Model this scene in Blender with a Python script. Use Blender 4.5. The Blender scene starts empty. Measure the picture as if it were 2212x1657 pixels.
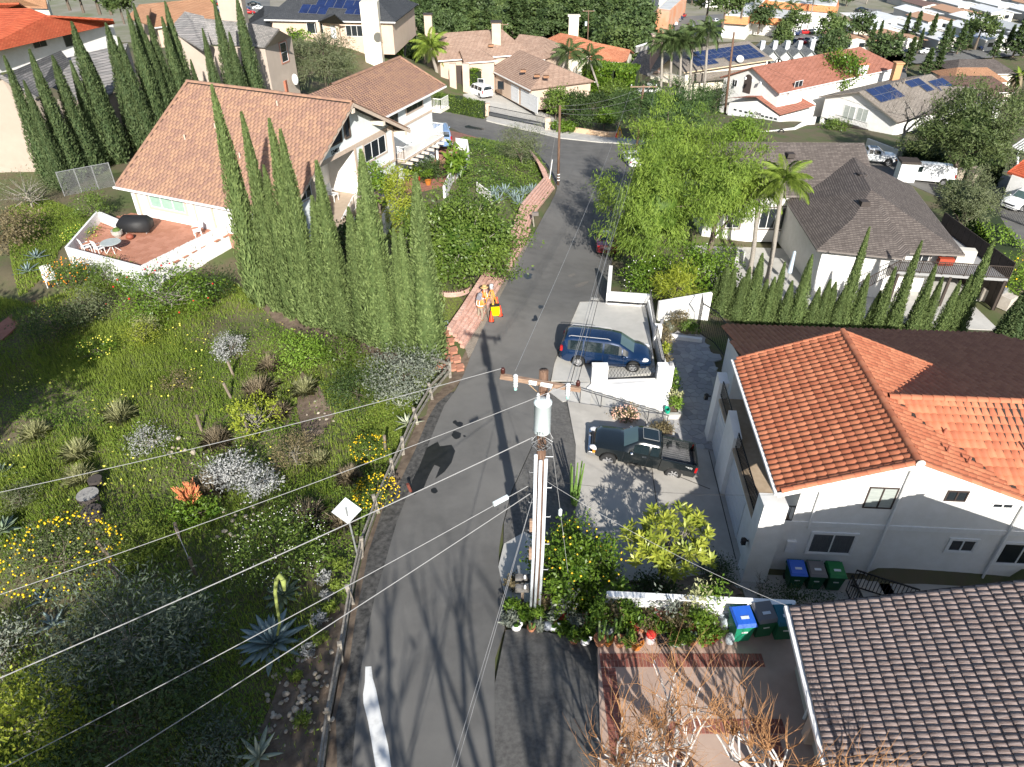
import bpy,math,random
import numpy as np
from mathutils import Vector,Matrix
S=bpy.context.scene
COL=S.collection
random.seed(7);RNG=np.random.default_rng(7)
R=math.radians
# camera, sky, sun, exposure
CAMZ,PITCH,FPX=24.0,36.0,1561.0
cd=bpy.data.cameras.new('camera');cam=bpy.data.objects.new('camera',cd);COL.objects.link(cam)
cam.location=(0,0,CAMZ);cam.rotation_euler=(R(90-PITCH),0,0)
cd.sensor_fit='HORIZONTAL';cd.sensor_width=36;cd.lens=36*FPX/2211;cd.clip_start=.1;cd.clip_end=4000
S.camera=cam
SUN_EL,SUN_AZ=29.0,172.9
w=bpy.data.worlds.new('World');S.world=w;w.use_nodes=True
nt=w.node_tree;bg=nt.nodes['Background']
sky=nt.nodes.new('ShaderNodeTexSky');sky.sky_type='NISHITA';sky.sun_disc=False
sky.sun_elevation=R(SUN_EL);sky.sun_rotation=R(SUN_AZ);sky.air_density=1.0;sky.dust_density=1.2;sky.ozone_density=1.0
nt.links.new(sky.outputs[0],bg.inputs[0]);bg.inputs[1].default_value=0.09
sl=bpy.data.lights.new('sun','SUN');sl.energy=5.0;sl.angle=R(.53);sl.color=(1,.955,.88)
sun=bpy.data.objects.new('sun',sl);COL.objects.link(sun)
_a=R(SUN_AZ);sdir=Vector((math.sin(_a)*math.cos(R(SUN_EL)),math.cos(_a)*math.cos(R(SUN_EL)),math.sin(R(SUN_EL))))
sun.rotation_euler=sdir.to_track_quat('Z','Y').to_euler();sun.location=(5,-40,60)
vs=S.view_settings;S.display_settings.display_device='sRGB'
vs.view_transform='Standard';vs.look='None';vs.exposure=0.8;vs.gamma=1;vs.use_curve_mapping=False
S.cycles.max_bounces=5;S.cycles.diffuse_bounces=3;S.cycles.glossy_bounces=2;S.cycles.transmission_bounces=3
S.cycles.transparent_max_bounces=6;S.cycles.caustics_reflective=False;S.cycles.caustics_refractive=False
S.cycles.use_adaptive_sampling=True;S.cycles.adaptive_threshold=.02;S.cycles.use_denoising=True
# picture <-> place
_s,_c=math.sin(R(PITCH)),math.cos(R(PITCH))
def ray(u,v):
 X,Y=(u-1105.5)/FPX,(v-828.5)/FPX
 return X,_c-Y*_s,-(_s+Y*_c)
def P(u,v,z):
 x,y,d=ray(u,v);t=(z-CAMZ)/d
 return Vector((x*t,y*t,z))
def PY(u,v,y0):
 x,y,d=ray(u,v);t=y0/y
 return Vector((x*t,y0,CAMZ+d*t))
def q(c,r,zx,zy):
 return(0,539.8,1079.6,1617.3)[c]+zx*.2688,(0,404.9,809.7,1211.3)[r]+zy*.2688
_M={}
# terrain: a smooth surface through surveyed points
CP=[(900,1640,3.4),(920,1400,2.95),(960,1200,2.5),(1010,1000,1.95),(1080,850,1.5),(1120,740,1.15),(1170,620,.1),(1220,520,-1.4),(1270,430,-3.0),(1280,360,-4.6),(1100,290,-5.9),(1345,312,-6.2),(975,258,-4.8),(1180,310,-5.8),(760,1420,2.9),(800,1260,2.6),(850,1090,2.15),(900,950,1.85),(980,810,1.4),(1120,1300,2.85),(1150,1050,2.1),(1160,850,1.6),(20,690,2.2),(0,900,1.6),(0,1200,1.6),(0,1500,1.9),(0,1657,2.1),(300,1620,2.3),(300,1300,1.8),(300,1000,1.4),(300,800,1.5),(560,900,1.3),(560,1200,1.8),(620,1500,2.6),(500,700,1.3),(700,760,1.4),(780,900,1.5),(110,560,2.5),(130,420,3.0),(250,450,2.9),(0,400,3.2),(600,650,1.4),(760,620,1.5),(860,640,1.9),(1000,610,1.9),(960,700,1.8),(900,770,1.6),(1050,640,1.6),(420,600,1.8),(700,520,1.6),(876,398,.3),(980,331,.1),(938,293,1.4),(965,291,-1.5),(1035,300,-4.0),(1080,345,-1.2),(1160,340,-4.3),(1100,430,-.6),(1130,480,-.9),(1050,400,.1),(1180,420,-3.2),(1350,1500,3.6),(1250,1450,3.3),(1330,1290,1.3),(1480,1270,.9),(1600,1230,.5),(1390,1010,.55),(1260,950,1.4),(1500,1080,.3),(1250,1100,1.6),(1500,800,.1),(1480,690,.1),(1380,650,.4),(1560,690,-1.2),(1420,620,-.8),(1700,590,-4.2),(1560,560,-3.5),(2140,650,-4.3),(1950,640,-4.2),(2170,480,-6.0),(1990,390,-6.2),(2190,560,-4.6),(1760,300,-7.0),(1560,300,-6.6),(1480,330,-5.6),(1400,480,-3.2),(1360,560,-2.0),(640,150,1.8),(300,120,2.5),(860,200,-3.0),(1035,215,-5.6),(1190,230,-6.6),(1240,285,-6.4),(1290,250,-8),(1400,180,-10),(1640,250,-8.5),(1900,290,-8.0),(2100,330,-8.0),(2200,420,-6.5),]
XY=[(P(u,v,z).x,P(u,v,z).y,z)for u,v,z in CP]
XY+=[(-12,50,2.6),(-24,56,2.9),(-10,-5,3.0),(5,-8,3.4),(-35,0,2.0),(25,-5,4.0),(25,8,3.8),(22,22,.4),(30,30,-1.5),(40,40,-4.0),(60,20,-3),(-60,30,4),(-60,60,3),(-55,90,3),(-30,90,2.2),(-20,75,1.8),(-80,112,3),(-40,116,2.2),(-20,116,1.2),(-40,142,-9),(-90,145,-9),(0,140,-11),(40,130,-13),(90,110,-13),(90,60,-7),(-120,180,-17),(-60,180,-18),(0,180,-19.5),(60,180,-20),(130,180,-20),(200,120,-18),(-200,100,-10),(200,20,-5),(-200,0,5),(150,-60,5),(-150,-60,8),(0,-70,7),(-160,300,-20),(0,300,-20),(160,300,-20),(-400,300,-20),(400,300,-20),(0,500,-20),(-300,600,-20),(300,600,-20),(-400,0,0),(400,0,-10)]
_K=np.array(XY);_ks=_K[:,:2]/50.0
def _phi(r2):return .5*r2*np.log(r2+1e-9)
_n=len(_K);_A=np.zeros((_n+3,_n+3))
_d2=((_ks[:,None]-_ks[None])**2).sum(-1)
_A[:_n,:_n]=_phi(_d2)+np.eye(_n)*.004
_A[:_n,_n]=1;_A[:_n,_n+1:]=_ks;_A[_n,:_n]=1;_A[_n+1:,:_n]=_ks.T
_W=np.linalg.solve(_A,np.concatenate([_K[:,2],np.zeros(3)]))
def gz(x,y):
 x=np.atleast_1d(np.asarray(x,float));y=np.atleast_1d(np.asarray(y,float));sh=x.shape
 p=np.stack([x.ravel(),y.ravel()],1)/50.0;out=np.empty(len(p))
 for i in range(0,len(p),20000):
  b=p[i:i+20000];d2=((b[:,None]-_ks[None])**2).sum(-1)
  out[i:i+20000]=_phi(d2)@_W[:_n]+_W[_n]+b@_W[_n+1:]
 yy=p[:,1]*50;f=np.clip((yy-170)/60,0,1);out=out*(1-f)-20.0*f
 return out.reshape(sh)
def g1(x,y):return float(gz(x,y)[0])
def ROOF(name,c,c2,bw=.33,bh=.11,mort=.012,md=.35,r=.85):
 if name in _M:return _M[name]
 m=bpy.data.materials.new(name);m.use_nodes=True;t=m.node_tree;N=t.nodes;L=t.links;b=N['Principled BSDF'];b.inputs['Roughness'].default_value=r;b.inputs['Specular IOR Level'].default_value=.25
 g=N.new('ShaderNodeNewGeometry');sp=N.new('ShaderNodeSeparateXYZ');L.new(g.outputs['Position'],sp.inputs[0]);ad=N.new('ShaderNodeMath');ad.operation='SUBTRACT';L.new(sp.outputs[0],ad.inputs[0]);L.new(sp.outputs[1],ad.inputs[1])
 cb=N.new('ShaderNodeCombineXYZ');L.new(ad.outputs[0],cb.inputs[0]);L.new(sp.outputs[2],cb.inputs[1]);bk=N.new('ShaderNodeTexBrick');L.new(cb.outputs[0],bk.inputs[0]);bk.inputs['Color1'].default_value=(*c,1);bk.inputs['Color2'].default_value=(*c2,1);bk.inputs['Mortar'].default_value=(*[x*md for x in c],1)
 bk.inputs['Scale'].default_value=1;bk.inputs['Mortar Size'].default_value=mort;bk.inputs['Brick Width'].default_value=bw;bk.inputs['Row Height'].default_value=bh;bk.inputs['Bias'].default_value=0;bk.offset=.5
 n=N.new('ShaderNodeTexNoise');n.inputs['Scale'].default_value=.6;L.new(g.outputs['Position'],n.inputs[0]);mx=N.new('ShaderNodeMix');mx.data_type='RGBA';mx.blend_type='MULTIPLY';mx.inputs[0].default_value=.5;L.new(bk.outputs[0],mx.inputs[6]);cr=N.new('ShaderNodeMapRange');cr.inputs[3].default_value=.6;cr.inputs[4].default_value=1.4;L.new(n.outputs[0],cr.inputs[0]);L.new(cr.outputs[0],mx.inputs[7]);L.new(mx.outputs[2],b.inputs['Base Color'])
 bp=N.new('ShaderNodeBump');bp.inputs['Strength'].default_value=.5;bp.inputs['Distance'].default_value=.03;L.new(bk.outputs['Fac'],bp.inputs['Height']);bp.invert=True;L.new(bp.outputs[0],b.inputs['Normal']);_M[name]=m;return m
def G(u,v,dz=0.0):
 x,y,d=ray(u,v);t=np.linspace(6,420,1600)
 h=CAMZ+d*t-gz(x*t,y*t)-dz
 k=int(np.argmax(h<0))if(h<0).any()else len(t)-1
 k=max(k,1);a=h[k-1]/(h[k-1]-h[k]+1e-12);tt=t[k-1]+(t[k]-t[k-1])*a
 return Vector((x*tt,y*tt,CAMZ+d*tt))
 # objects
def wm(o):
 m=o.matrix_basis
 return(wm(o.parent)@o.matrix_parent_inverse@m)if o.parent else m.copy()
def put(o,parent):
 if parent:o.parent=parent;o.matrix_parent_inverse=wm(parent).inverted()
 return o
def tag(o,label=None,cat=None,group=None,kind=None):
 if label:o['label']=label
 if cat:o['category']=cat
 if group:o['group']=group
 if kind:o['kind']=kind
 return o
def T(name,label,cat,loc=(0,0,0),rz=0,group=None):
 o=bpy.data.objects.new(name,None);COL.objects.link(o);o.location=loc;o.rotation_euler=(0,0,rz);o.empty_display_size=.2
 return tag(o,label,cat,group)
def copy_tree(o,parent=None):
 c=o.copy();COL.objects.link(c)
 if parent:c.parent=parent
 for ch in o.children:copy_tree(ch,c)
 return c
ORD='first second third fourth fifth sixth seventh eighth ninth tenth eleventh twelfth thirteenth fourteenth fifteenth sixteenth seventeenth eighteenth nineteenth twentieth'.split()
def link(me,name,parent=None,mats=None):
 o=bpy.data.objects.new(name,me);COL.objects.link(o)
 if mats is not None:
  for m in(mats if isinstance(mats,(list,tuple))else[mats]):me.materials.append(m)
 return put(o,parent)
def npmesh(name,V,F,mat,var=None,smooth=False,mi=None):
 """V (n,3), F (m,k) of one k; var per face"""
 me=bpy.data.meshes.new(name);V=np.asarray(V,np.float32);F=np.asarray(F,np.int32);m,k=F.shape
 me.vertices.add(len(V));me.vertices.foreach_set('co',V.ravel())
 me.loops.add(m*k);me.loops.foreach_set('vertex_index',F.ravel())
 me.polygons.add(m);me.polygons.foreach_set('loop_start',np.arange(0,m*k,k,dtype=np.int32))
 me.polygons.foreach_set('loop_total',np.full(m,k,np.int32))
 if smooth:me.polygons.foreach_set('use_smooth',np.ones(m,bool))
 for x in(mat if isinstance(mat,(list,tuple))else[mat]):
  if x:me.materials.append(x)
 if mi is not None:me.polygons.foreach_set('material_index',np.asarray(mi,np.int32))
 if var is not None:
  a=me.attributes.new('var','FLOAT','FACE');a.data.foreach_set('value',np.asarray(var,np.float32))
 me.update(calc_edges=True)
 return me
class MB:
 def __init__(s):s.v=[];s.f=[];s.m=[];s.var=[]
 def add(s,V,F,m=0,var=0.5):
  k=len(s.v);s.v+=[tuple(p)for p in V]
  for f in F:s.f.append([i+k for i in f]);s.m.append(m);s.var.append(var)
  return s
 def face(s,pts,m=0,var=.5):return s.add(pts,[list(range(len(pts)))],m,var)
 def box(s,c,d,rz=0,m=0,tilt=None,var=.5):
  x,y,z=d[0]/2,d[1]/2,d[2]/2
  V=[Vector((a*x,b*y,e*z))for e in(-1,1)for b in(-1,1)for a in(-1,1)]
  if tilt is not None:V=[tilt@p for p in V]
  if rz:
   ca,sa=math.cos(rz),math.sin(rz);V=[Vector((p.x*ca-p.y*sa,p.x*sa+p.y*ca,p.z))for p in V]
  c=Vector(c)
  return s.add([c+p for p in V],[(0,2,3,1),(4,5,7,6),(0,1,5,4),(2,6,7,3),(0,4,6,2),(1,3,7,5)],m,var)
 def prism(s,poly,z0,z1,m=0,var=.5):
  n=len(poly);poly=[(p[0],p[1])for p in poly]
  if sum(poly[i][0]*poly[(i+1)%n][1]-poly[(i+1)%n][0]*poly[i][1]for i in range(n))<0:poly=poly[::-1]
  zz0=z0 if callable(z0)else(lambda x,y:z0);zz1=z1 if callable(z1)else(lambda x,y:z1)
  V=[(x,y,zz0(x,y))for x,y in poly]+[(x,y,zz1(x,y))for x,y in poly]
  F=[list(range(n))[::-1],list(range(n,2*n))]+[[i,(i+1)%n,(i+1)%n+n,i+n]for i in range(n)]
  return s.add(V,F,m,var)
 def slab(s,pts,th,m=0,var=.5):
  """planar polygon thickened downward along its normal"""
  pts=[Vector(p)for p in pts];n=(pts[1]-pts[0]).cross(pts[2]-pts[0]).normalized()
  if n.z<0 or(abs(n.z)<1e-4 and n.y>0):pts=pts[::-1];n=-n
  k=len(pts);V=pts+[p-n*th for p in pts]
  F=[list(range(k)),list(range(k,2*k))[::-1]]+[[i,i+k,(i+1)%k+k,(i+1)%k]for i in range(k)]
  return s.add(V,F,m,var)
 def bar(s,a,b,w,h=None,m=0,up=None,var=.5):
  """rectangular bar from a to b"""
  a,b=Vector(a),Vector(b);d=(b-a);L=d.length
  if L<1e-6:return s
  d=d/L;h=h or w;upv=Vector(up)if up else(Vector((0,0,1))if abs(d.z)<.95 else Vector((0,1,0)))
  r=d.cross(upv).normalized();uu=r.cross(d)
  V=[p+r*(i*w/2)+uu*(j*h/2)for p in(a,b)for i,j in((-1,-1),(1,-1),(1,1),(-1,1))]
  return s.add(V,[(3,2,1,0),(4,5,6,7)]+[(i,(i+1)%4,(i+1)%4+4,i+4)for i in range(4)],m,var)
 def tube(s,pts,r,n=8,m=0,cap=True,var=.5):
  pts=[Vector(p)for p in pts];k=len(pts);rr=r if isinstance(r,(list,tuple))else[r]*k
  V=[];prev=None
  for i,p in enumerate(pts):
   d=(pts[min(i+1,k-1)]-pts[max(i-1,0)]).normalized()
   if prev is None:a=d.orthogonal().normalized()
   else:a=(prev-d*prev.dot(d));a=a.normalized()if a.length>1e-6 else d.orthogonal().normalized()
   prev=a;b=d.cross(a)
   V+=[p+(a*math.cos(2*math.pi*j/n)+b*math.sin(2*math.pi*j/n))*rr[i]for j in range(n)]
  F=[(i*n+j,i*n+(j+1)%n,(i+1)*n+(j+1)%n,(i+1)*n+j)for i in range(k-1)for j in range(n)]
  if cap and n>2:F+=[tuple(range(n))[::-1],tuple(range((k-1)*n,k*n))]
  return s.add(V,F,m,var)
 def lathe(s,prof,c=(0,0,0),n=14,m=0,mat=None,cap=True,var=.5):
  V=[Vector((r*math.cos(2*math.pi*j/n),r*math.sin(2*math.pi*j/n),z))for r,z in prof for j in range(n)]
  if mat is not None:V=[mat@p for p in V]
  c=Vector(c);k=len(prof)
  F=[(i*n+j,i*n+(j+1)%n,(i+1)*n+(j+1)%n,(i+1)*n+j)for i in range(k-1)for j in range(n)]
  if cap:F+=[tuple(range(n))[::-1],tuple(range((k-1)*n,k*n))]
  return s.add([c+p for p in V],F,m,var)
 def ell(s,c,r,n=10,k=6,m=0,jit=0,var=.5):
  V=[];c=Vector(c)
  for i in range(k+1):
   th=math.pi*i/k
   for j in range(n):
    ph=2*math.pi*j/n;e=1+random.uniform(-jit,jit)
    V.append(c+Vector((math.sin(th)*math.cos(ph)*r[0]*e,math.sin(th)*math.sin(ph)*r[1]*e,-math.cos(th)*r[2]*e)))
  return s.add(V,[(i*n+j,i*n+(j+1)%n,(i+1)*n+(j+1)%n,(i+1)*n+j)for i in range(k)for j in range(n)],m,var)
 def mesh(s,name,mats,smooth=False,bevel=0,attr=False):
  me=bpy.data.meshes.new(name);me.from_pydata([tuple(v)for v in s.v],[],s.f)
  for x in(mats if isinstance(mats,(list,tuple))else[mats]):me.materials.append(x)
  me.polygons.foreach_set('material_index',s.m)
  if smooth:me.polygons.foreach_set('use_smooth',[True]*len(s.f))
  if attr:
   a=me.attributes.new('var','FLOAT','FACE');a.data.foreach_set('value',s.var)
  me.update()
  return me
 def o(s,name,mats,parent=None,smooth=False,attr=False):
  return link(s.mesh(name,mats,smooth,attr=attr),name,parent)
def inpoly(x,y,poly):
 x=np.asarray(x);y=np.asarray(y);r=np.zeros(x.shape,bool);n=len(poly)
 for i in range(n):
  x0,y0=poly[i][0],poly[i][1];x1,y1=poly[(i+1)%n][0],poly[(i+1)%n][1]
  c=((y0>y)!=(y1>y))&(x<(x1-x0)*(y-y0)/(y1-y0+1e-12)+x0);r^=c
 return r
def clip(poly,px,py,nx,ny):
 out=[];n=len(poly)
 for i in range(n):
  a,b=poly[i],poly[(i+1)%n];da=(a[0]-px)*nx+(a[1]-py)*ny;db=(b[0]-px)*nx+(b[1]-py)*ny
  if da<=0:out.append(a)
  if da*db<0:t=da/(da-db);out.append((a[0]+(b[0]-a[0])*t,a[1]+(b[1]-a[1])*t))
 return out
 # materials
def M(name,c,c2=None,sc=4.,r=.8,bump=0.,bsc=30.,metal=0.,attr=False,rnd=0.,spec=.4,st=None,det=4.,lo=.35,hi=.65,coord=None,c3=None,sc3=.4,k3=.5,coat=0.,alpha=None):
 if name in _M:return _M[name]
 m=bpy.data.materials.new(name);m.use_nodes=True;t=m.node_tree;N=t.nodes;L=t.links;b=N['Principled BSDF']
 b.inputs['Roughness'].default_value=r;b.inputs['Metallic'].default_value=metal;b.inputs['Specular IOR Level'].default_value=spec
 b.inputs['Coat Weight'].default_value=coat
 c4=(*c,1);vec=None
 if c2 is not None or bump or c3 is not None:
  if coord=='object':tc=N.new('ShaderNodeTexCoord');vec=tc.outputs['Object']
  else:tc=N.new('ShaderNodeNewGeometry');vec=tc.outputs['Position']
  if st:
   mp=N.new('ShaderNodeMapping');mp.inputs['Scale'].default_value=st;L.new(vec,mp.inputs['Vector']);vec=mp.outputs[0]
 def noise(scale,d=det):
  n=N.new('ShaderNodeTexNoise');n.inputs['Scale'].default_value=scale;n.inputs['Detail'].default_value=d;n.inputs['Roughness'].default_value=.6
  L.new(vec,n.inputs['Vector']);return n.outputs[0]
 out=None
 if c2 is not None:
  mx=N.new('ShaderNodeMix');mx.data_type='RGBA';mx.inputs[6].default_value=c4;mx.inputs[7].default_value=(*c2,1)
  if attr:
   an=N.new('ShaderNodeAttribute');an.attribute_name='var';f=an.outputs['Fac']
  else:
   rm=N.new('ShaderNodeMapRange');rm.inputs[1].default_value=lo;rm.inputs[2].default_value=hi;L.new(noise(sc),rm.inputs[0]);f=rm.outputs[0]
  L.new(f,mx.inputs[0]);out=mx.outputs[2]
 if c3 is not None:
  mx=N.new('ShaderNodeMix');mx.data_type='RGBA';mx.inputs[6].default_value=c4;mx.inputs[7].default_value=(*c3,1)
  if out:L.new(out,mx.inputs[6])
  rm=N.new('ShaderNodeMapRange');rm.inputs[1].default_value=.45;rm.inputs[2].default_value=.7;rm.inputs[4].default_value=k3;L.new(noise(sc3),rm.inputs[0]);L.new(rm.outputs[0],mx.inputs[0]);out=mx.outputs[2]
 if rnd:
  oi=N.new('ShaderNodeObjectInfo');hs=N.new('ShaderNodeHueSaturation');hs.inputs['Color'].default_value=c4
  if out:L.new(out,hs.inputs['Color'])
  mr=N.new('ShaderNodeMapRange');mr.inputs[3].default_value=1-rnd;mr.inputs[4].default_value=1+rnd;L.new(oi.outputs['Random'],mr.inputs[0]);L.new(mr.outputs[0],hs.inputs['Value'])
  out=hs.outputs[0]
 if out:L.new(out,b.inputs['Base Color'])
 else:b.inputs['Base Color'].default_value=c4
 if bump:
  bp=N.new('ShaderNodeBump');bp.inputs['Strength'].default_value=bump;bp.inputs['Distance'].default_value=.02
  L.new(noise(bsc,3),bp.inputs['Height']);L.new(bp.outputs[0],b.inputs['Normal'])
 if alpha is not None:b.inputs['Alpha'].default_value=alpha
 _M[name]=m;return m
def LEAF(name,c,c2,r=.55,tr=.25,rnd=.12,spec=.3):
 if name in _M:return _M[name]
 m=M(name,c,c2,attr=True,r=r,rnd=rnd,spec=spec);t=m.node_tree;N=t.nodes;L=t.links;b=N['Principled BSDF'];o=N['Material Output']
 tl=N.new('ShaderNodeBsdfTranslucent');ms=N.new('ShaderNodeMixShader');ms.inputs[0].default_value=tr
 src=b.inputs['Base Color'].links[0].from_socket;L.new(src,tl.inputs[0])
 L.new(b.outputs[0],ms.inputs[1]);L.new(tl.outputs[0],ms.inputs[2]);L.new(ms.outputs[0],o.inputs[0]);return m
def lin(r,g,b):
 return tuple(((x/255)/12.92 if x<=10 else((x/255+.055)/1.055)**2.4)for x in(r,g,b))
asphalt=M('asphalt',(.125,.121,.114),(.155,.15,.141),sc=.9,r=.95,spec=.2,bump=.35,bsc=120,c3=(.175,.169,.158),sc3=.22,k3=.7)
asphalt_old=M('old_asphalt',(.085,.082,.078),(.135,.13,.122),sc=7,r=.95,spec=.2,bump=.6,bsc=80,c3=(.165,.16,.15),sc3=.9,k3=.6)
tarred=M('tarred_edge',(.04,.039,.037),(.11,.105,.098),sc=5,r=.85,bump=.5,bsc=60)
wet=M('wet_asphalt',(.014,.014,.015),(.022,.022,.023),sc=3,r=.35)
concrete=M('concrete',(.36,.34,.305),(.43,.405,.365),sc=1.2,r=.85,bump=.15,bsc=60,c3=(.28,.26,.23),sc3=.35,k3=.5)
concrete2=M('pale_concrete',(.42,.41,.38),(.49,.475,.44),sc=1.5,r=.85,bump=.12,bsc=60,c3=(.34,.325,.295),sc3=.3,k3=.5)
stucco_w=M('white_stucco',(.74,.73,.70),(.80,.79,.77),sc=2.2,r=.9,bump=.35,bsc=26,c3=(.66,.64,.59),sc3=.5,k3=.35)
stucco_t=M('tan_stucco',(.40,.335,.28),(.44,.37,.31),sc=.8,r=.9,bump=.3,bsc=22,c3=(.35,.285,.235),sc3=.25,k3=.45)
stucco_p=M('peach_stucco',(.52,.40,.31),(.56,.44,.35),sc=.8,r=.9,bump=.2,bsc=22)
stucco_c=M('cream_stucco',(.72,.66,.54),(.76,.70,.58),sc=.8,r=.9,bump=.2,bsc=22)
white=M('white_paint',(.80,.80,.79),(.74,.735,.72),sc=6,r=.5,spec=.4)
white_worn=M('worn_white_paint',(.74,.74,.73),(.10,.10,.10),sc=2.5,r=.75,lo=.56,hi=.72,st=(6,6,1.2))
trim_tan=M('tan_trim',(.46,.36,.29),(.52,.42,.34),sc=4,r=.7)
trim_brown=M('dark_brown_trim',(.05,.035,.03),r=.6)
trim_greige=M('greige_trim',(.19,.165,.15),r=.6)
glass=M('window_glass',(.02,.025,.03),r=.06,spec=.8)
glass_b=M('blind_glass',(.30,.33,.31),(.42,.45,.42),sc=30,r=.15,spec=.6,st=(.05,.05,1))
black=M('black_metal',(.018,.018,.02),r=.5,metal=.3)
steel=M('galvanised_steel',(.45,.46,.47),(.36,.37,.38),sc=9,r=.45,metal=.6)
wood=M('weathered_wood',(.15,.115,.085),(.26,.21,.165),sc=6,r=.85,bump=.3,bsc=40,st=(1,1,.15))
wood_grey=M('silvered_wood',(.17,.15,.125),(.30,.275,.235),sc=7,r=.9,bump=.3,bsc=40)
polewood=M('creosoted_pole',(.075,.038,.024),(.20,.125,.085),sc=14,r=.9,bump=.4,bsc=40,st=(2,2,.12))
armwood=M('crossarm_wood',(.20,.125,.085),(.33,.23,.165),sc=10,r=.9,bump=.3,st=(.2,2,2))
soil=M('soil',(.11,.078,.055),(.19,.145,.105),sc=3,r=1,bump=.6,bsc=25,c3=(.07,.05,.035),sc3=.7,k3=.6)
bark=M('bark',(.10,.075,.055),(.19,.155,.125),sc=12,r=.95,bump=.5,bsc=30)
bark_pale=M('pale_bark',(.24,.215,.185),(.34,.31,.27),sc=8,r=.9,bump=.3,st=(1,1,4))
solar=M('solar_cell',(.012,.02,.065),(.016,.03,.10),sc=.7,r=.18,spec=.7)
# land, road, pavings
def drape(name,poly,zf,res,mat,skirt=.25,kind='structure',parent=None,dens=1.0):
 poly=[(p[0],p[1])for p in poly];n=len(poly)
 if sum(poly[i][0]*poly[(i+1)%n][1]-poly[(i+1)%n][0]*poly[i][1]for i in range(n))<0:poly=poly[::-1]
 xs=[p[0]for p in poly];ys=[p[1]for p in poly];V={};L=[];F=[]
 def vi(p):
  k=(round(p[0],4),round(p[1],4))
  if k not in V:V[k]=len(L);L.append(k)
  return V[k]
 y=math.floor(min(ys)/res)*res
 while y<max(ys):
  band=clip(clip(poly,0,y,0,-1),0,y+res,0,1)
  if len(band)>2:
   x=math.floor(min(p[0]for p in band)/res)*res;xe=max(p[0]for p in band)
   while x<xe:
    c=clip(clip(band,x,0,-1,0),x+res,0,1,0)
    if len(c)>2:
     f=[vi(p)for p in c];f=[a for i,a in enumerate(f)if a!=f[i-1]]
     if len(set(f))>2 and len(set(f))==len(f):F.append(f)
    x+=res
  y+=res
 A=np.array(L);Z=np.asarray(zf(A[:,0],A[:,1]))
 mb=MB();mb.v=[(A[i,0],A[i,1],float(Z[i]))for i in range(len(A))];mb.f=F;mb.m=[0]*len(F);mb.var=[.5]*len(F)
 if skirt:
  for i in range(n):
   a,b=poly[i],poly[(i+1)%n];d=math.hypot(b[0]-a[0],b[1]-a[1]);k=max(1,int(d/res))
   X=np.array([[a[0]+(b[0]-a[0])*j/k,a[1]+(b[1]-a[1])*j/k]for j in range(k+1)]);zz=np.asarray(zf(X[:,0],X[:,1]))
   for j in range(k):
    mb.add([(X[j,0],X[j,1],zz[j]),(X[j,0],X[j,1],zz[j]-skirt),(X[j+1,0],X[j+1,1],zz[j+1]-skirt),(X[j+1,0],X[j+1,1],zz[j+1])],[(0,1,2,3)])
 o=mb.o(name,mat,parent)
 if kind:o['kind']=kind
 return o
def gxy(pts):return[G(u,v)for u,v in pts]
plane_f=lambda a,bx,by:(lambda x,y:a+bx*np.asarray(x)+by*np.asarray(y))
ROAD_L=[(700,1800),(760,1657),(776,1467),(792,1372),(809,1292),(833,1211),(857,1127),(889,1046),(916,984),(938,928),(959,877),(983,845),(1002,808),(1021,757),(1042,706),(1077,641),(1106,590),(1144,520),(1168,477),(1187,445),(1203,405)]
ROAD_L2=[(1188,372),(1171,350),(1155,325),(1133,306),(1050,304),(1002,290),(970,274),(946,266),(900,252)]
ROAD_F=[(900,222),(946,231),(997,247),(1050,257),(1080,269),(1157,287),(1209,300),(1295,309),(1351,312),(1420,316),(1520,325)]
ROAD_R=[(1540,345),(1440,340),(1372,345),(1362,380),(1350,450),(1335,520),(1322,560),(1312,615),(1311,652),(1252,652),(1225,709),(1198,778),(1187,824),(1185,860),(1150,960),(1105,1060),(1086,1130),(1078,1180),(1076,1225),(1085,1273),(1090,1356),(1069,1420),(1068,1480),(1069,1657),(1060,1800)]
road_poly=gxy(ROAD_L+ROAD_L2+ROAD_F+ROAD_R)
zr=lambda x,y:gz(x,y)+.02
PADS=[]
def pad(poly,zf):PADS.append(([(p[0],p[1])for p in poly],zf))
pad(road_poly,zr)
z_van=lambda x,y:.50+(41.5-np.asarray(y))*.056
z_drv=lambda x,y:np.maximum(1.45-(np.asarray(x)-3.4)*.19,.18)
z_pat=lambda x,y:.16+0*np.asarray(x)
z_up=lambda x,y:3.62+0*np.asarray(x)
z_bpat=lambda x,y:2.95+0*np.asarray(x)
def Pz(pts,z):return[P(u,v,z)for u,v in pts]
van_poly=Pz([(1253,650),(1394,656)],.52)+[P(1416,803,1.0),P(1273,824,1.04),P(1190,822,1.05)]+[P(1198,778,1.0),P(1225,709,.8)]
drv_poly=[P(1225,868,1.5),P(1252,872,1.4),P(1330,888,.9),P(1436,908,.2),P(1440,940,.3),P(1495,972,.2),P(1530,975,.18),P(1556,975,.16),P(1572,1043,.16),P(1612,1195,.16),P(1600,1260,.16),P(1330,1275,.7),P(1243,1135,1.5),P(1241,1073,1.5),P(1243,960,1.5)]
pat_poly=[P(1430,905,.16),P(1469,905,.16),P(1446,780,.16),P(1426,717,.16),P(1510,725,.16),P(1531,749,.16),P(1545,790,.16),P(1566,860,.16),P(1556,975,.16),P(1495,971,.16),P(1440,942,.16)]
up_poly=[P(1291,1392,3.62),P(1312,1330,3.62),P(1720,1345,3.62),Vector((9.0,11.5,3.62)),Vector((9.0,4,3.62)),Vector((2.2,4,3.62)),P(1296,1657,3.62)]
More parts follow.
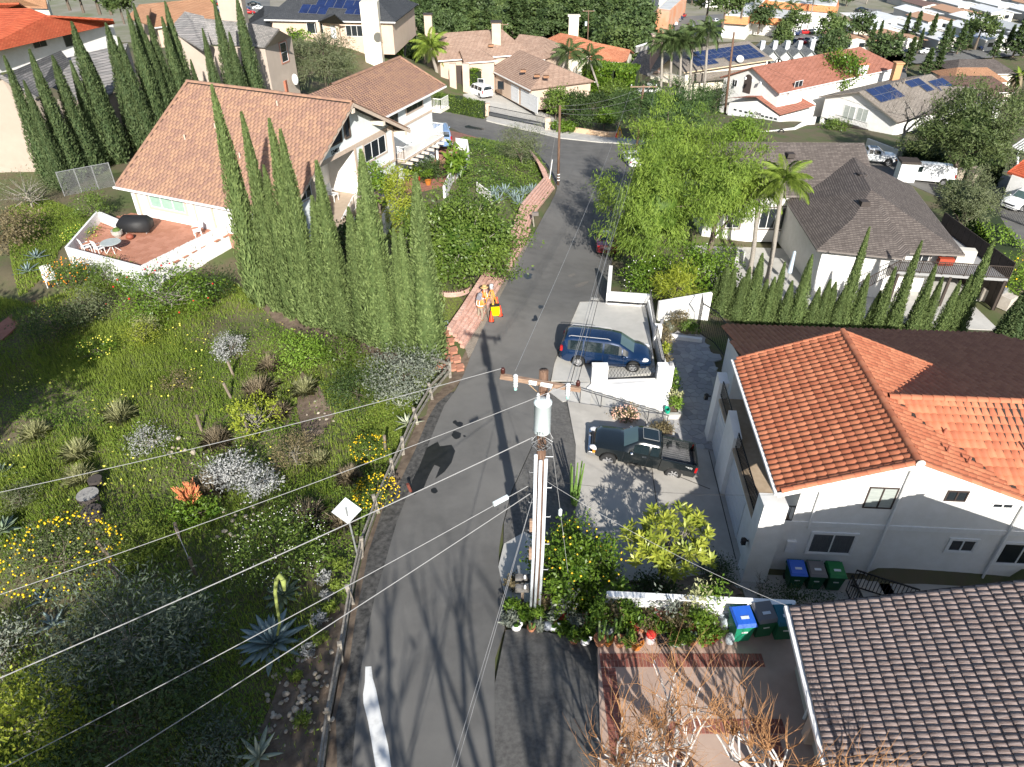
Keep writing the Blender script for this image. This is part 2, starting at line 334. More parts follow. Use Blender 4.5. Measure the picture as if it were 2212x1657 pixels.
apr_poly=gxy([(1092,1362),(1130,1358),(1300,1390)])+[P(1292,1400,3.6),P(1296,1660,3.6),Vector((2.0,4,3.5)),Vector((-.3,4,3.5))]+gxy([(1069,1657),(1068,1480)])
gut_poly=gxy([(715,1800),(728,1657),(725,1547),(755,1426),(768,1332),(787,1238),(795,1194),(828,1095),(862,1044),(897,971),(924,904),(943,872),(970,850),(985,845),(959,877),(938,928),(916,984),(889,1046),(857,1127),(833,1211),(809,1292),(792,1372),(776,1467),(760,1657),(700,1800)][1:-1])
bpat_poly=[P(210,456,3.75),P(142,534,3.75),P(300,575,3.75),P(486,483,3.75),Vector((-14.5,44.6,0)),Vector((-27.6,50.2,0))]
syard_poly=[P(1545,1225,.3),P(1640,1240,.3),Vector((20,18.6,.3)),Vector((20,16.2,.3)),P(1600,1290,.3)]
ept_poly=[(16,47.5),(36,45.5),(36,50),(40,50),(41,58),(16,60)]
for a,b in((van_poly,z_van),(drv_poly,z_drv),(pat_poly,z_pat),(up_poly,z_up),(bpat_poly,z_bpat),(syard_poly,lambda x,y:.3+0*np.asarray(x)),(ept_poly,lambda x,y:-4.2+0*np.asarray(x))):pad(a,b)
stair_poly=[P(1188,838,1.3),P(1273,826,1.0),P(1440,893,.2),P(1436,925,.2),P(1240,880,1.3)]
pad(stair_poly,lambda x,y:np.maximum(1.1-(np.asarray(x)-3.0)*.25,.0));pad([P(1418,690,.2),P(1530,670,.2),P(1545,760,.2),P(1440,800,.2),P(1425,727,.2)],z_pat)
pad(apr_poly,lambda x,y:gz(x,y)+.03);pad(gut_poly,zr)
def axis(a,b,st,far,gr):
 xs=list(np.arange(a,b+.01,st));s=st;x=b
 while x<far[1]:s*=gr;x+=s;xs.append(x)
 s=st;x=a;lo=[]
 while x>far[0]:s*=gr;x-=s;lo.append(x)
 return np.array(lo[::-1]+xs)
gx=axis(-44,44,.55,(-1500,1500),1.16);gy=axis(5,108,.55,(-300,2200),1.12)
GX,GY=np.meshgrid(gx,gy);GZ=gz(GX,GY)
hill=np.clip((-GX-3)/6,0,1)*np.clip((48-GY)/6,0,1)
GZ+=hill*(.10*np.sin(GX*1.3+1.1*np.sin(GY*.7))+.08*np.sin(GY*1.7+GX*.6)+.05*np.sin(GX*3.1+GY*2.3))
for poly,zf in PADS:
 ins=inpoly(GX,GY,poly)
 for dx,dy in((.3,0),(-.3,0),(0,.3),(0,-.3)):ins|=inpoly(GX+dx,GY+dy,poly)
 GZ=np.where(ins,np.minimum(GZ,np.asarray(zf(GX,GY))-.12),GZ)
ni,nj=GX.shape;idx=np.arange(ni*nj).reshape(ni,nj)
Fq=np.stack([idx[:-1,:-1],idx[:-1,1:],idx[1:,1:],idx[1:,:-1]],-1).reshape(-1,4)
gm=M('earth_and_weeds',(.105,.09,.05),(.075,.10,.03),sc=.45,r=1,bump=.7,bsc=9,c3=(.13,.105,.065),sc3=.22,k3=.75,lo=.42,hi=.58)
gme=npmesh('ground',np.stack([GX,GY,GZ],-1).reshape(-1,3),Fq,gm,smooth=True)
ground=link(gme,'ground');ground['kind']='structure'
def gnd(x,y):
 z=g1(x,y)
 for poly,zf in PADS[1:8]:
  if inpoly(np.array([x]),np.array([y]),poly)[0]:z=float(np.atleast_1d(zf(x,y))[0])
 return z
drape('road',road_poly,zr,1.0,asphalt,.2)
drape('old_road_edge',gut_poly,lambda x,y:gz(x,y)+.012,.8,tarred,.15)
drape('driveway_apron',apr_poly,lambda x,y:gz(x,y)+.03,.8,asphalt_old,.2)
apr2=gxy([(1187,840),(1215,862),(1251,893),(1246,960),(1243,1073),(1243,1140),(1160,1165),(1087,1175),(1088,1130),(1107,1060),(1152,960)])
drape('sunken_apron',apr2,lambda x,y:gz(x,y)+.028,.7,asphalt_old,.3)
drape('stair_landing',[P(1187,826,1.5),P(1275,826,1.1),P(1262,850,1.45),P(1215,866,1.5),P(1187,846,1.5)],lambda x,y:np.minimum(gz(x,y)+.06,1.47),.6,concrete2,.3)
drape('parking_pad',van_poly,z_van,1.5,concrete2,1.2)
drape('driveway',drv_poly,z_drv,1.0,concrete,.5)
drape('front_patio_bed',pat_poly,z_pat,2.0,M('mortar',(.30,.29,.27),r=.95),.4)
drape('upper_driveway',up_poly,z_up,2.0,M('salmon_concrete',(.37,.265,.21),(.43,.315,.25),sc=1.5,r=.85,bump=.1,c3=(.31,.22,.175),sc3=.5,k3=.4),2.6)
drape('side_yard',syard_poly,lambda x,y:.3+0*np.asarray(x),2,concrete,.4)
drape('terrace',bpat_poly,z_bpat,2.0,M('terracotta_grout',(.30,.17,.12),r=.9),2.2)
drape('neighbour_patio',ept_poly,lambda x,y:-4.2+0*np.asarray(x),3,concrete2,.4)
strip=gxy([(1076,1225),(1088,1176),(1133,1150),(1160,1165),(1150,1300),(1100,1310),(1086,1273)])
drape('concrete_strip',strip,lambda x,y:gz(x,y)+.045,.6,concrete2,.2)
walk=gxy([(1050,257),(1080,269),(1157,287),(1209,300),(1295,309),(1351,312),(1400,316),(1400,307),(1345,300),(1280,290),(1205,279),(1150,262),(1085,244),(1058,250)])
drape('sidewalk',walk,lambda x,y:gz(x,y)+.14,2,concrete2,.3)
tdrv=[P(a,b,-5.5)for a,b in((1050,258),(1058,236),(1000,215),(1060,190),(1200,240),(1215,282),(1150,272))]
drape('gated_driveway',tdrv,lambda x,y:gz(x,y)+.17,2,concrete2,.3)
bdrv=gxy([(905,310),(945,290),(960,280),(1003,290),(1050,303),(1010,312),(985,325),(990,345),(960,400),(880,420),(860,395),(900,350)])
drape('brick_court',bdrv,lambda x,y:gz(x,y)+.03,1.2,M('red_court',(.28,.12,.085),(.36,.17,.12),sc=2,r=.85,bump=.2,c3=(.22,.10,.07),sc3=.7),.3)
rst=[P(a,b,z)for a,b,z in((2211,350,-7),(2330,420,-6.2),(2330,560,-5.2),(2211,545,-5.2),(2150,520,-5.6),(2090,470,-6),(2035,430,-6),(1900,375,-6.3),(1860,350,-6.6),(1860,320,-7),(2060,395,-6.4),(2080,360,-7),(2150,400,-6.6))]
drape('side_lane',rst,lambda x,y:gz(x,y)+.04,3,asphalt,.2)
def blob(name,pts,dz,mat):
 return drape(name,gxy(pts),lambda x,y:gz(x,y)+.02+dz,.7,mat,0)
blob('wet_stain',[(905,1010),(922,968),(945,955),(950,965),(975,962),(983,975),(975,1000),(960,1020),(940,1035),(950,1010),(938,1005),(925,1030),(915,1055),(895,1070),(884,1063),(890,1040)],.008,wet)
for i,(u,v,w,h)in enumerate([(985,941,11,9),(992,918,9,6),(983,913,5,4),(937,1061,8,6),(1140,598,10,7),(1150,583,4,3),(1168,664,6,4),(1156,688,5,6),(1152,692,4,3),(1003,943,3,2)]):
 blob('wet_stain',[(u+w*math.cos(a)*random.uniform(.75,1.2),v+h*math.sin(a)*random.uniform(.75,1.2))for a in np.linspace(0,6.28,13)[:-1]],.008,wet)
blob('wet_stain',[(1003,273),(1012,271),(1025,275),(1040,277),(1048,280),(1038,282),(1020,279),(1005,277)],.008,wet)
roadpaint=M('worn_road_paint',(.72,.72,.70),(.55,.55,.53),sc=2.5,r=.8,lo=.5,hi=.7)
blob('painted_line',[(789,1441),(802,1440),(805,1466),(812,1490),(826,1560),(838,1610),(851,1700),(818,1700),(802,1600),(795,1560),(785,1520),(784,1500),(788,1475)],.008,roadpaint)
tanp=M('tan_patch',(.19,.17,.145),(.14,.13,.12),sc=3,r=.9)
for pp in([(1240,617),(1258,610),(1273,608),(1260,618),(1243,622)],[(1226,596),(1240,590),(1243,594),(1230,601)]):blob('road_patch',pp,.006,tanp)
drape('catch_basin',Pz([(1277,643),(1294,645),(1293,651),(1276,649)],.4),lambda x,y:gz(x,y)+.05,1,concrete2,.1)
verge=gxy([(972,816),(931,863),(899,917),(871,982),(849,1030),(815,1108),(783,1202),(760,1305),(739,1430),(712,1575),(688,1760),(725,1760),(728,1657),(725,1547),(755,1426),(768,1332),(787,1238),(795,1194),(828,1095),(862,1044),(897,971),(924,904),(943,872),(970,850),(1003,812),(1022,758),(1008,752),(990,790)])
drape('dirt_verge',verge,lambda x,y:gz(x,y)+.006,.7,soil,.1)
BARE=[gxy([(735,1300),(690,1350),(650,1420),(600,1480),(560,1580),(540,1720),(690,1720),(712,1560),(739,1415),(755,1310)]),gxy([(650,800),(690,840),(720,900),(700,940),(660,960),(640,880)]),gxy([(600,640),(560,660),(600,700),(700,750),(850,790),(900,790),(860,760),(720,720)])]
hz_=lambda x,y:gz(x,y)+np.clip((-x-3)/6,0,1)*np.clip((48-y)/6,0,1)*(.10*np.sin(x*1.3+1.1*np.sin(y*.7))+.08*np.sin(y*1.7+x*.6)+.05*np.sin(x*3.1+y*2.3))+.03
for b_ in BARE:drape('bare_soil',b_,hz_,.55,soil,.1)
wv=gxy([(1060,640),(1078,645),(1110,585),(1150,512),(1142,505),(1100,570)]);drape('gravel_verge',gxy([(1003,750),(1035,704),(1070,642),(1104,582),(1134,530),(1146,505),(1150,512),(1109,588),(1078,645),(1043,710),(1022,758),(1012,775)]),lambda x,y:gz(x,y)+.03,.7,M('pale_gravel',(.30,.26,.21),(.18,.15,.12),sc=14,r=1,bump=.6,bsc=40),.1)
# building helpers
class Fr:
 """upright wall plane: o + a*right, out towards the viewer"""
 def __init__(s,o,right):s.o=Vector((o[0],o[1],0));s.r=Vector((right[0],right[1],0)).normalized();s.n=Vector((s.r.y,-s.r.x,0))
 def at(s,a,z,d=0):return s.o+s.r*a+s.n*d+Vector((0,0,z))
 def uv(s,u,v):
  r=Vector(ray(u,v));o=Vector((0,0,CAMZ));t=(s.o-o).dot(s.n)/r.dot(s.n);p=o+r*t
  return(p-s.o).dot(s.r),p.z
def fbox(mb,fr,a0,a1,z0,z1,d0,d1,m=0,var=.5):
 V=[fr.at(a,z,d)for z in(z0,z1)for d in(d0,d1)for a in(a0,a1)]
 return mb.add(V,[(0,1,3,2),(4,6,7,5),(0,4,5,1),(2,3,7,6),(0,2,6,4),(1,5,7,3)],m,var)
def win(par,fr,a0,a1,z0,z1,n=2,fm=None,gmat=None,trim=0,tm=None,hbar=False,name='window',d=.0):
 fm=fm or white;gmat=gmat or glass;mb=MB();fw=.05
 if trim:
  for A in((a0-trim,a1+trim,z1,z1+trim),(a0-trim,a1+trim,z0-trim,z0),(a0-trim,a0,z0,z1),(a1,a1+trim,z0,z1)):fbox(mb,fr,*A,d-.02,d+.05,1)
 for A in((a0,a1,z1-fw,z1),(a0,a1,z0,z0+fw)):fbox(mb,fr,*A,d-.02,d+.04)
 w=(a1-a0)/n
 for i in range(n+1):
  c=a0+i*w;lo,hi=(c,c+fw)if i==0 else((c-fw,c)if i==n else(c-fw/2,c+fw/2));fbox(mb,fr,lo,hi,z0+fw,z1-fw,d-.02,d+.04)
 if hbar:fbox(mb,fr,a0+fw,a1-fw,(z0+z1)/2-.02,(z0+z1)/2+.02,d-.02,d+.035)
 o=mb.o(name,[fm,tm or fm],par)
 for i in range(n):
  p=MB();fbox(p,fr,a0+i*w+.02,a0+(i+1)*w-.02,z0+.02,z1-.02,d-.02,d+.012);p.o('pane',gmat,o)
 return o
def winU(par,fr,u0,v0,u1,v1,**k):
 """window from the picture: u0,u1 at mid height, v0 top, v1 bottom at mid width"""
 a0,z=fr.uv(u0,(v0+v1)/2);a1,_=fr.uv(u1,(v0+v1)/2);_,zt=fr.uv((u0+u1)/2,v0);_,zb=fr.uv((u0+u1)/2,v1)
 return win(par,fr,min(a0,a1),max(a0,a1),zb,zt,**k)
def rail(par,a,b,h=1.0,n=None,mat=None,name='railing',w=.03,posts=0):
 a,b=Vector(a),Vector(b);L=(b-a).length;n=n or max(2,int(L/.14));mb=MB();up=Vector((0,0,1))
 mb.bar(a+up*h,b+up*h,.05,.05);mb.bar(a+up*.1,b+up*.1,.04,.04)
 for i in range(n+1):
  p=a.lerp(b,i/n);big=posts and i%posts==0;mb.bar(p+up*(0 if big else .1),p+up*h,.06 if big else w*.7)
 return mb.o(name,mat or black,par)
def tile_barrel(tw,tl,h=.075,seg=6):
 V=[];F=[]
 xs=[-.5+i/seg for i in range(seg+1)]
 for y,dz in((-.02,.035),(tl*1.08,0.0)):
  for x in xs:V.append((x*tw*1.0,y,dz+h*max(0,math.cos(math.pi*x*1.15))**.8))
 for x in xs:V.append((x*tw,-.02,.0+h*.75*max(0,math.cos(math.pi*x*1.15))**.8-.01))
 k=seg+1
 for i in range(seg):F.append((i,i+1,k+i+1,k+i));F.append((i,2*k+i,2*k+i+1,i+1))
 return V,F
def tile_flat(tw,tl,th=.035,gap=.008):
 x=tw/2-gap/2;V=[(-x,-.01,th),(x,-.01,th),(x,tl*1.05,.006),(-x,tl*1.05,.006),(-x,-.01,0),(x,-.01,0),(x,tl*1.05,-.03),(-x,tl*1.05,-.03)]
 return V,[(0,1,2,3),(0,4,5,1),(1,5,6,2),(3,7,4,0)]
def tiles(par,poly,udir,tw,tl,proto,mat,nmax,name='roof_tile',jit=0.,stag=0.,smooth=False,off=.0,nvar=6):
 """cover a roof plane; the nmax nearest tiles are objects, the others one mesh"""
 poly=[Vector(p)for p in poly];n=(poly[1]-poly[0]).cross(poly[2]-poly[0]).normalized()
 if n.z<0:n=-n
 e=Vector(udir);e=(e-n*e.dot(n)).normalized();s=n.cross(e)
 if s.z<0:e=-e;s=n.cross(e)
 o=poly[0];ab=[((p-o).dot(e),(p-o).dot(s))for p in poly]
 b=min(x[1]for x in ab);pl=[];row=0
 while b<max(x[1]for x in ab):
  a=min(x[0]for x in ab)+(stag*tw*(row%2))
  while a<max(x[0]for x in ab):
   for tst in((a+tw/2,b+tl/2),):
    if inpoly(np.array([tst[0]]),np.array([tst[1]]),ab)[0]:
     pl.append(o+e*(a+tw/2+random.uniform(-jit,jit)*.3)+s*(b+random.uniform(-jit,jit))+n*(off+random.uniform(0,.006)*(jit==0)))
   a+=tw
  b+=tl;row+=1
 pl.sort(key=lambda p:(p-Vector((0,0,CAMZ))).length);V,F=proto;Va=np.array(V);Fa=np.array(F)
 mt=Matrix((e,s,n)).transposed();rot=np.array(mt)
 if nmax:
  ms=[]
  for k in range(nvar):
   ms.append(npmesh(name,Va,Fa,mat,var=np.full(len(Fa),(k+.5)/nvar),smooth=smooth))
  m4=mt.to_4x4();pinv=wm(par).inverted()
  for i,p in enumerate(pl[:nmax]):
   t=bpy.data.objects.new(name,ms[random.randrange(nvar)]);COL.objects.link(t);t.parent=par;t.matrix_parent_inverse=pinv
   t.matrix_basis=Matrix.Translation(p)@m4
 rest=pl[nmax:]if nmax else pl
 if rest:
  C=np.array([tuple(p)for p in rest]);VV=(Va@rot.T)[None]+C[:,None];FF=Fa[None]+(np.arange(len(C))*len(Va))[:,None,None]
  var=np.repeat(RNG.random(len(C)),len(Fa))
  t=link(npmesh('far_tiles',VV.reshape(-1,3),FF.reshape(-1,Fa.shape[1]),mat,var=var,smooth=smooth),'roof_tiling',par);t['kind']='stuff'
 return pl
def ridge_caps(par,a,b,r,tl,mat,name='ridge_tile'):
 a,b=Vector(a),Vector(b);L=(b-a).length;k=max(1,int(L/tl));d=(b-a)/L;side=d.cross(Vector((0,0,1))).normalized();up=side.cross(d);V=[];F=[]
 for i,(y,s)in enumerate(((0,1.08),(tl*1.12,.92))):
  for j in range(7):
   t=math.pi*j/6;V.append((math.cos(t)*r*s,y,math.sin(t)*r*s*.85))
 for j in range(6):F.append((j+7,j+8,j+1,j))
 Va=np.array(V);me=[npmesh(name,Va,np.array(F),mat,var=np.full(6,v),smooth=True)for v in(.3,.6,.9)]
 m4=Matrix((side,d,up)).transposed().to_4x4();pinv=wm(par).inverted()
 for i in range(k):
  t=bpy.data.objects.new(name,me[i%3]);COL.objects.link(t);t.parent=par;t.matrix_parent_inverse=pinv;t.matrix_basis=Matrix.Translation(a+d*(i*L/k))@m4
clay=M('clay_tile',(.34,.105,.052),(.45,.165,.085),attr=True,r=.75,rnd=.06,bump=.15,bsc=30)
clay_dull=M('dull_clay',(.36,.13,.08),(.45,.18,.11),attr=True,r=.8,rnd=.08)
browntile=M('brown_flat_tile',(.225,.13,.098),(.315,.185,.12),attr=True,r=.85,rnd=.05,bump=.1,bsc=40)
shake=M('concrete_shake',(.15,.105,.092),(.33,.265,.245),sc=7,r=.85,rnd=.12,bump=.4,bsc=30,st=(.5,4.5,.5))
underlay=M('roof_underlay',(.03,.025,.022),r=.95)
# white stucco house with clay tiles
HA=T('stucco_house','white stucco house under orange barrel tiles beside the concrete driveway','house',(14,24,.2))
Ae=Vector((.062,.998,0));Ap=Vector((.998,-.062,0));A0=Vector((9.86,19.3,0))
def A(a,b,z):return A0+Ap*a+Ae*b+Vector((0,0,z))
rA=MB()
S1=.375
west=[A(0,0,5.0),A(4.53,0,6.7),A(4.53,8.72,6.7),A(0,8.72,5.0)]
east=[A(4.53,0,6.7),A(9.06,0,5.0),A(4.9,4.1,6.56),A(9.2,8.72,4.95),A(4.53,8.72,6.7)]
eastA=[A(4.53,0,6.7),A(9.06,0,5.0),A(4.95,4.1,6.54),A(4.53,4.1,6.7)];eastB=[A(4.53,4.1,6.7),A(4.95,4.1,6.54),A(9.2,8.72,4.95),A(4.53,8.72,6.7)]
south=[A(4.95,4.1,6.54),A(9.06,0,5.0),A(9.2,-.05,4.98),A(19,-.05,4.98),A(19,4.1,6.54)]
zn=lambda b:6.54-(b-4.1)*.318
north=[A(4.95,4.1,zn(4.1)),A(19,4.1,zn(4.1)),A(19,9,zn(9)),A(15.4,15.2,zn(15.2)),A(.9,15.2,zn(15.2)),A(.35,8.72,zn(8.72))]
for pl_ in(west,eastA,eastB,south,north):rA.slab(pl_,.12)
roofA=rA.o('roof',underlay,HA)
bt=tile_barrel(.29,.375)
tiles(HA,west,Ae,.29,.375,bt,clay,300,smooth=True)
tiles(HA,[A(4.53,0,6.7),A(9.06,0,5.0),A(4.95,4.1,6.54),A(4.53,4.1,6.7)],Ae,.29,.375,bt,clay,0,smooth=True)
tiles(HA,eastB,Ae,.29,.375,bt,clay,0,smooth=True)
tiles(HA,south,Ap,.29,.375,bt,clay,0,smooth=True)
tiles(HA,north,Ap,.29,.375,bt,clay,0,smooth=True)
ridge_caps(roofA,A(4.53,-.05,6.74),A(4.53,8.8,6.74),.15,.42,clay)
ridge_caps(roofA,A(4.95,4.1,6.58),A(19,4.1,6.58),.15,.42,clay)
for a_,b_ in((A(.1,0,5.08),A(4.5,0,6.74)),(A(8.9,0,5.08),A(4.56,0,6.74)),(A(.1,8.72,5.06),A(4.5,8.72,6.72)),(A(9.0,8.72,5.06),A(4.6,8.72,6.72))):ridge_caps(roofA,a_,b_,.12,.40,clay)
MB().lathe([(.0,-.02),(.17,0),(.17,.03),(0,.05)],A(4.53,-.1,6.76),10,mat=Matrix.Rotation(R(90),3,'X')).o('ridge_end',stucco_c,roofA)
fr=Fr(A(0,.35,0),Ap)
wl=MB();wl.add([fr.at(1.0,.3),fr.at(9.0,.3),fr.at(9.0,4.9),fr.at(4.53,6.5),fr.at(1.0,5.2)],[(0,1,2,3,4)])
wl.add([fr.at(.1,.3),fr.at(1.0,.3),fr.at(1.0,3.0),fr.at(.1,3.0)],[(0,1,2,3)])
wl.add([fr.at(9.0,.3),fr.at(19,.3),fr.at(19,4.85),fr.at(9.0,4.85)],[(0,1,2,3)])
wl.add([A(1.0,.35,3.0),A(1.0,8.6,3.0),A(1.0,8.6,5.3),A(1.0,.35,5.2)],[(0,3,2,1)])
wl.add([A(0,8.3,.1),A(1.1,8.3,.1),A(1.1,8.3,5.3),A(0,8.3,4.95)],[(0,1,2,3)])
wl.add([A(1.1,8.3,.1),A(1.3,15.0,.1),A(1.3,15.0,3.0),A(1.1,8.3,5.0)],[(0,3,2,1)])
wl.add([A(1.3,14.9,-1),A(15.2,14.9,-1),A(15.2,14.9,3.05),A(1.3,14.9,3.05)],[(0,3,2,1)])
for b_,t_ in((0,'near'),(8.6,'far')):wl.add([A(0,8.6,4.95),A(9.1,8.6,4.95),A(4.53,8.6,6.6)],[(0,1,2)])
wl.o('wall',stucco_w,HA)
bd=MB();fbox(bd,fr,.1,9.1,2.95,3.18,0,.045);fbox(bd,fr,9.16,19,2.95,3.18,0,.045);bd.o('belt_course',white,HA)
for a0,z0,z1 in((4.58,.35,6.2),(9.13,.5,4.8),(1.66,2.9,4.8)):MB().tube([fr.at(a0,z0,.08),fr.at(a0,z1,.08)],.045,8).o('downpipe',white,HA)
fas=MB();fas.bar(A(-.02,-.06,4.90),A(4.53,-.06,6.60),.05,.2);fas.bar(A(4.53,-.06,6.60),A(9.08,-.06,4.90),.05,.2);fas.o('fascia',white,HA)
gut=MB();gut.bar(A(-.1,-.1,4.97),A(-.1,8.75,4.97),.11,.1);gut.o('gutter',white,HA)
dk=M('screened_glass',(.07,.075,.085),(.12,.125,.13),sc=8,r=.5,st=(6,6,.4))
win(HA,fr,3.4,4.48,4.07,5.15,fm=trim_brown,gmat=glass_b);win(HA,fr,6.22,7.0,4.61,5.14,fm=trim_brown,gmat=glass)
win(HA,fr,8.02,8.8,4.35,4.62,fm=white);win(HA,fr,1.95,3.63,1.45,2.57,gmat=dk,trim=.08,tm=white);win(HA,fr,7.24,8.22,1.92,2.57,trim=.08,tm=white);win(HA,fr,9.27,10.9,1.33,2.5,trim=.08,tm=white)
fg=Fr(A(-.3,0,0),-Ae)
gw=MB();fbox(gw,fg,-8.9,-.1,.1,2.95,-.2,0);fbox(gw,fg,-8.9,-.1,2.72,3.02,0,.06);gw.o('garage_wall',stucco_w,HA)
for a0,a1 in((-8.2,-6.6),(-6.2,-2.0)):
 gd=MB();fbox(gd,fg,a0,a1,.12,2.4,0,.03)
 for i in range(5):fbox(gd,fg,a0,a1,.2+i*.44,.22+i*.44,.03,.045)
 gd.o('garage_door',M('door_white',(.62,.63,.64),r=.6),HA)
MB().prism([A(-.45,.4,0),A(1.0,.4,0),A(1.0,8.3,0),A(-.45,8.3,0)],2.9,3.05).o('balcony_floor',M('balcony_floor',(.33,.25,.17),(.40,.31,.22),sc=3,r=.9),HA)
def pier(b0,b1,zt,zl=None,w=.45,nm='pier'):
 zl=zt if zl is None else zl;mb=MB();V=[A(-.55,b0,.1),A(-.55+w,b0,.1),A(-.55+w,b1,.1),A(-.55,b1,.1),A(-.5,b0,zl),A(-.55+w,b0,zl),A(-.55+w,b1,zt),A(-.5,b1,zt)]
 mb.add(V,[(0,3,2,1),(4,5,6,7),(0,1,5,4),(1,2,6,5),(2,3,7,6),(3,0,4,7)]);return mb.o(nm,stucco_w,HA)
pier(-.35,.45,4.5,4.6,.95,'corner_pillar');pier(4.7,6.3,3.9,3.6,.4);pier(8.5,9.3,3.9,3.8,.5)
rail(HA,A(-.35,.5,3.05),A(-.35,4.7,3.05),.85,mat=black,name='balcony_railing');rail(HA,A(-.35,6.3,3.05),A(-.35,8.5,3.05),.85,mat=black,name='balcony_railing');rail(HA,A(.35,.4,3.05),A(1.0,.4,3.05),.85,mat=black,name='balcony_railing')
for b_ in(.1,9.6):
 lp=MB();c=A(-.72,b_,2.15);lp.box(c,(.16,.16,.26));lp.box(c+Vector((.12,0,.05)),(.2,.05,.05));lp.lathe([(.13,0),(.02,.1)],c+Vector((0,0,.13)),6);lp.o('wall_lantern',black,HA)
mt_=MB();fbox(mt_,fr,1.05,1.4,1.5,2.1,0,.12);mt_.o('meter_box',white,HA)
for a_,b_,z_ in((6.3,1.4,6.1),(7.0,1.1,5.85),(6.7,2.6,5.95),(9.5,2.0,5.85),(10.2,3.2,6.3)):
 MB().tube([A(a_,b_,z_-.15),A(a_,b_,z_+.3)],.05,7).o('vent_pipe',clay_dull,roofA)
 # neighbouring house at the lower corner: shake tiles
HD=T('shake_roof_house','house with a broad grey brown shake tile roof beside the brick bordered drive','house',(11,8,3.6))
D0=Vector((8.28,13.5,5.95));De=Vector((.105,.994,0)).normalized();Dr=Vector((.994,-.105,0)).normalized()
def D(a,b,z=None):return D0+Dr*a+De*b+Vector((0,0,(a*.335)if z is None else z))
dpl=[D(0,0),D(7.8,0),D(7.8,-12),D(0,-12)]
rD=MB();rD.slab(dpl,.15);rD.slab([D(7.8,0),D(15.6,0,0),D(15.6,-12,0),D(7.8,-12)],.15);rD.o('roof',underlay,HD)
tiles(HD,[p+Vector((0,0,.01))for p in dpl],De,.166,.31,tile_flat(.166,.31,.075,.0),shake,300,jit=.014)
wd=MB();wd.prism([D(.55,-.5),D(15.4,-.5),D(15.4,-12),D(.55,-12)],3.0,5.95);wd.add([D(.55,-.5,0),D(15.4,-.5,0),D(7.8,-.5,2.5)],[(0,1,2)]);wd.o('wall',M('greige_siding',(.42,.40,.34),(.47,.45,.39),sc=1,r=.8,bump=.2,bsc=3,st=(1,6,1)),HD)
gd=MB();gd.bar(D(-.09,.05,-.07),D(-.09,-12,-.07),.13,.12);gd.o('gutter',white,HD)
ds=MB();ds.tube([D(-.05,-2.1,-.15),D(.35,-2.1,-.5),D(.5,-2.1,-.8),D(.5,-2.1,-3.1)],.05,8);ds.o('downpipe',white,HD)
for b_ in(-2.7,-6.4):MB().box(D(.45,b_,-1.2),(.25,.35,2.4),rz=-.1).o('corner_post',trim_tan,HD)
bb=MB();bb.bar(D(0,.05,-.1),D(7.8,.05,.335*7.8-.1),.05,.2);bb.o('barge_board',trim_brown,HD)
# brown roofed hillside house
HB=T('hillside_house','large white house with brown tiled gable roofs and the number 12401','house',(-18,55,1))
Bd=Vector((.9205,-.3907,0));Bn=Vector((.3907,.9205,0));B0=Vector((-28.1,49.6,0))
def B(d,n,z):return B0+Bd*d+Bn*n+Vector((0,0,z))
b_s=(10.3-5.2)/8.9
front=[B(0,0,5.2),B(14.7,0,5.2),B(14.7,8.9,10.3),B(0,8.9,10.3)];backp=[B(0,8.9,10.3),B(14.7,8.9,10.3),B(14.7,16.3,6.4),B(0,16.3,6.4)]
W0=Vector((-10.1,61,0))
def W(d,n,z):return W0+Bd*d+Bn*n+Vector((0,0,z))
weast=[W(0,-1.2,6.95),W(0,10.1,6.95),W(-4.6,10.1,9.05),W(-4.6,-5.5,9.05)];wwest=[W(-4.6,-5.5,9.05),W(-4.6,10.1,9.05),W(-9.2,10.1,6.95),W(-9.2,-5.5,6.95)]
rB=MB()
for p_ in(front,backp,weast,wwest):rB.slab(p_,.16)
roofB=rB.o('roof',underlay,HB)
ft=tile_flat(.33,.36,.022,.004)
tiles(HB,front,Bd,.33,.36,ft,browntile,300,stag=.5);tiles(HB,backp,Bd,.33,.36,ft,browntile,0,stag=.5)
tiles(HB,weast,Bn,.33,.36,ft,browntile,0,stag=.5);tiles(HB,wwest,Bn,.33,.36,ft,browntile,0,stag=.5)
ridge_caps(roofB,B(0,8.9,10.32),B(14.7,8.9,10.32),.16,.4,browntile);ridge_caps(roofB,W(-4.6,-1,9.07),W(-4.6,10.1,9.07),.16,.4,browntile)
for d_ in(0,14.7):
 ridge_caps(roofB,B(d_,.1,5.27),B(d_,8.8,10.27),.11,.38,browntile);ridge_caps(roofB,B(d_,16.2,6.47),B(d_,9,10.27),.11,.38,browntile)
ridge_caps(roofB,W(0,10.1,7.0),W(-4.6,10.1,9.08),.11,.38,browntile)
gtr=MB();gtr.bar(B(-.1,-.08,5.15),B(14.7,-.08,5.15),.12,.12);gtr.bar(W(.08,-1.2,6.92),W(.08,10.1,6.92),.12,.12);gtr.o('gutter',white,HB)
for d_ in(-.04,14.74):MB().bar(B(d_,.0,5.05),B(d_,8.9,10.15),.06,.24).o('barge_board',trim_tan,HB);MB().bar(B(d_,16.3,6.25),B(d_,8.9,10.15),.06,.24).o('barge_board',trim_tan,HB)
MB().bar(W(0,10.14,6.8),W(-4.6,10.14,8.9),.06,.24).o('barge_board',trim_tan,HB)
siding=M('white_siding',(.66,.70,.70),(.70,.735,.735),sc=1,r=.7,bump=.25,bsc=1.2,st=(7,7,.05))
gfr=Fr(B(13.7,0,0),Bn);ffr=Fr(B(0,.6,0),Bd);wfr=Fr(W(-.6,0,0),Bn)
zroof=lambda n:(5.2+n*b_s-.15)if n<8.9 else(10.3-(n-8.9)*.527-.15)
wb=MB()
def gp(pts):wb.add([gfr.at(a,z)for a,z in pts],[tuple(range(len(pts)))])
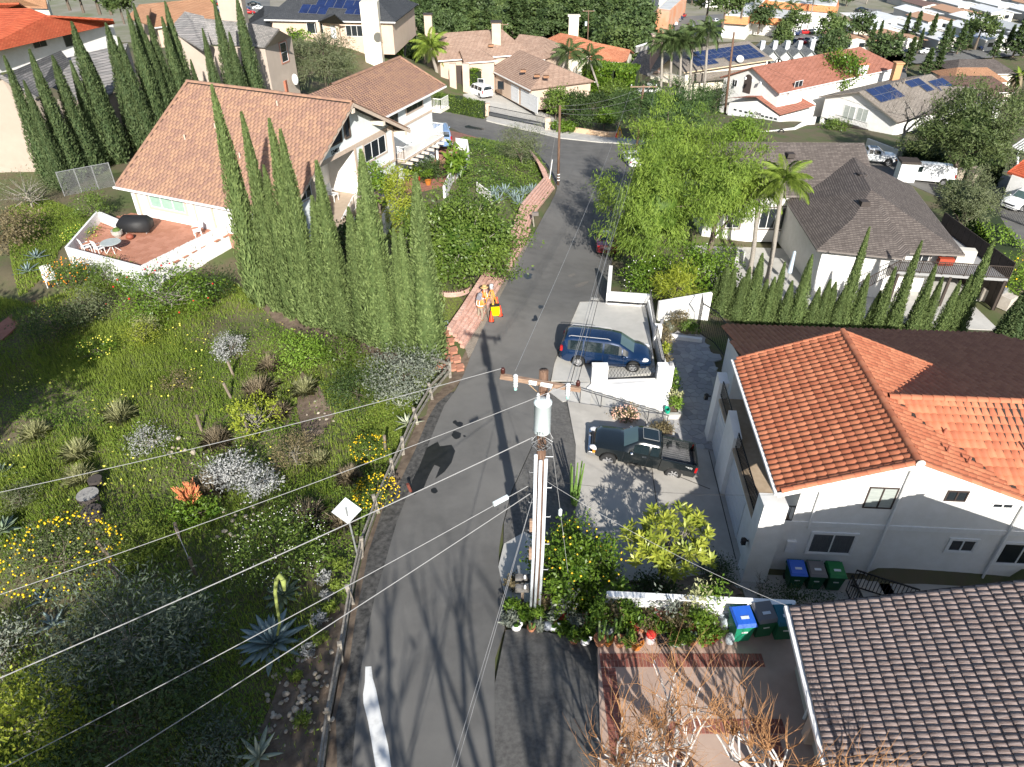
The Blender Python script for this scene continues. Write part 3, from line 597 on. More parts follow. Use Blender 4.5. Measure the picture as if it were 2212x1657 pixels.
gp([(.7,7.0)if zroof(.7)>7 else(2.95,6.9),(15.3,6.9),(15.3,zroof(15.3)),(8.9,10.1)])
gp([(.7,.3),(4.5,.3),(4.5,6.9),(2.95,6.9),(.7,zroof(.7))]);gp([(9.9,.3),(15.3,.3),(15.3,6.9),(9.9,6.9)]);gp([(4.5,.3),(9.9,.3),(9.9,3.1),(4.5,3.1)])
wb.add([B(13.7,15.3,.3),B(0.6,15.3,.3),B(.6,15.3,6.7),B(13.7,15.3,6.7)],[(0,3,2,1)])
wb.add([B(.6,.6,2.0),B(.6,15.3,2.0),B(.6,15.3,6.7),B(.6,8.9,10.1),B(.6,.6,5.4)],[(0,4,3,2,1)])
wb.o('wall',siding,HB)
lg=MB()
lg.add([gfr.at(4.5,3.1,-2.6),gfr.at(9.9,3.1,-2.6),gfr.at(9.9,6.9,-2.6),gfr.at(4.5,6.9,-2.6)],[(0,1,2,3)])
lg.add([gfr.at(9.9,3.1),gfr.at(9.9,3.1,-2.6),gfr.at(9.9,6.9,-2.6),gfr.at(9.9,6.9)],[(0,3,2,1)]);lg.add([gfr.at(4.5,3.1),gfr.at(4.5,3.1,-2.6),gfr.at(4.5,6.9,-2.6),gfr.at(4.5,6.9)],[(0,1,2,3)])
lg.o('loggia_wall',stucco_w,HB)
fl=MB();fbox(fl,gfr,4.0,9.9,3.0,3.12,-2.6,1.3);fbox(fl,gfr,4.0,9.9,2.75,3.0,1.1,1.3);fl.o('deck',M('tan_deck',(.42,.33,.25),(.48,.38,.29),sc=3,r=.9),HB)
bm=MB()
for A_ in((.7,15.35,6.68,6.98),(9.9,15.35,4.05,4.25)):fbox(bm,gfr,*A_,0,.06)
fbox(bm,gfr,9.75,10.0,3.1,6.68,0,.07);fbox(bm,gfr,15.1,15.36,4.25,6.68,0,.055);fbox(bm,gfr,4.35,4.6,3.1,6.68,0,.055);fbox(bm,ffr,1.0,1.2,2.95,5.1,0,.05)
fbox(bm,wfr,-1,8.3,5.05,5.25,0,.05);bm.o('trim_boards',trim_tan,HB)
for n_,z_ in((3.6,6.7),(8.9,9.75),(12.6,7.9),(15.6,6.35)):
 o_=MB();o_.bar(gfr.at(n_,z_,-.2),gfr.at(n_,z_-.02,1.05),.3,.32);o_.o('outrigger_beam',M('cream_beam',(.66,.58,.48),r=.7),HB)
def poly_win(par,f,pts,nm='gable_window'):
 mb=MB();P3=[f.at(a,z,.03)for a,z in pts];k=len(pts)
 for i in range(k):mb.bar(P3[i],P3[(i+1)%k],.12,.1,up=f.n)
 o=mb.o(nm,M('umber_frame',(.10,.075,.06),r=.6),par);p=MB();p.add([f.at(a,z,.02)for a,z in pts],[tuple(range(k))]);p.o('pane',glass,o);return o
poly_win(HB,gfr,[(6.5,7.65),(8.45,7.65),(8.52,9.3),(6.55,8.45)]);poly_win(HB,gfr,[(8.9,7.67),(9.56,7.67),(9.56,9.35),(8.95,9.35)]);poly_win(HB,gfr,[(5.2,7.3),(6.0,7.3),(6.0,8.0),(5.2,7.6)])
win(HB,gfr,11.05,14.1,5.2,6.55,n=3,trim=.14,tm=trim_tan);win(HB,gfr,3.0,4.2,5.1,6.27,n=2,trim=.1,tm=trim_tan);win(HB,gfr,13.6,14.3,2.38,3.17,n=1,trim=.14,tm=trim_tan)
win(HB,Fr(gfr.at(0,0,-2.55),Bn),5.3,6.9,3.15,5.6,n=2,fm=trim_greige,name='sliding_door')
win(HB,Fr(gfr.at(0,0,-2.55),Bn),7.4,8.3,4.2,5.6,n=1,fm=trim_greige)
win(HB,ffr,2.3,5.5,3.87,4.87,n=3,gmat=M('green_blind',(.26,.40,.33),(.33,.47,.39),sc=2,r=.3),trim=.2,tm=M('pink_trim',(.55,.42,.35),r=.7))
dr=MB();fbox(dr,ffr,6.5,7.9,2.95,5.0,0,.05);fbox(dr,ffr,6.35,6.5,2.95,5.05,0,.06,1);fbox(dr,ffr,7.9,8.05,2.95,5.05,0,.06,1);dr.o('screen_door',[M('screen_grey',(.52,.53,.55),r=.5),trim_tan],HB)
wf_=MB();wf_.add([ffr.at(.6,1.2),ffr.at(14.3,1.2),ffr.at(14.3,5.25),ffr.at(.6,5.25)],[(0,1,2,3)]);wf_.o('front_wall',stucco_w,HB)
ww=MB();ww.add([wfr.at(-1,-1),wfr.at(8.3,-1),wfr.at(8.3,6.9),wfr.at(-1,6.9)],[(0,1,2,3)]);ww.add([W(-.6,8.3,-1),W(-8.6,8.3,-1),W(-8.6,8.3,6.9),W(-4.6,8.3,8.9),W(-.6,8.3,6.9)],[(0,1,2,3,4)])
ww.add([W(-8.6,-3,0),W(-8.6,8.3,0),W(-8.6,8.3,6.9),W(-8.6,-3,6.9)],[(0,3,2,1)]);ww.o('wing_wall',siding,HB)
win(HB,wfr,3.75,6.63,6.0,6.72,n=3,fm=trim_greige,trim=.12,tm=trim_tan);win(HB,wfr,.9,2.3,5.3,6.65,n=2,fm=trim_greige,name='sliding_door')
bl=MB();bl.prism([W(-.6,.3,0),W(.9,.3,0),W(.9,7.6,0),W(-.6,7.6,0)],3.0,3.15);bl.o('balcony',M('balcony_deck',(.5,.40,.32),r=.8),HB)
for i in range(8):j_=MB();j_.bar(W(-.5,.6+i*.97,2.92),W(1.5,.6+i*.97,2.9),.16,.2);j_.o('joist',M('pale_joist',(.6,.53,.46),r=.7),HB)
for a_,b_ in((W(.9,.3,3.15),W(.9,7.6,3.15)),(W(-.6,7.6,3.15),W(.9,7.6,3.15)),(W(-.6,.3,3.15),W(.9,.3,3.15))):rail(HB,a_,b_,1.15,mat=white)
for a_,b_ in((gfr.at(7.2,3.12,1.25),gfr.at(9.9,3.12,1.25)),(gfr.at(10.0,3.0,.9),gfr.at(11.4,3.0,.9)),(gfr.at(5.4,2.0,1.25),gfr.at(7.2,3.12,1.25))):rail(HB,a_,b_,1.05,mat=white)
st_=MB();st_.bar(gfr.at(5.0,1.75,1.2),gfr.at(7.3,3.0,1.2),.12,.35);st_.o('stair_stringer',M('cream_beam',(.66,.58,.48)),HB)
for n_,d_,z0 in((7.0,1.2,0),(9.7,1.2,0)):MB().tube([gfr.at(n_,z0,d_),gfr.at(n_,2.8,d_)],.1,8).o('deck_post',white,HB)
MB().box(W(.75,6.4,1.0),(.2,.2,4.2)).o('balcony_post',white,HB)
rail(HB,W(-.6,8.4,5.2),W(.3,8.4,5.2),1.0,mat=white);rail(HB,W(.3,8.4,5.2),W(.3,9.9,5.2),1.0,mat=white)
MB().prism([W(-1,8.3,0),W(.35,8.3,0),W(.35,10,0),W(-1,10,0)],5.0,5.2).o('far_balcony',stucco_c,HB)
def text3d(s,par,origin,right,up,size,mat,name='number',ext=.02,upright=True):
 cu=bpy.data.curves.new(name,'FONT');cu.body=s;cu.size=size;cu.extrude=ext;cu.align_x='CENTER'
 o=bpy.data.objects.new(name,cu);COL.objects.link(o);cu.materials.append(mat);right=Vector(right).normalized();up=Vector(up).normalized()
 me=bpy.data.meshes.new_from_object(o);bpy.data.objects.remove(o);me.name=name;o=bpy.data.objects.new(name,me);COL.objects.link(o)
 put(o,par);m=Matrix((right,up,right.cross(up))).transposed().to_4x4();m.translation=Vector(origin);o.matrix_basis=m;return o
text3d('12401',HB,gfr.at(7.5,7.06,.05),Bn,(0,0,1),.42,black,'house_number')
for d_,n_ in((3.2,4.3),(5.1,5.5),(9.0,7.9),(8.6,3.6),(12.5,4.0)):MB().tube([B(d_,n_,5.2+n_*b_s-.1),B(d_,n_,5.2+n_*b_s+.35)],.06,7).o('vent_pipe',trim_tan,roofB)
# plants: generators
def unit(a):return a/(np.linalg.norm(a,axis=1,keepdims=True)+1e-9)
def rnd3(n):return unit(RNG.normal(size=(n,3)))
def leafquads(C,Ax,Lh,Wh,nrm=None,fold=0.0):
 n=len(C);Ax=unit(Ax);N=rnd3(n)if nrm is None else unit(nrm+RNG.normal(size=(n,3))*.45)
 Bx=unit(np.cross(Ax,N));Lh=np.broadcast_to(Lh,(n,))[:,None];Wh=np.broadcast_to(Wh,(n,))[:,None]
 V=np.stack([C-Ax*Lh,C+Bx*Wh,C+Ax*Lh,C-Bx*Wh],1).reshape(-1,3)
 return V,np.arange(4*n).reshape(n,4)
def join(parts):
 V=[];F=[];W=[];k=0
 for v,f,w in parts:V.append(v);F.append(f+k);W.append(w);k+=len(v)
 return np.concatenate(V),np.concatenate(F),np.concatenate(W)
def tubes_np(segs,n=5):
 """segs: (a, b, ra, rb)"""
 a=np.array([s[0]for s in segs],float);b=np.array([s[1]for s in segs],float);ra=np.array([s[2]for s in segs]);rb=np.array([s[3]for s in segs])
 d=unit(b-a);h=np.where(np.abs(d[:,2:3])<.9,np.array([[0,0,1.]]),np.array([[1.,0,0]]));e=unit(np.cross(d,h));f=np.cross(d,e);m=len(a)
 t=np.arange(n)*2*np.pi/n;ring=e[:,None]*np.cos(t)[None,:,None]+f[:,None]*np.sin(t)[None,:,None]
 V=np.concatenate([a[:,None]+ring*ra[:,None,None],b[:,None]+ring*rb[:,None,None]],1).reshape(-1,3)
 j=np.arange(n);q_=np.stack([j,(j+1)%n,(j+1)%n+n,j+n],1);F=(q_[None]+(np.arange(m)*2*n)[:,None,None]).reshape(-1,4)
 return V,F
def crown(rad,nc,nl,ls,lw,rc=.3,shell=(.55,1.0),flat=0.,droop=0.,up=.3,bottom=-.75,seed=None,cz=0.,lump=.18):
 """clumped leaf cloud in an ellipsoid; returns V, F, var and clump centres"""
 rad=np.array(rad,float);d=rnd3(nc*3);d=d[d[:,2]>bottom][:nc];nc=len(d)
 k=RNG.uniform(*shell,nc)*(1+lump*np.sin(d[:,0]*4.1+seed_phase(seed))*np.sin(d[:,1]*3.3+1.7*seed_phase(seed))+lump*.6*RNG.normal(size=nc))
 cc=d*k[:,None]*rad;cc[:,2]+=cz
 ci=RNG.integers(0,nc,nl);off=RNG.normal(size=(nl,3))*rc*np.mean(rad)*np.array([1,1,.75])
 C=cc[ci]+off;out=unit(d[ci]+off*.6+np.array([0,0,up]))
 Ax=unit(rnd3(nl)*1.0+out*.6+np.array([0,0,-droop]));sz=RNG.uniform(.65,1.25,nl)
 V,F=leafquads(C,Ax,ls*sz,lw*sz,out);var=np.clip(RNG.random(nc)[ci]*.55+RNG.random(nl)*.45,0,1)
 return V,F,var,cc
def seed_phase(s):return 0.0 if s is None else(s*2.399)%6.28
def limbs(base,top,cc,r0,k=10,wob=.25):
 segs=[];base=np.array(base,float);top=np.array(top,float);n=5;pts=[base+(top-base)*i/n+RNG.normal(size=3)*wob*.25*(0<i<n)for i in range(n+1)]
 for i in range(n):segs.append((pts[i],pts[i+1],r0*(1-.55*i/n),r0*(1-.55*(i+1)/n)))
 for c in cc[RNG.permutation(len(cc))[:k]]:
  s=pts[RNG.integers(2,n+1)];m=(s+c)/2+RNG.normal(size=3)*wob*.5;segs+=[(s,m,r0*.38,r0*.24),(m,c,r0*.24,r0*.06)]
 return segs
def mk_tree(name,label,cat,loc,meshes,rz=0,sc=(1,1,1),group=None):
 t=T(name,label,cat,loc,rz,group);t.scale=sc
 for nm,me in meshes:
  o=bpy.data.objects.new(nm,me);COL.objects.link(o);o.parent=t
  if nm in('flowers','fruit','leaves','twigs'):o['kind']='stuff'
 return t
L_cyp=LEAF('cypress_leaf',(.075,.115,.034),(.19,.25,.085),tr=.12,r=.7)
L_cyp2=LEAF('dark_cypress_leaf',(.05,.085,.03),(.125,.165,.065),tr=.12,r=.7)
L_green=LEAF('citrus_leaf',(.045,.09,.014),(.17,.24,.045),r=.4)
L_lemon=LEAF('lemon_leaf',(.05,.115,.012),(.17,.26,.03),r=.4)
L_bright=LEAF('bright_leaf',(.10,.19,.02),(.24,.36,.05),tr=.3)
L_pepper=LEAF('pepper_leaf',(.09,.16,.022),(.27,.37,.06),tr=.35,r=.6)
L_pine=LEAF('pine_needle',(.03,.065,.018),(.085,.14,.04),tr=.15,r=.6)
L_olive=LEAF('olive_leaf',(.07,.09,.04),(.16,.18,.09),tr=.15)
L_dark=LEAF('dark_leaf',(.022,.045,.012),(.07,.11,.03))
L_slate=LEAF('slate_leaf',(.055,.075,.05),(.135,.165,.115),tr=.1)
L_grey=LEAF('grey_leaf',(.13,.155,.115),(.28,.30,.245),tr=.1)
L_silver=LEAF('silver_leaf',(.24,.25,.24),(.42,.42,.41),tr=.1)
L_dry=LEAF('dry_grass',(.21,.165,.105),(.36,.30,.20),tr=.2)
L_fount=LEAF('fountain_grass',(.26,.28,.11),(.52,.51,.28),tr=.25)
L_ylw=LEAF('yellow_green_leaf',(.19,.24,.02),(.36,.40,.05),tr=.3)
L_mag=LEAF('plumeria_leaf',(.14,.20,.025),(.40,.42,.06),tr=.2,r=.35,rnd=0)
L_bronze=LEAF('bronze_leaf',(.10,.085,.04),(.25,.20,.11))
L_palm=LEAF('palm_leaf',(.10,.16,.02),(.26,.34,.06),tr=.25)
L_palmd=LEAF('dark_palm_leaf',(.04,.075,.02),(.11,.15,.055),tr=.2)
L_aga=LEAF('agave_leaf',(.16,.225,.215),(.30,.38,.37),tr=.05,r=.5)
L_agag=LEAF('green_agave_leaf',(.15,.21,.13),(.28,.34,.22),tr=.05,r=.5)
L_agav=LEAF('variegated_agave_leaf',(.30,.34,.22),(.52,.54,.40),tr=.05,r=.5)
L_grass=LEAF('meadow_grass',(.115,.175,.022),(.31,.385,.07),tr=.35,rnd=0)
L_cover=LEAF('ground_cover',(.075,.145,.016),(.22,.315,.045),tr=.3,rnd=0)
F_yel=M('yellow_petal',(.75,.50,.01),r=.6);F_pal=M('pale_yellow_petal',(.70,.66,.10),r=.6);F_org=M('orange_fruit',(.75,.28,.02),r=.5);F_lem=M('lemon_fruit',(.80,.50,.03),r=.5)
F_wht=M('white_petal',(.75,.74,.70),r=.6);F_red=M('red_petal',(.60,.02,.02),r=.6);F_cor=M('coral_stem',(.75,.20,.11),(.60,.34,.12),sc=6,r=.6)
def cypress_mesh(mat,seed,H=10.,Rm=.9,n=6500):
 t=RNG.random(n)**.85;th=RNG.uniform(0,6.283,n);ph=seed_phase(seed)
 prof=lambda t:Rm*np.clip(.55+t*4.0,0,1)*(1-t)**.82+.035
 lum=1+.16*np.sin(3*th+5*t+ph)*np.sin(11*t+ph)+.08*np.sin(7*th-16*t+2*ph)
 r=prof(t)*lum*RNG.uniform(.72,1.08,n);C=np.stack([r*np.cos(th),r*np.sin(th),t*H],1)
 Ax=np.stack([np.cos(th)*.42,np.sin(th)*.42,np.ones(n)],1)+RNG.normal(size=(n,3))*.33;nr=np.stack([np.cos(th),np.sin(th),.2+0*th],1)
 s=RNG.uniform(.6,1.25,n)*(1-.45*t);V,F=leafquads(C,Ax,.155*s,.05*s,nr);var=np.clip(.5+.35*np.sin(5*th+9*t+ph)*RNG.random(n)+RNG.normal(size=n)*.2,0,1)
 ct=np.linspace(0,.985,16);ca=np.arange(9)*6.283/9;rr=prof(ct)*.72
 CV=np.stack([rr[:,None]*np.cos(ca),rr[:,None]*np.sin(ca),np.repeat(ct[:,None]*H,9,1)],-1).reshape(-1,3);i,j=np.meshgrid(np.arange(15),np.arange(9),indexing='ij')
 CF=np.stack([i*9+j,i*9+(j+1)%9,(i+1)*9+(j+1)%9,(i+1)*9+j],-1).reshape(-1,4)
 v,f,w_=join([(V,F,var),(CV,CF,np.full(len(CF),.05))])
 return npmesh('cypress_crown',v,f,mat,var=w_)
trunk_cyp=MB().tube([(0,0,-.4),(0,0,2.5)],[.16,.1],7).mesh('trunk',bark)
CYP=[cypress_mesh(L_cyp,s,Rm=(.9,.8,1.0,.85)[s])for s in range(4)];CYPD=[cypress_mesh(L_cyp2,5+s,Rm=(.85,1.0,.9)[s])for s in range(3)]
def ratio(u,v):
 x,y,d=ray(u,v);return x/y
def on_line(u,v,p0,p1):
 k=ratio(u,v);dx,dy=p1[0]-p0[0],p1[1]-p0[1];s=(k*p0[1]-p0[0])/(dx-k*dy);return p0[0]+s*dx,p0[1]+s*dy
def cypress_row(tips,p0,p1,protos,lab,group,rs=1.0,jit=.25,zf=None):
 tips=sorted(tips);n=len(tips)
 for i,tp in enumerate(tips):
  x,y=on_line(tp[0],tp[1],p0,p1);j=RNG.uniform(-jit,jit);y2=y+j;x2=x*y2/y;z=(zf or g1)(x2,y2)-.05;h=PY(tp[0],tp[1],y2).z-z;h=max(h,1.2)
  s=h/10.;rr=rs*(tp[2]if len(tp)>2 else 1.0)*random.uniform(.92,1.08)
  mk_tree('cypress',lab%ORD[i],'cypress tree',(x2,y2,z),[('crown',random.choice(protos)),('trunk',trunk_cyp)],random.uniform(0,6.28),(rr,rr,s),group)
gA,gB=G(522,640),G(936,785)
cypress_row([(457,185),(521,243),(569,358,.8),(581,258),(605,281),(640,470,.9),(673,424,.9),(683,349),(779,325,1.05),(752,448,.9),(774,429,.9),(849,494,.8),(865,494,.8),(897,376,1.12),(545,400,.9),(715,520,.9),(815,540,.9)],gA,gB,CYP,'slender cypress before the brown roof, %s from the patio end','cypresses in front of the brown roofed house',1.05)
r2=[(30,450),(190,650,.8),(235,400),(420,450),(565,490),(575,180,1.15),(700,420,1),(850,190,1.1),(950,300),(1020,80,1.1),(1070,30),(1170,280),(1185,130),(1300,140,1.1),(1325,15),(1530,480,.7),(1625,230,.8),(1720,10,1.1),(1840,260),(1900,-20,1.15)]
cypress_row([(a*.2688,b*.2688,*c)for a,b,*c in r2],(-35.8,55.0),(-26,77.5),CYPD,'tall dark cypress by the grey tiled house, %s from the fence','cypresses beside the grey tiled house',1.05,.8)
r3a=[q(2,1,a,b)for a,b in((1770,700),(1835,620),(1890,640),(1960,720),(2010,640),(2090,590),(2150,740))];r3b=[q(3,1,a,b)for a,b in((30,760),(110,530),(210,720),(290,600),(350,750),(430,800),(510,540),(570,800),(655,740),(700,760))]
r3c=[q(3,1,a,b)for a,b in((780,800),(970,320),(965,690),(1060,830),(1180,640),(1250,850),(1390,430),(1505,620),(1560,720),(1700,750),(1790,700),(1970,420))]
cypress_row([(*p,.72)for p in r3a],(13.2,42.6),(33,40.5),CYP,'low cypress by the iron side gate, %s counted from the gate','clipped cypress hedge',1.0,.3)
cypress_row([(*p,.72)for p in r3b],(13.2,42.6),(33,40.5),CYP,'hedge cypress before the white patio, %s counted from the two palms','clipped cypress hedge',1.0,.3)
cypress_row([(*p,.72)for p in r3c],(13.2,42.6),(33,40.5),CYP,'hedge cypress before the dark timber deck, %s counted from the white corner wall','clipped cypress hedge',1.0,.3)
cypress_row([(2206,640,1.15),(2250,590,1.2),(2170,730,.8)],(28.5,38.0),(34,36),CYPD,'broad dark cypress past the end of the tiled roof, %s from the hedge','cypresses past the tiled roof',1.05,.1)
# leafy trees and bushes
def leafy(name,label,cat,loc,rad,cz,mat,nl,ls,lw,nc=60,rc=.22,trunk=.12,tm=None,flowers=None,k=12,group=None,droop=0.,seed=1,shell=(.55,1.),up=.3,lump=.18,bottom=-.75,dense=0.):
 V,F,var,cc=crown(rad,nc,nl,ls,lw,rc,shell,droop=droop,seed=seed,cz=cz,up=up,lump=lump,bottom=bottom)
 if dense:  # inner core closes gaps; its darkest leaf tone paints in deep crown shade
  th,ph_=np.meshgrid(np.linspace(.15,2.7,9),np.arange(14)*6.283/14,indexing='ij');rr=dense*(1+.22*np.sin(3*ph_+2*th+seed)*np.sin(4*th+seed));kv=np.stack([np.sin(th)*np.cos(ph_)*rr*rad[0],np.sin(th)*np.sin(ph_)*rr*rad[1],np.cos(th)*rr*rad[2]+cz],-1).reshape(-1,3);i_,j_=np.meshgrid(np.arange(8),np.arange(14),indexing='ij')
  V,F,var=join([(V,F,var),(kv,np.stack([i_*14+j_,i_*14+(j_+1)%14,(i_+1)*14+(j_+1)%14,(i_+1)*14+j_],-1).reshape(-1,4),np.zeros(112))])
 ps=[('crown',npmesh('crown',V,F,mat,var=var))]
 if trunk:sg=limbs((0,0,-.3),(0,0,cz*.9),cc,trunk,k);v,f=tubes_np(sg);ps.append(('trunk',npmesh('trunk',v,f,tm or bark)))
 if flowers:
  fm,fn,fs=flowers;d=rnd3(fn*2);d=d[d[:,2]>-.3][:fn];C=d*np.array(rad)*RNG.uniform(.9,1.12,(len(d),1));C[:,2]+=cz
  vv,ff=[],[];o=np.array([(1,0,0),(-1,0,0),(0,1,0),(0,-1,0),(0,0,1),(0,0,-1)],float);of=np.array([(0,2,4),(2,1,4),(1,3,4),(3,0,4),(2,0,5),(1,2,5),(3,1,5),(0,3,5)])
  s=fs*RNG.uniform(.7,1.2,len(C));vv=(C[:,None]+o[None]*s[:,None,None]).reshape(-1,3);ff=(of[None]+(np.arange(len(C))*6)[:,None,None]).reshape(-1,3)
  ps.append(('fruit' if fm in(F_org,F_lem)else 'flowers',npmesh('flowers',vv,ff,fm)))
 return mk_tree(name,label,cat,loc,ps,random.uniform(-.3,.3),(1,1,1),group)
def bush(label,u,v,w,h,mat,nl=1800,ls=.07,lw=.03,name='shrub',cat='shrub',dz=0,**k):
 p=G(u,v);p.z+=dz;k.setdefault('trunk',.04);return leafy(name,label,cat,p,(w/2,w/2,h/2),h*.5,mat,nl,ls,lw,**k)
def grass_tuft(label,u,v,r,h,mat,n=700,name='ornamental_grass',p=None):
 p=p or G(u,v);th=RNG.uniform(0,6.283,n);lean=RNG.random(n)**.7;d=np.stack([np.cos(th)*lean,np.sin(th)*lean,1.15-lean*.55+0*th],1);d=unit(d);L=RNG.uniform(.6,1.1,n)[:,None]*math.hypot(r,h)*.8
 b=np.stack([RNG.normal(size=n)*r*.12,RNG.normal(size=n)*r*.12,0*th],1);m=b+d*L*.6;t=b+d*L+np.array([0,0,-1])*L*(lean[:,None]**2)*.38;sd=unit(np.cross(d,np.array([[0,0,1.]])+RNG.normal(size=(n,3))*.2))*.012
 V=np.stack([b-sd,b+sd,m+sd,t,m-sd],1).reshape(-1,3);F=np.arange(5*n).reshape(n,5)
 return mk_tree(name,label,'grass clump',p,[('blades',npmesh('blades',V,F,mat,var=RNG.random(n)))],0)
def blade_mesh(L,w,th,mat,curl=.25,n=6,var=.5,name='leaf'):
 V=[];F=[]
 for i in range(n+1):
  t=i/n;ww=w*(math.sin(math.pi*min(1,.22+t*.78))**.7)*(1 if t<.98 else .05);y=L*t;z=-curl*L*t*t
  V+=[(-ww,y,z+ww*.35),(0,y,z),(ww,y,z+ww*.35),(0,y,z-th*(1-t))]
 for i in range(n):
  a=i*4;F+=[(a,a+1,a+5,a+4),(a+1,a+2,a+6,a+5),(a+2,a+3,a+7,a+6),(a+3,a,a+4,a+7)]
 return npmesh(name,np.array(V),np.array(F),mat,var=np.clip(np.linspace(.7,.3,len(F))+var-.5,0,1),smooth=True)
def agave(label,u,v,R_,n,mat,w=.12,rise=(.15,1.35),curl=.15,p=None,name='agave',sc=1.):
 p=p or G(u,v);t=T(name,label,'agave',p);ms=[blade_mesh(R_,R_*w,R_*.05,mat,curl,var=x)for x in(.35,.5,.65)]
 for i in range(n):
  o=bpy.data.objects.new('leaf',ms[i%3]);COL.objects.link(o);o.parent=t;k=i/n;el=rise[0]+(rise[1]-rise[0])*k**1.1;s=(1.0-.45*k)*random.uniform(.88,1.08)
  o.matrix_basis=Matrix.Translation((0,0,R_*.08))@Matrix.Rotation(i*2.39996,4,'Z')@Matrix.Rotation(el,4,'X')@Matrix.Scale(s,4)
 return t
def frond_mesh(L,mat,n=34,lw=.03,ll=.5,droop=.9,name='frond',hang=.5):
 V=[];F=[];W_=[]
 pts=[Vector((0,L*(t-.12*droop*t**3),L*(.45*t-droop*.75*t*t)))for t in np.linspace(0,1,12)]
 sp=lambda t:pts[min(10,int(t*11))].lerp(pts[min(11,int(t*11)+1)],t*11-int(t*11))if t<1 else pts[11]
 for i in range(11):
  a,b=pts[i],pts[i+1];r=.03*(1-i/12);k=len(V);V+=[a+Vector((-r,0,0)),a+Vector((r,0,0)),b+Vector((r*.9,0,0)),b+Vector((-r*.9,0,0))];F.append((k,k+1,k+2,k+3));W_.append(.9)
 for i in range(n):
  t=.14+.84*i/n;p=sp(t);l=ll*math.sin(math.pi*(t*.75+.2))*random.uniform(.85,1.1)
  for s in(-1,1):
   d=Vector((s*.85,.55,-.1+random.uniform(-.1,.1)*2)).normalized();m=p+d*l*.5;e=p+d*l+Vector((0,0,-hang*l));wv=Vector((0,lw,.01));k=len(V)
   V+=[p-wv*.5,m-wv,e,m+wv];F.append((k,k+1,k+2,k+3));W_.append(random.random())
 return npmesh(name,np.array([tuple(v)for v in V]),np.array(F),mat,var=np.array(W_))
def palm(label,base,top,r,mat,L=2.6,n=26,fr=None,tm=None,name='palm_tree',group=None,dead=0,low=-.5):
 base,top=Vector(base),Vector(top);t=T(name,label,'palm tree',base,0,group);H=top-base
 pts=[H*(i/10)+Vector((math.sin(i*.5)*.06,math.cos(i*.4)*.05,0))for i in range(11)];rs=[r*(1.35 if i==0 else 1.0)*(1-.25*i/10)for i in range(11)]
 mb=MB();mb.tube(pts,rs,10);tr=bpy.data.objects.new('trunk',mb.mesh('trunk',tm or bark_pale,True));COL.objects.link(tr);tr.parent=t
 fr=fr or[frond_mesh(L*s,mat)for s in(1,.9,1.1)]
 for i in range(n):
  o=bpy.data.objects.new('frond',fr[i%len(fr)]);COL.objects.link(o);o.parent=t;k=i/n
  o.matrix_basis=Matrix.Translation(H)@Matrix.Rotation(i*2.39996+random.uniform(-.2,.2),4,'Z')@Matrix.Rotation(1.15-(1.15-low)*k**.9,4,'X')
 return t
def bare_tree(name,label,loc,H,r0,depth,mat,tmat,seed,spread=.6,lean=(0,0),twig=.9,kids=(2,3),upb=.25,trunk_frac=.28,dead_leaf=None,ntw=3,first=None,nside=.4,rk=(.52,.7)):
 rs=random.Random(seed);segs=[];tw=[]
 def grow(p,d,L,r,lv):
  n=3;q_=p
  for i in range(n):
   d=(d+Vector((rs.uniform(-1,1),rs.uniform(-1,1),rs.uniform(-.4,1)*upb*2))*.16).normalized();e=q_+d*L/n
   (segs if lv<depth else tw).append((tuple(q_),tuple(e),r*(1-.25*i/n),r*(1-.25*(i+1)/n)));q_=e
   if 0<lv<depth and rs.random()<nside:
    for _ in range(1):s_=(d+Vector((rs.uniform(-1,1),rs.uniform(-1,1),rs.uniform(-.3,1)))).normalized();tw.append((tuple(q_),tuple(q_+s_*L*.4),r*.22,r*.06))
  if lv<depth:
   for k in range(rs.choice(kids)):
    nd=(d+Vector((rs.uniform(-1,1),rs.uniform(-1,1),rs.uniform(-.25,.8)))*spread+Vector((0,0,upb*.5))).normalized();grow(q_,nd,(first if(lv==0 and first)else L)*rs.uniform(.62,.86),r*rs.uniform(*rk),lv+1)
  else:
   for k in range(ntw):
    s_=(d*.6+Vector((rs.uniform(-1,1),rs.uniform(-1,1),rs.uniform(.0,1.2)))).normalized();m=q_+s_*L*twig;tw.append((tuple(q_),tuple(m),r*.42,r*.2));s2=(s_+Vector((rs.uniform(-.5,.5),rs.uniform(-.5,.5),.3))).normalized();tw.append((tuple(m),tuple(m+s2*L*twig*.7),r*.2,r*.1))
 grow(Vector((0,0,-.3)),Vector((lean[0],lean[1],1)).normalized(),H*trunk_frac,r0,0)
 v,f=tubes_np(segs,7);v2,f2=tubes_np(tw,3)
 return mk_tree(name,label,'tree',loc,[('branches',npmesh('branches',v,f,mat,smooth=True)),('twigs',npmesh('twigs',v2,f2,tmat))])
 # grass and ground cover
def scatter(poly,n,keep=None):
 xs=[p[0]for p in poly];ys=[p[1]for p in poly];out=[]
 X=RNG.uniform(min(xs),max(xs),n*3);Y=RNG.uniform(min(ys),max(ys),n*3);m=inpoly(X,Y,poly)
 for pl_,zf in PADS:m&=~inpoly(X,Y,pl_)
 for b_ in BARE:m&=~(inpoly(X,Y,[(p.x,p.y)for p in b_])&(RNG.random(len(X))<.93))
 X,Y=X[m],Y[m]
 if keep is not None:k=keep(X,Y)>RNG.random(len(X));X,Y=X[k],Y[k]
 X,Y=X[:n],Y[:n];return X,Y,gz(X,Y)
def hillz(X,Y,Z):
 h=np.clip((-X-3)/6,0,1)*np.clip((48-Y)/6,0,1)
 return Z+h*(.10*np.sin(X*1.3+1.1*np.sin(Y*.7))+.08*np.sin(Y*1.7+X*.6)+.05*np.sin(X*3.1+Y*2.3))
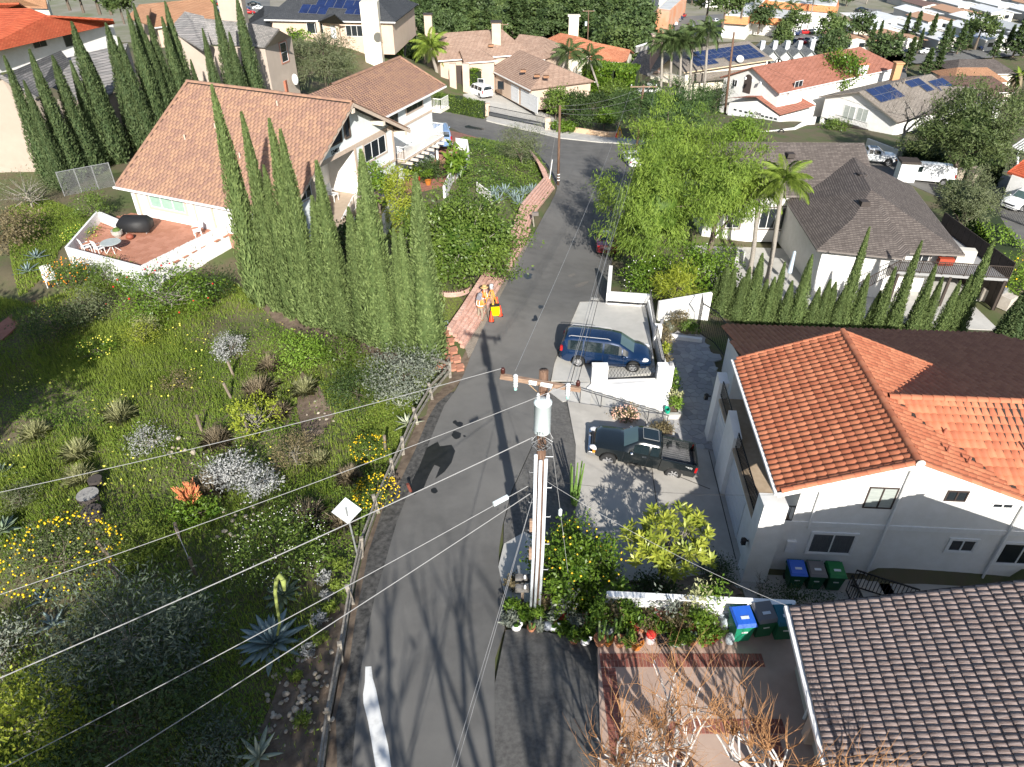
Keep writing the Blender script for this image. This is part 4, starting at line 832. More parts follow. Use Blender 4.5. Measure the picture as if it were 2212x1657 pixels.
def pn(X,Y,s=1.,p=0.):
 return .5+.25*(np.sin(X*.55*s+1.3*np.sin(Y*.41*s+p))+np.sin(Y*.63*s+1.1*np.sin(X*.37*s+2*p)+p))
def blades(name,label,poly,n,h,w,mat,keep=None,lean=.45,cat='grass'):
 X,Y,Z=scatter(poly,n,keep);Z=hillz(X,Y,Z);n=len(X);th=RNG.uniform(0,6.283,n);L=RNG.uniform(*h,n);ln=RNG.random(n)*lean
 b=np.stack([X,Y,Z-.02],1);d=np.stack([np.cos(th)*ln,np.sin(th)*ln,np.ones(n)],1);sd=np.stack([-np.sin(th),np.cos(th),0*th],1)*(w*RNG.uniform(.6,1.3,n))[:,None]
 V=np.stack([b-sd,b+sd,b+unit(d)*L[:,None]],1).reshape(-1,3);var=np.clip(pn(X,Y,.8,1.)*.7+RNG.random(n)*.4-.05,0,1)
 o=link(npmesh(name,V,np.arange(3*n).reshape(n,3),mat,var=var),name);return tag(o,label,cat,kind='stuff')
def cover(name,label,poly,n,ls,lw,hz,mat,keep=None,cat='ground cover'):
 X,Y,Z=scatter(poly,n,keep);Z=hillz(X,Y,Z);n=len(X);C=np.stack([X,Y,Z+RNG.random(n)*hz*(.4+.6*pn(X,Y,3.))],1);V,F=leafquads(C,rnd3(n)*np.array([1,1,.5]),ls*RNG.uniform(.6,1.2,n),lw,np.tile([0,0,1.],(n,1)))
 o=link(npmesh(name,V,F,mat,var=np.clip(pn(X,Y,1.3)*.6+RNG.random(n)*.4,0,1)),name);return tag(o,label,cat,kind='stuff')
slope=gxy([(0,640),(60,660),(250,600),(480,600),(560,650),(700,740),(880,790),(930,850),(880,950),(830,1060),(780,1190),(745,1330),(700,1480),(680,1700),(0,1800),(-250,1500),(-300,900)])
kp=lambda X,Y:np.clip((pn(X,Y,1.0)-.18)*2.2,.05,1)*np.clip((X+21+(Y-24)*-.15)*-.12+.85,.5,1)
blades('meadow_grass','long bright green meadow grass all over the garden slope',slope,120000,(.14,.38),.018,L_grass,kp)
cover('low_weeds','low green weeds between the shrubs of the garden slope',slope,70000,.06,.034,.18,L_cover,lambda X,Y:np.clip((pn(X,Y,1.4,2.)-.05)*1.8,.25,1))
X,Y,Z=scatter(slope,1500,lambda X,Y:np.clip((pn(X,Y,1.7,.7)-.5)*3,0,1)*np.clip((-X-8)*.12,.05,1)*(Y>22));Z=hillz(X,Y,Z)
V,F=leafquads(np.stack([X,Y,Z+.3],1),rnd3(len(X))*np.array([1,1,.2]),.055,.05,np.tile([0,0,1.],(len(X),1)))
tag(link(npmesh('meadow_flowers',V,F,F_pal),'meadow_flowers'),'small pale yellow wildflowers dotted through the meadow grass','wildflowers',kind='stuff')
strip_=gxy([(860,960),(900,900),(930,860),(945,800),(900,770),(830,790),(800,850),(780,930)])
cover('bright_cover','dense bright green ground cover with tiny flowers beside the rail fence',strip_,9000,.045,.03,.18,L_grass)
bank=gxy([(985,330),(1010,300),(1050,306),(1130,308),(1160,335),(1180,370),(1198,400),(1180,430),(1150,470),(1120,470),(1080,420),(1040,400),(1000,420),(985,400),(1000,360)])
cover('bank_cover','thick green ground cover on the bank above the bend in the street',bank,16000,.12,.07,.5,L_green)
lawn=gxy([(930,640),(960,620),(1000,650),(1040,660),(1010,700),(975,730),(945,690)])
blades('front_lawn','small patch of short grass behind the pink block wall',lawn,6000,(.06,.14),.014,L_grass)
tl=gxy([(20,540),(20,450),(100,430),(200,470),(130,540),(110,590),(40,640)])
blades('side_grass','sunny weeds beside the white patio wall',tl,9000,(.15,.35),.02,L_grass);cover('side_weeds','low weeds beside the white patio wall',tl,5000,.07,.04,.2,L_cover)
lot=[(-45,60),(-30,78),(-5,85),(-20,110),(-60,110)]
stone=M('field_stone',(.30,.25,.19),(.42,.37,.30),sc=5,r=.95,rnd=.2)
stone_me=[MB().ell((0,0,0),(1,.8,.6),7,4,jit=.16).mesh('stone',stone)for _ in range(4)]
def stones(u,v,ru,rv,n,s,label,group):
 for i in range(n):
  p=G(u+random.gauss(0,ru),v+random.gauss(0,rv));o=bpy.data.objects.new('stone',random.choice(stone_me));COL.objects.link(o);k=s*random.uniform(.5,1.5);o.scale=(k,k,k);o.location=p+Vector((0,0,k*.2));o.rotation_euler=(0,0,random.uniform(0,6));tag(o,label,'stone',group)
stones(640,1500,38,60,90,.085,'loose field stone on the bare slope below the big blue agave','stones below the agave');stones(520,1130,30,25,22,.10,'loose stone by the silver leaved shrubs','stones by the silver shrubs');stones(350,970,40,14,16,.13,'stone in the dry line across the meadow','stones across the meadow');stones(275,985,14,18,12,.13,'stone beside the fountain grasses by the stump','stones by the stump');stones(690,900,22,40,18,.09,'small stone on the bare path through the shrubs','stones on the path')
# garden slope plants
bush('wide straggly hibiscus bush with red flowers below the patio fence',370,668,6.0,2.4,L_lemon,4200,.075,.04,trunk=.05,flowers=(F_red,18,.07),rc=.14,nc=110,k=40,tm=bark_pale)
bush('low mandarin tree loaded with orange fruit below the patio corner',160,620,2.6,1.9,L_green,1900,.07,.035,name='mandarin_tree',cat='fruit tree',flowers=(F_org,110,.05))
bush('dark olive green bush beside the mandarin tree',200,690,2.7,2.0,L_olive,2200,.06,.03);bush('shaded bush left of the dark olive green one',120,720,3.2,1.8,L_dark,1800)
bush('bronze flushed shrub at the left edge by the blue agaves',40,530,3.8,2.6,L_bronze,2600,.09,.045);bush('thin grey barked shrub by the chain link fence',70,450,4.2,2.6,L_olive,1500,.07,.025,trunk=.09,tm=bark_pale,k=34);bush('dark glossy bush under the corner of the brown roof',208,478,2.6,2.2,L_green,2000)
bush('flowering weed patch shrub beside the patio corner wall',178,520,2.2,1.0,L_bright,1200,flowers=(F_pal,60,.04))
bush('silvery white shrub in the grass below the cypress row',500,768,1.7,1.2,L_silver,1500,.06,.025);bush('grey leaved shrub with woody stems in mid slope',330,965,2.1,.9,L_silver,1100,.05,.02,tm=bark_pale,k=40,trunk=.03);bush('bright silver shrub above the coral plant',505,1045,2.0,1.5,L_silver,1700,.07,.028,tm=bark_pale,k=30);bush('silver shrub next to the coral plant, lower of the pair',565,1060,1.7,1.2,L_silver,1300,.07,.028,tm=bark_pale)
bush('large grey green sage mound at the foot of the last cypress',872,845,3.9,2.1,L_grey,4200,.075,.03,nc=90);bush('dark green rosemary mound beside the grey sage mound',775,872,3.3,2.0,L_dark,3600,.06,.022,nc=80);bush('loose light green bush under the cypress row',655,790,3.0,1.7,L_bright,2000,.09,.035);bush('green bush between the light green one and the sage mound',740,785,2.4,1.4,L_green,1700)
bush('bushy yellow flowered shrub in the meadow at far left',145,1235,4.0,1.9,L_olive,2600,.05,.025,flowers=(F_yel,190,.055),nc=80);bush('yellow daisy bush by the rail fence, upper of two',798,985,1.7,.9,L_green,1100,.05,.02,flowers=(F_yel,80,.045));bush('yellow daisy bush spilling through the rail fence, lower of two',815,1080,1.8,1.0,L_green,1300,.05,.02,flowers=(F_yel,170,.045))
bush('dark shrub covered in small white blossom behind the road sign',610,1225,3.5,2.2,L_green,3600,.06,.03,flowers=(F_wht,170,.028),nc=80);bush('leafy yellowing tree bush on the slope in front of the dry grass',560,930,2.6,1.8,L_ylw,1300,.07,.035,tm=bark_pale,k=34,trunk=.05,rc=.13)
bush('brown twiggy bush beside the stepping stones',640,1000,2.3,1.3,L_bronze,1500,.07,.02,tm=bark_pale);bush('purple grey low bush in the upper meadow',385,830,1.9,.6,M('x',(0,0,0))if False else L_bronze,900,.05,.02)
bush('fine leaved yellow green shrub in the upper meadow',310,745,1.9,1.4,L_ylw,1100,.06,.02);bush('low yellow flowered bush in the upper meadow',215,770,1.9,1.1,L_lemon,900,.06,.03,flowers=(F_pal,50,.045));bush('pale feathery shrub in the middle of the meadow',320,720,1.6,1.3,L_fount,900,.08,.012)
bush('round mossy green mound near the stump',50,1085,1.7,.8,L_olive,1400,.06,.015);bush('leafy green weed clump below the coral plant',430,1120,1.9,.8,L_lemon,1200,.08,.04);bush('grass green mound above the rope posts',310,1190,2.2,.7,L_grass,1800,.09,.02)
bush('large dark grey green bush in the shade at lower left',300,1420,5.2,2.6,L_slate,6200,.11,.026,nc=100,k=30,tm=bark_pale);bush('shadowy bush at the bottom of the slope',290,1610,5.0,2.2,L_dark,4200,.09,.03,nc=90);bush('sunlit yellow green shrub at the lower left corner',75,1600,4.0,2.0,L_ylw,3200,.07,.035,nc=80,tm=bark_pale);bush('twiggy grey shrub at the left edge above the lower corner',5,1425,2.4,1.5,L_grey,1500,.07,.025,tm=bark_pale,k=30)
bush('small grey green bush in front of the gravel at the bottom',470,1640,2.2,1.2,L_slate,1500,.09,.022);bush('yellowish sprig bush in the deep shade',360,1510,2.4,1.4,L_olive,1300,.06,.03)
for i,(u,v,s,m)in enumerate([(700,1255,.5,L_silver),(725,1270,.5,L_grass),(705,1290,.4,L_silver),(715,1320,.55,L_grass),(690,1345,.55,L_silver),(690,1385,.6,L_grass),(668,1410,.5,L_silver),(640,1465,.4,L_grass),(655,1560,.5,L_grass),(735,1225,.55,L_grass)]):
 bush('small %s rosette along the rail fence, %s from the road sign'%('silver' if m is L_silver else 'green',ORD[i]),u,v,s,s*.7,m,260,.07,.02,name='border_plant',cat='plant',group='small plants along the rail fence',trunk=0)
for lab,u,v,r,h,m in(('fountain grass with pale plumes under the sage mound',660,850,.75,1.1,L_fount),('fountain grass in full sun at far left',78,945,.8,.9,L_fount),('feathery fountain grass in the shadow line of the pole',262,905,1.0,1.0,L_fount),('fountain grass beside the stones in the meadow',172,985,.9,.9,L_fount),('flattened fountain grass above the stump',175,1040,.9,.8,L_fount),('dry straw coloured grass below the cypress row',560,855,1.2,1.1,L_dry),('dry grass clump by the yellowing bush',470,960,.9,1.0,L_dry),('dry brown grass clump in front of the silver shrub',455,1060,1.0,1.0,L_dry),('dark dry grass clump behind the white blossom shrub',665,1130,1.1,1.0,L_dry),('dry grass beside the road sign post',740,1135,.7,.9,L_dry),('dry grass behind the lower daisy bush',755,1040,.8,.8,L_dry),('straw grass at the far end of the slope',585,800,.8,1.0,L_dry),('reddish dry grass in the middle of the shrubs',605,900,.8,.8,L_dry),('pale tuft near the yellow daisy bush',690,1000,.7,.6,L_fount)):
 grass_tuft(lab,u,v,r,h,m,620)
agave('huge blue grey agave in the lower slope',590,1395,1.35,46,L_aga,.105,(.12,1.3),.1);agave('green rosette agave with the bent flower spike',612,1290,.85,34,L_agag,.13,(.12,1.2),.12)
b_=G(606,1395);spk=MB();spk.tube([b_+Vector((0,0,.6))]+[PY(u,v,b_.y+dy)for u,v,dy in((604,1345,0),(598,1310,.05),(594,1280,.1),(597,1252,.15),(605,1243,.1),(612,1255,0),(614,1275,-.1))],[.04,.05,.055,.06,.07,.08,.09,.05],8);tag(spk.o('flower_spike',M('spike_green',(.20,.26,.06),(.30,.33,.10),sc=40,r=.8),None,True),'tall curved green flower spike rising from the agaves','flower spike')
for lab,u,v,r,n,m,w_ in(('blue green agave cut by the left edge, upper of two',2,1030,.85,24,L_agag,.13),('blue green agave cut by the left edge, lower of two',8,1150,.85,24,L_agag,.13),('six leaved small agave in the shade at left',118,1352,.75,9,L_aga,.12),('thin agave among the weeds at left',92,1300,.6,7,L_aga,.12),('cream striped agave below the last cypress',930,808,.85,16,L_agav,.09),('sprawling striped agave behind the rail fence',880,920,.9,14,L_agav,.09),('twisted striped agave near the sage mound',862,880,.6,10,L_agav,.09),('yellowing striped agave at the bottom of the slope',560,1640,.9,14,L_agav,.09),('blue agave clump beside the brick steps, nearer',972,715,.8,18,L_aga,.08),('blue agave clump beside the brick steps, farther',945,700,.7,16,L_aga,.08),('small agave by the pink wall end',1000,690,.5,12,L_aga,.09),('spiky blue agave by the mandarin tree, nearest the lounger',62,590,1.0,18,L_aga,.07),('spiky blue agave by the mandarin tree, farther from the lounger',80,560,1.0,18,L_aga,.07)):
 agave(lab,u,v,r,n,m,w_,(.2,1.35),.12)
for i,(u,v)in enumerate([(1065,425),(1090,420),(1110,432),(1130,425),(1148,418),(1120,445),(1075,440)]):
 agave('tall grey blue agave on the bank by the mailbox, %s from the shrub tree'%ORD[i],u,v,1.25,18,L_aga,.07,(.5,1.45),.05,p=G(u,v))
cp_=G(415,1095);ct=T('coral_plant','red orange pencil coral plant with upright stems','succulent',cp_);sg=[]
for i in range(26):
 a=random.uniform(0,6.28);d=Vector((math.cos(a)*random.uniform(.1,.8),math.sin(a)*random.uniform(.1,.8),1)).normalized();L_=random.uniform(.5,1.35);e=d*L_;sg.append(((0,0,0),tuple(e*.6),.03,.025))
 for j in range(9):f_=(d+Vector((random.uniform(-.5,.5),random.uniform(-.5,.5),random.uniform(0,.5)))).normalized();sg.append((tuple(e*random.uniform(.4,.75)),tuple(e*.75+f_*random.uniform(.15,.35)),.016,.012))
v_,f_=tubes_np(sg,4);so=link(npmesh('stems',v_,f_,F_cor),'stems');so.parent=ct
# trees by the houses
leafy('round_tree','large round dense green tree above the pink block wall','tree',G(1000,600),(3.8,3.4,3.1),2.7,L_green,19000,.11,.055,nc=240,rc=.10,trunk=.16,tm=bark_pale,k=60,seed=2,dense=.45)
leafy('golden_conifer','bright yellow green conifer beside the deck posts','tree',G(868,500),(1.0,1.0,2.6),2.5,L_ylw,3600,.12,.03,nc=70,rc=.2)
leafy('shade_shrub','tall leafy shrub against the white wall of the numbered house','shrub',G(820,460),(1.1,1.1,2.0),2.0,L_lemon,1600,.14,.07,nc=40)
leafy('loquat','dark leafy shrub below the deck of the numbered house','shrub',G(760,560),(1.3,1.3,1.6),1.4,L_dark,1600,.14,.06,nc=40)
leafy('olive_bush','feathery grey green bush on the bank beside the leaning guy wire','shrub',G(1125,355),(2.3,2.2,2.3),2.0,L_olive,4200,.16,.022,nc=60,rc=.2)
leafy('sago_palm','dark spiky sago palm under the balcony','shrub',G(928,385),(1.4,1.3,.9),.9,L_dark,1500,.32,.03,nc=26,rc=.25)
leafy('bird_of_paradise','tall bird of paradise plant by the curved white wall','shrub',G(985,395),(1.0,1.0,1.6),2.2,L_lemon,420,.38,.11,nc=24,rc=.25,trunk=.08)
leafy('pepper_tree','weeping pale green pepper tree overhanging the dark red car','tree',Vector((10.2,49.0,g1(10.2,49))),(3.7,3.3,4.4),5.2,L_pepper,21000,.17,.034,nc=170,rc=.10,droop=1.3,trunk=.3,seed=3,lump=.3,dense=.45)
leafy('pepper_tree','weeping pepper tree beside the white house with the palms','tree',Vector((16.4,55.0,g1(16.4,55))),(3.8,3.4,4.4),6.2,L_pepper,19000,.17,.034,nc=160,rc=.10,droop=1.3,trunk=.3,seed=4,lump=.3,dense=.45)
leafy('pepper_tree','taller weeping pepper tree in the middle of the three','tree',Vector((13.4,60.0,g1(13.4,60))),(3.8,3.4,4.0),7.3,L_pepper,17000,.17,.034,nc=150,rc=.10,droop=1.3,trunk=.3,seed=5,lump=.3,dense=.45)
leafy('white_flower_bush','white flowered dark green bush behind the parking pad wall','shrub',Vector((9.6,44.3,-.6)),(2.0,1.5,1.5),1.3,L_lemon,3200,.09,.05,nc=60,flowers=(F_wht,36,.05))
leafy('yellow_conifer','feathery yellow green bush leaning over the white wall','shrub',Vector((10.9,42.0,-.3)),(1.3,1.2,1.4),1.7,L_ylw,2600,.17,.022,nc=50,rc=.2)
leafy('hedge_tree','broad dark green hedge tree between the wall and the cypress hedge','tree',Vector((13.0,44.6,-1.2)),(2.3,1.8,2.0),2.1,L_lemon,5200,.10,.055,nc=90,flowers=(F_wht,14,.05))
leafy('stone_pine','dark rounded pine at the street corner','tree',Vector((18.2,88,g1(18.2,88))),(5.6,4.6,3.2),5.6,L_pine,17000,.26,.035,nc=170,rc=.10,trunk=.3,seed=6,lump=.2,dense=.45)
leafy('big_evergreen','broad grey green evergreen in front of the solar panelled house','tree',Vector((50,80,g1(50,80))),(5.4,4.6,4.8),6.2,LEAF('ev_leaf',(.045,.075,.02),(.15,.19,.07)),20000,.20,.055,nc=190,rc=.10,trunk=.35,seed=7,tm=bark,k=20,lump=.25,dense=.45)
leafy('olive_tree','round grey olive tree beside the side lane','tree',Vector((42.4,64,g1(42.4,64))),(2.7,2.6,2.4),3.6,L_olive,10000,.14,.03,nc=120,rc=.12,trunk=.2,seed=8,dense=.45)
leafy('garden_tree','yellow fruited shrub at the right edge by the lane','shrub',Vector((41,51,g1(41,51))),(2.4,2.0,1.7),1.6,L_bright,3200,.10,.05,nc=60,flowers=(F_yel,40,.09))
leafy('lemon_tree','lemon tree full of yellow fruit behind the power pole','fruit tree',G(1245,1290),(1.6,1.45,1.45),1.8,L_lemon,7200,.075,.036,nc=120,rc=.13,dense=.42,flowers=(F_lem,75,.045),trunk=.09,seed=9)
mg=T('big_leaf_tree','small tree with whorls of big yellow green leaves beside the driveway','tree',G(1425,1265));d=rnd3(330);d=d[d[:,2]>-.45][:150];cc=d*RNG.uniform(.5,1.,(len(d),1))*np.array([1.75,1.6,1.25])+np.array([.1,.1,2.4]);Vs=[]
ci=np.repeat(np.arange(len(cc)),9);n_=len(ci);ph=np.tile(np.arange(9)*6.283/9,len(cc))+np.repeat(RNG.random(len(cc))*6,9);el=RNG.uniform(.05,.9,n_);up_=unit(d*.45+np.array([0,0,1.]))[ci];h_=unit(np.cross(up_,np.array([[1.,.2,.1]])));k_=np.cross(up_,h_)
ax=unit((h_*np.cos(ph)[:,None]+k_*np.sin(ph)[:,None])*np.cos(el)[:,None]+up_*np.sin(el)[:,None]);L_=RNG.uniform(.13,.19,n_)
V,F=leafquads(cc[ci]+ax*L_[:,None],ax,L_,.05,up_);lo=link(npmesh('leaves',V,F,L_mag,var=np.clip(RNG.random(len(cc))[ci]*.5+RNG.random(n_)*.5,0,1)),'crown');lo.parent=mg;lo['kind']='stuff'
v_,f_=tubes_np(limbs((0,0,-.2),(0,0,1.7),cc,.08,70),5);bo=link(npmesh('branches',v_,f_,M('grey_limb',(.20,.18,.15),r=.9)),'branches');bo.parent=mg
eu=T('candelabra_cactus','tall thin candelabra cactus at the edge of the sunken driveway','cactus',G(1240,1090));mb=MB()
for i in range(9):
 a=i*.7;x,y=.16*math.cos(a),.16*math.sin(a);h_=random.uniform(1.2,2.6);mb.tube([(x*.3,y*.3,-.1),(x,y,.5),(x*1.5+random.uniform(-.1,.1),y*1.5,h_)],[.06,.055,.03],5)
mb.o('stems',M('cactus_green',(.10,.19,.03),(.16,.26,.06),sc=30,r=.7)).parent=eu
qf=[frond_mesh(2.5*s,L_palm,40,.028,.62,1.0,hang=.75)for s in(1,.88,1.08)];qfd=[frond_mesh(3.0*s,L_palmd,30,.05,.8,1.0,hang=.8)for s in(1,.9,1.1)]
palm('queen palm leaning over the white patio, the nearer of two',(20.9,52.8,-4.2),(20.5,53,4.2),.2,L_palm,n=24,fr=qf,low=-.45);palm('queen palm leaning over the white patio, the farther of two',(20.0,54.6,-4.2),(19.4,54.6,2.9),.2,L_palm,n=22,fr=qf,low=-.45)
for i,(bu,bv,tu,tv)in enumerate([(1428,195,1432,95),(1448,198,1452,88),(1470,198,1472,92),(1490,195,1497,78),(1522,198,1530,70)]):
 b_=P(bu,bv,-7);t_=PY(tu,tv,b_.y);b_.z-=3;palm('tall feather palm before the balcony house, %s from the street corner'%ORD[i],b_,t_,.24,L_palmd,n=22,fr=qfd,group='feather palms before the balcony house',low=-.75)
b_=P(948,178,-4.6);palm('queen palm with yellowing fronds at the gated tan house',b_,PY(930,105,b_.y),.3,L_palm,n=22,fr=[frond_mesh(3.8*s,L_palm,34,.06,.9,.95,hang=.7)for s in(1,.9)],low=-.6)
b_=P(838,115,-6);palm('slim palm beside the peach house chimney',b_,PY(832,62,b_.y),.16,L_palm,n=14,fr=[frond_mesh(2.6,L_palm,26,.05,.6,.9)],low=-.1)
b_=P(868,170,-7);palm('dark palm left of the tan tiled house',b_,PY(878,75,b_.y),.25,L_palmd,n=20,fr=qfd,low=-.6)
b_=P(1180,225,-8.2);palm('young palm at the terracotta villa, left of the pair',b_,PY(1228,118,b_.y),.2,L_palm,n=18,fr=qfd,low=-.5);b_=P(1300,215,-9);palm('young palm at the terracotta villa, right of the pair',b_,PY(1272,128,b_.y),.2,L_palm,n=18,fr=qfd,low=-.5)
ffan=[blade_mesh(1.5,.34,.01,L_palm,.25,4),blade_mesh(1.4,.32,.01,L_dry,.9,4)]
b_=P(2185,290,-9);palm('shaggy fan palm at the right edge',b_,PY(2200,165,b_.y),.35,L_palm,n=44,fr=ffan,low=-1.2,tm=bark)
b_=P(458,60,-5);palm('small fan palm among the rear cypresses',b_,PY(458,10,b_.y),.25,L_palm,n=22,fr=ffan[:1],low=-.4,tm=bark)
white_bark=M('white_bark',(.52,.50,.48),(.68,.66,.64),sc=5,r=.85,bump=.3,bsc=20,c3=(.10,.09,.08),sc3=2.5,k3=.7);twig_o=M('orange_twig',(.32,.155,.06),(.42,.23,.11),sc=4,r=.8);twig_g=M('grey_twig',(.20,.17,.145),r=.9)
bare_tree('white_birch','bare white barked tree with orange twigs over the brick drive',(5.0,9.4,3.6),6,.2,5,white_bark,twig_o,11,spread=.85,twig=.8,upb=.35,kids=(3,3,4),trunk_frac=.13,ntw=2,first=1.9,nside=.3,rk=(.5,.66))
bare_tree('white_birch','second bare white tree at the bottom edge behind the first',(3.2,8.3,3.6),4.6,.12,4,white_bark,twig_o,5,spread=1.0,kids=(3,3),trunk_frac=.12,first=1.6,rk=(.55,.72));bare_tree('white_birch','third bare white tree at the bottom edge by the shake roof',(7.0,8.6,3.6),5,.13,4,white_bark,twig_o,15,spread=.9,kids=(3,3,4),trunk_frac=.14,first=1.7,rk=(.55,.72))
bare_tree('bare_street_tree','leafless grey tree before the solar panelled house',(P(1943,330,-7).x,P(1943,330,-7).y,g1(P(1943,330,-7).x,P(1943,330,-7).y)),9,.28,5,M('grey_bark',(.27,.25,.22),r=.9),twig_g,21,spread=1.0,kids=(2,3,3),trunk_frac=.3,upb=.1,ntw=3)
for i,(u,v,s)in enumerate([(1640,1290,23),(1500,1290,8),(1480,1285,9)]):bare_tree('leafless_plumeria','small leafless shrub by the white slat fence, %s from the bins'%ORD[i],G(u,v),1.5,.03,3,M('grey_limb',(.2,.18,.15)),twig_g,s,spread=.9,kids=(2,3),ntw=1)
bush('leafy green bush at the foot of the terrace wall, left',235,618,2.6,1.7,L_green,2200);bush('dark bush under the board fence of the terrace',470,640,2.8,1.5,L_dark,2200);bush('weedy green bush at the gate of the terrace',300,625,2.0,1.3,L_lemon,1500)
# vehicles
def itp(tab,x):return float(np.interp(x,[a for a,b in tab],[b for a,b in tab]))
rubber=M('tyre_rubber',(.02,.02,.02),r=.9);alloy=M('alloy',(.55,.55,.56),r=.35,metal=.7);chrome=M('chrome',(.65,.66,.68),r=.15,metal=1.);lamp_c=M('headlamp',(.6,.6,.62),r=.12,spec=.8);lamp_r=M('tail_lamp',(.35,.01,.01),r=.2,spec=.7);lamp_a=M('amber_lamp',(.8,.25,.02),r=.3);plate_m=M('plate',(.7,.7,.68),r=.5);cglass=M('car_glass',(.012,.02,.024),r=.04,spec=.9);cglass2=M('car_glass_clear',(.07,.11,.11),r=.05,spec=.9);plast=M('black_plastic',(.025,.025,.027),r=.6)
_wheels={}
def wheel_meshes(r,w,nsp):
 k=(round(r,2),nsp)
 if k in _wheels:return _wheels[k]
 rot=Matrix.Rotation(R(90),3,'X');ty=MB().lathe([(r*.62,-w/2),(r*.93,-w/2),(r,-w/2+.03),(r,w/2-.03),(r*.93,w/2),(r*.62,w/2)],n=22,mat=rot,cap=False).mesh('tyre',rubber,True)
 rm=MB();rm.lathe([(r*.64,-w*.45),(r*.64,w*.45)],n=22,mat=rot,cap=False);rm.lathe([(.001,-.02),(r*.63,-.02)],n=22,mat=rot,cap=False,m=1)
 rm.lathe([(.001,.05+w*.32),(r*.16,.05+w*.3),(r*.16,0)],n=10,mat=rot,cap=False)
 for s in(-1,1):
  rm.lathe([(r*.64,s*w*.42),(r*.58,s*w*.40),(r*.57,s*w*.2)],n=22,mat=rot,cap=False)
  for i in range(nsp):
   a=2*math.pi*i/nsp;rm.bar((math.cos(a)*r*.1,s*w*.34,math.sin(a)*r*.1),(math.cos(a)*r*.6,s*w*.30,math.sin(a)*r*.6),r*.15,.03,up=(0,1,0))
 _wheels[k]=(ty,rm.mesh('rim',[alloy,plast]));return _wheels[k]
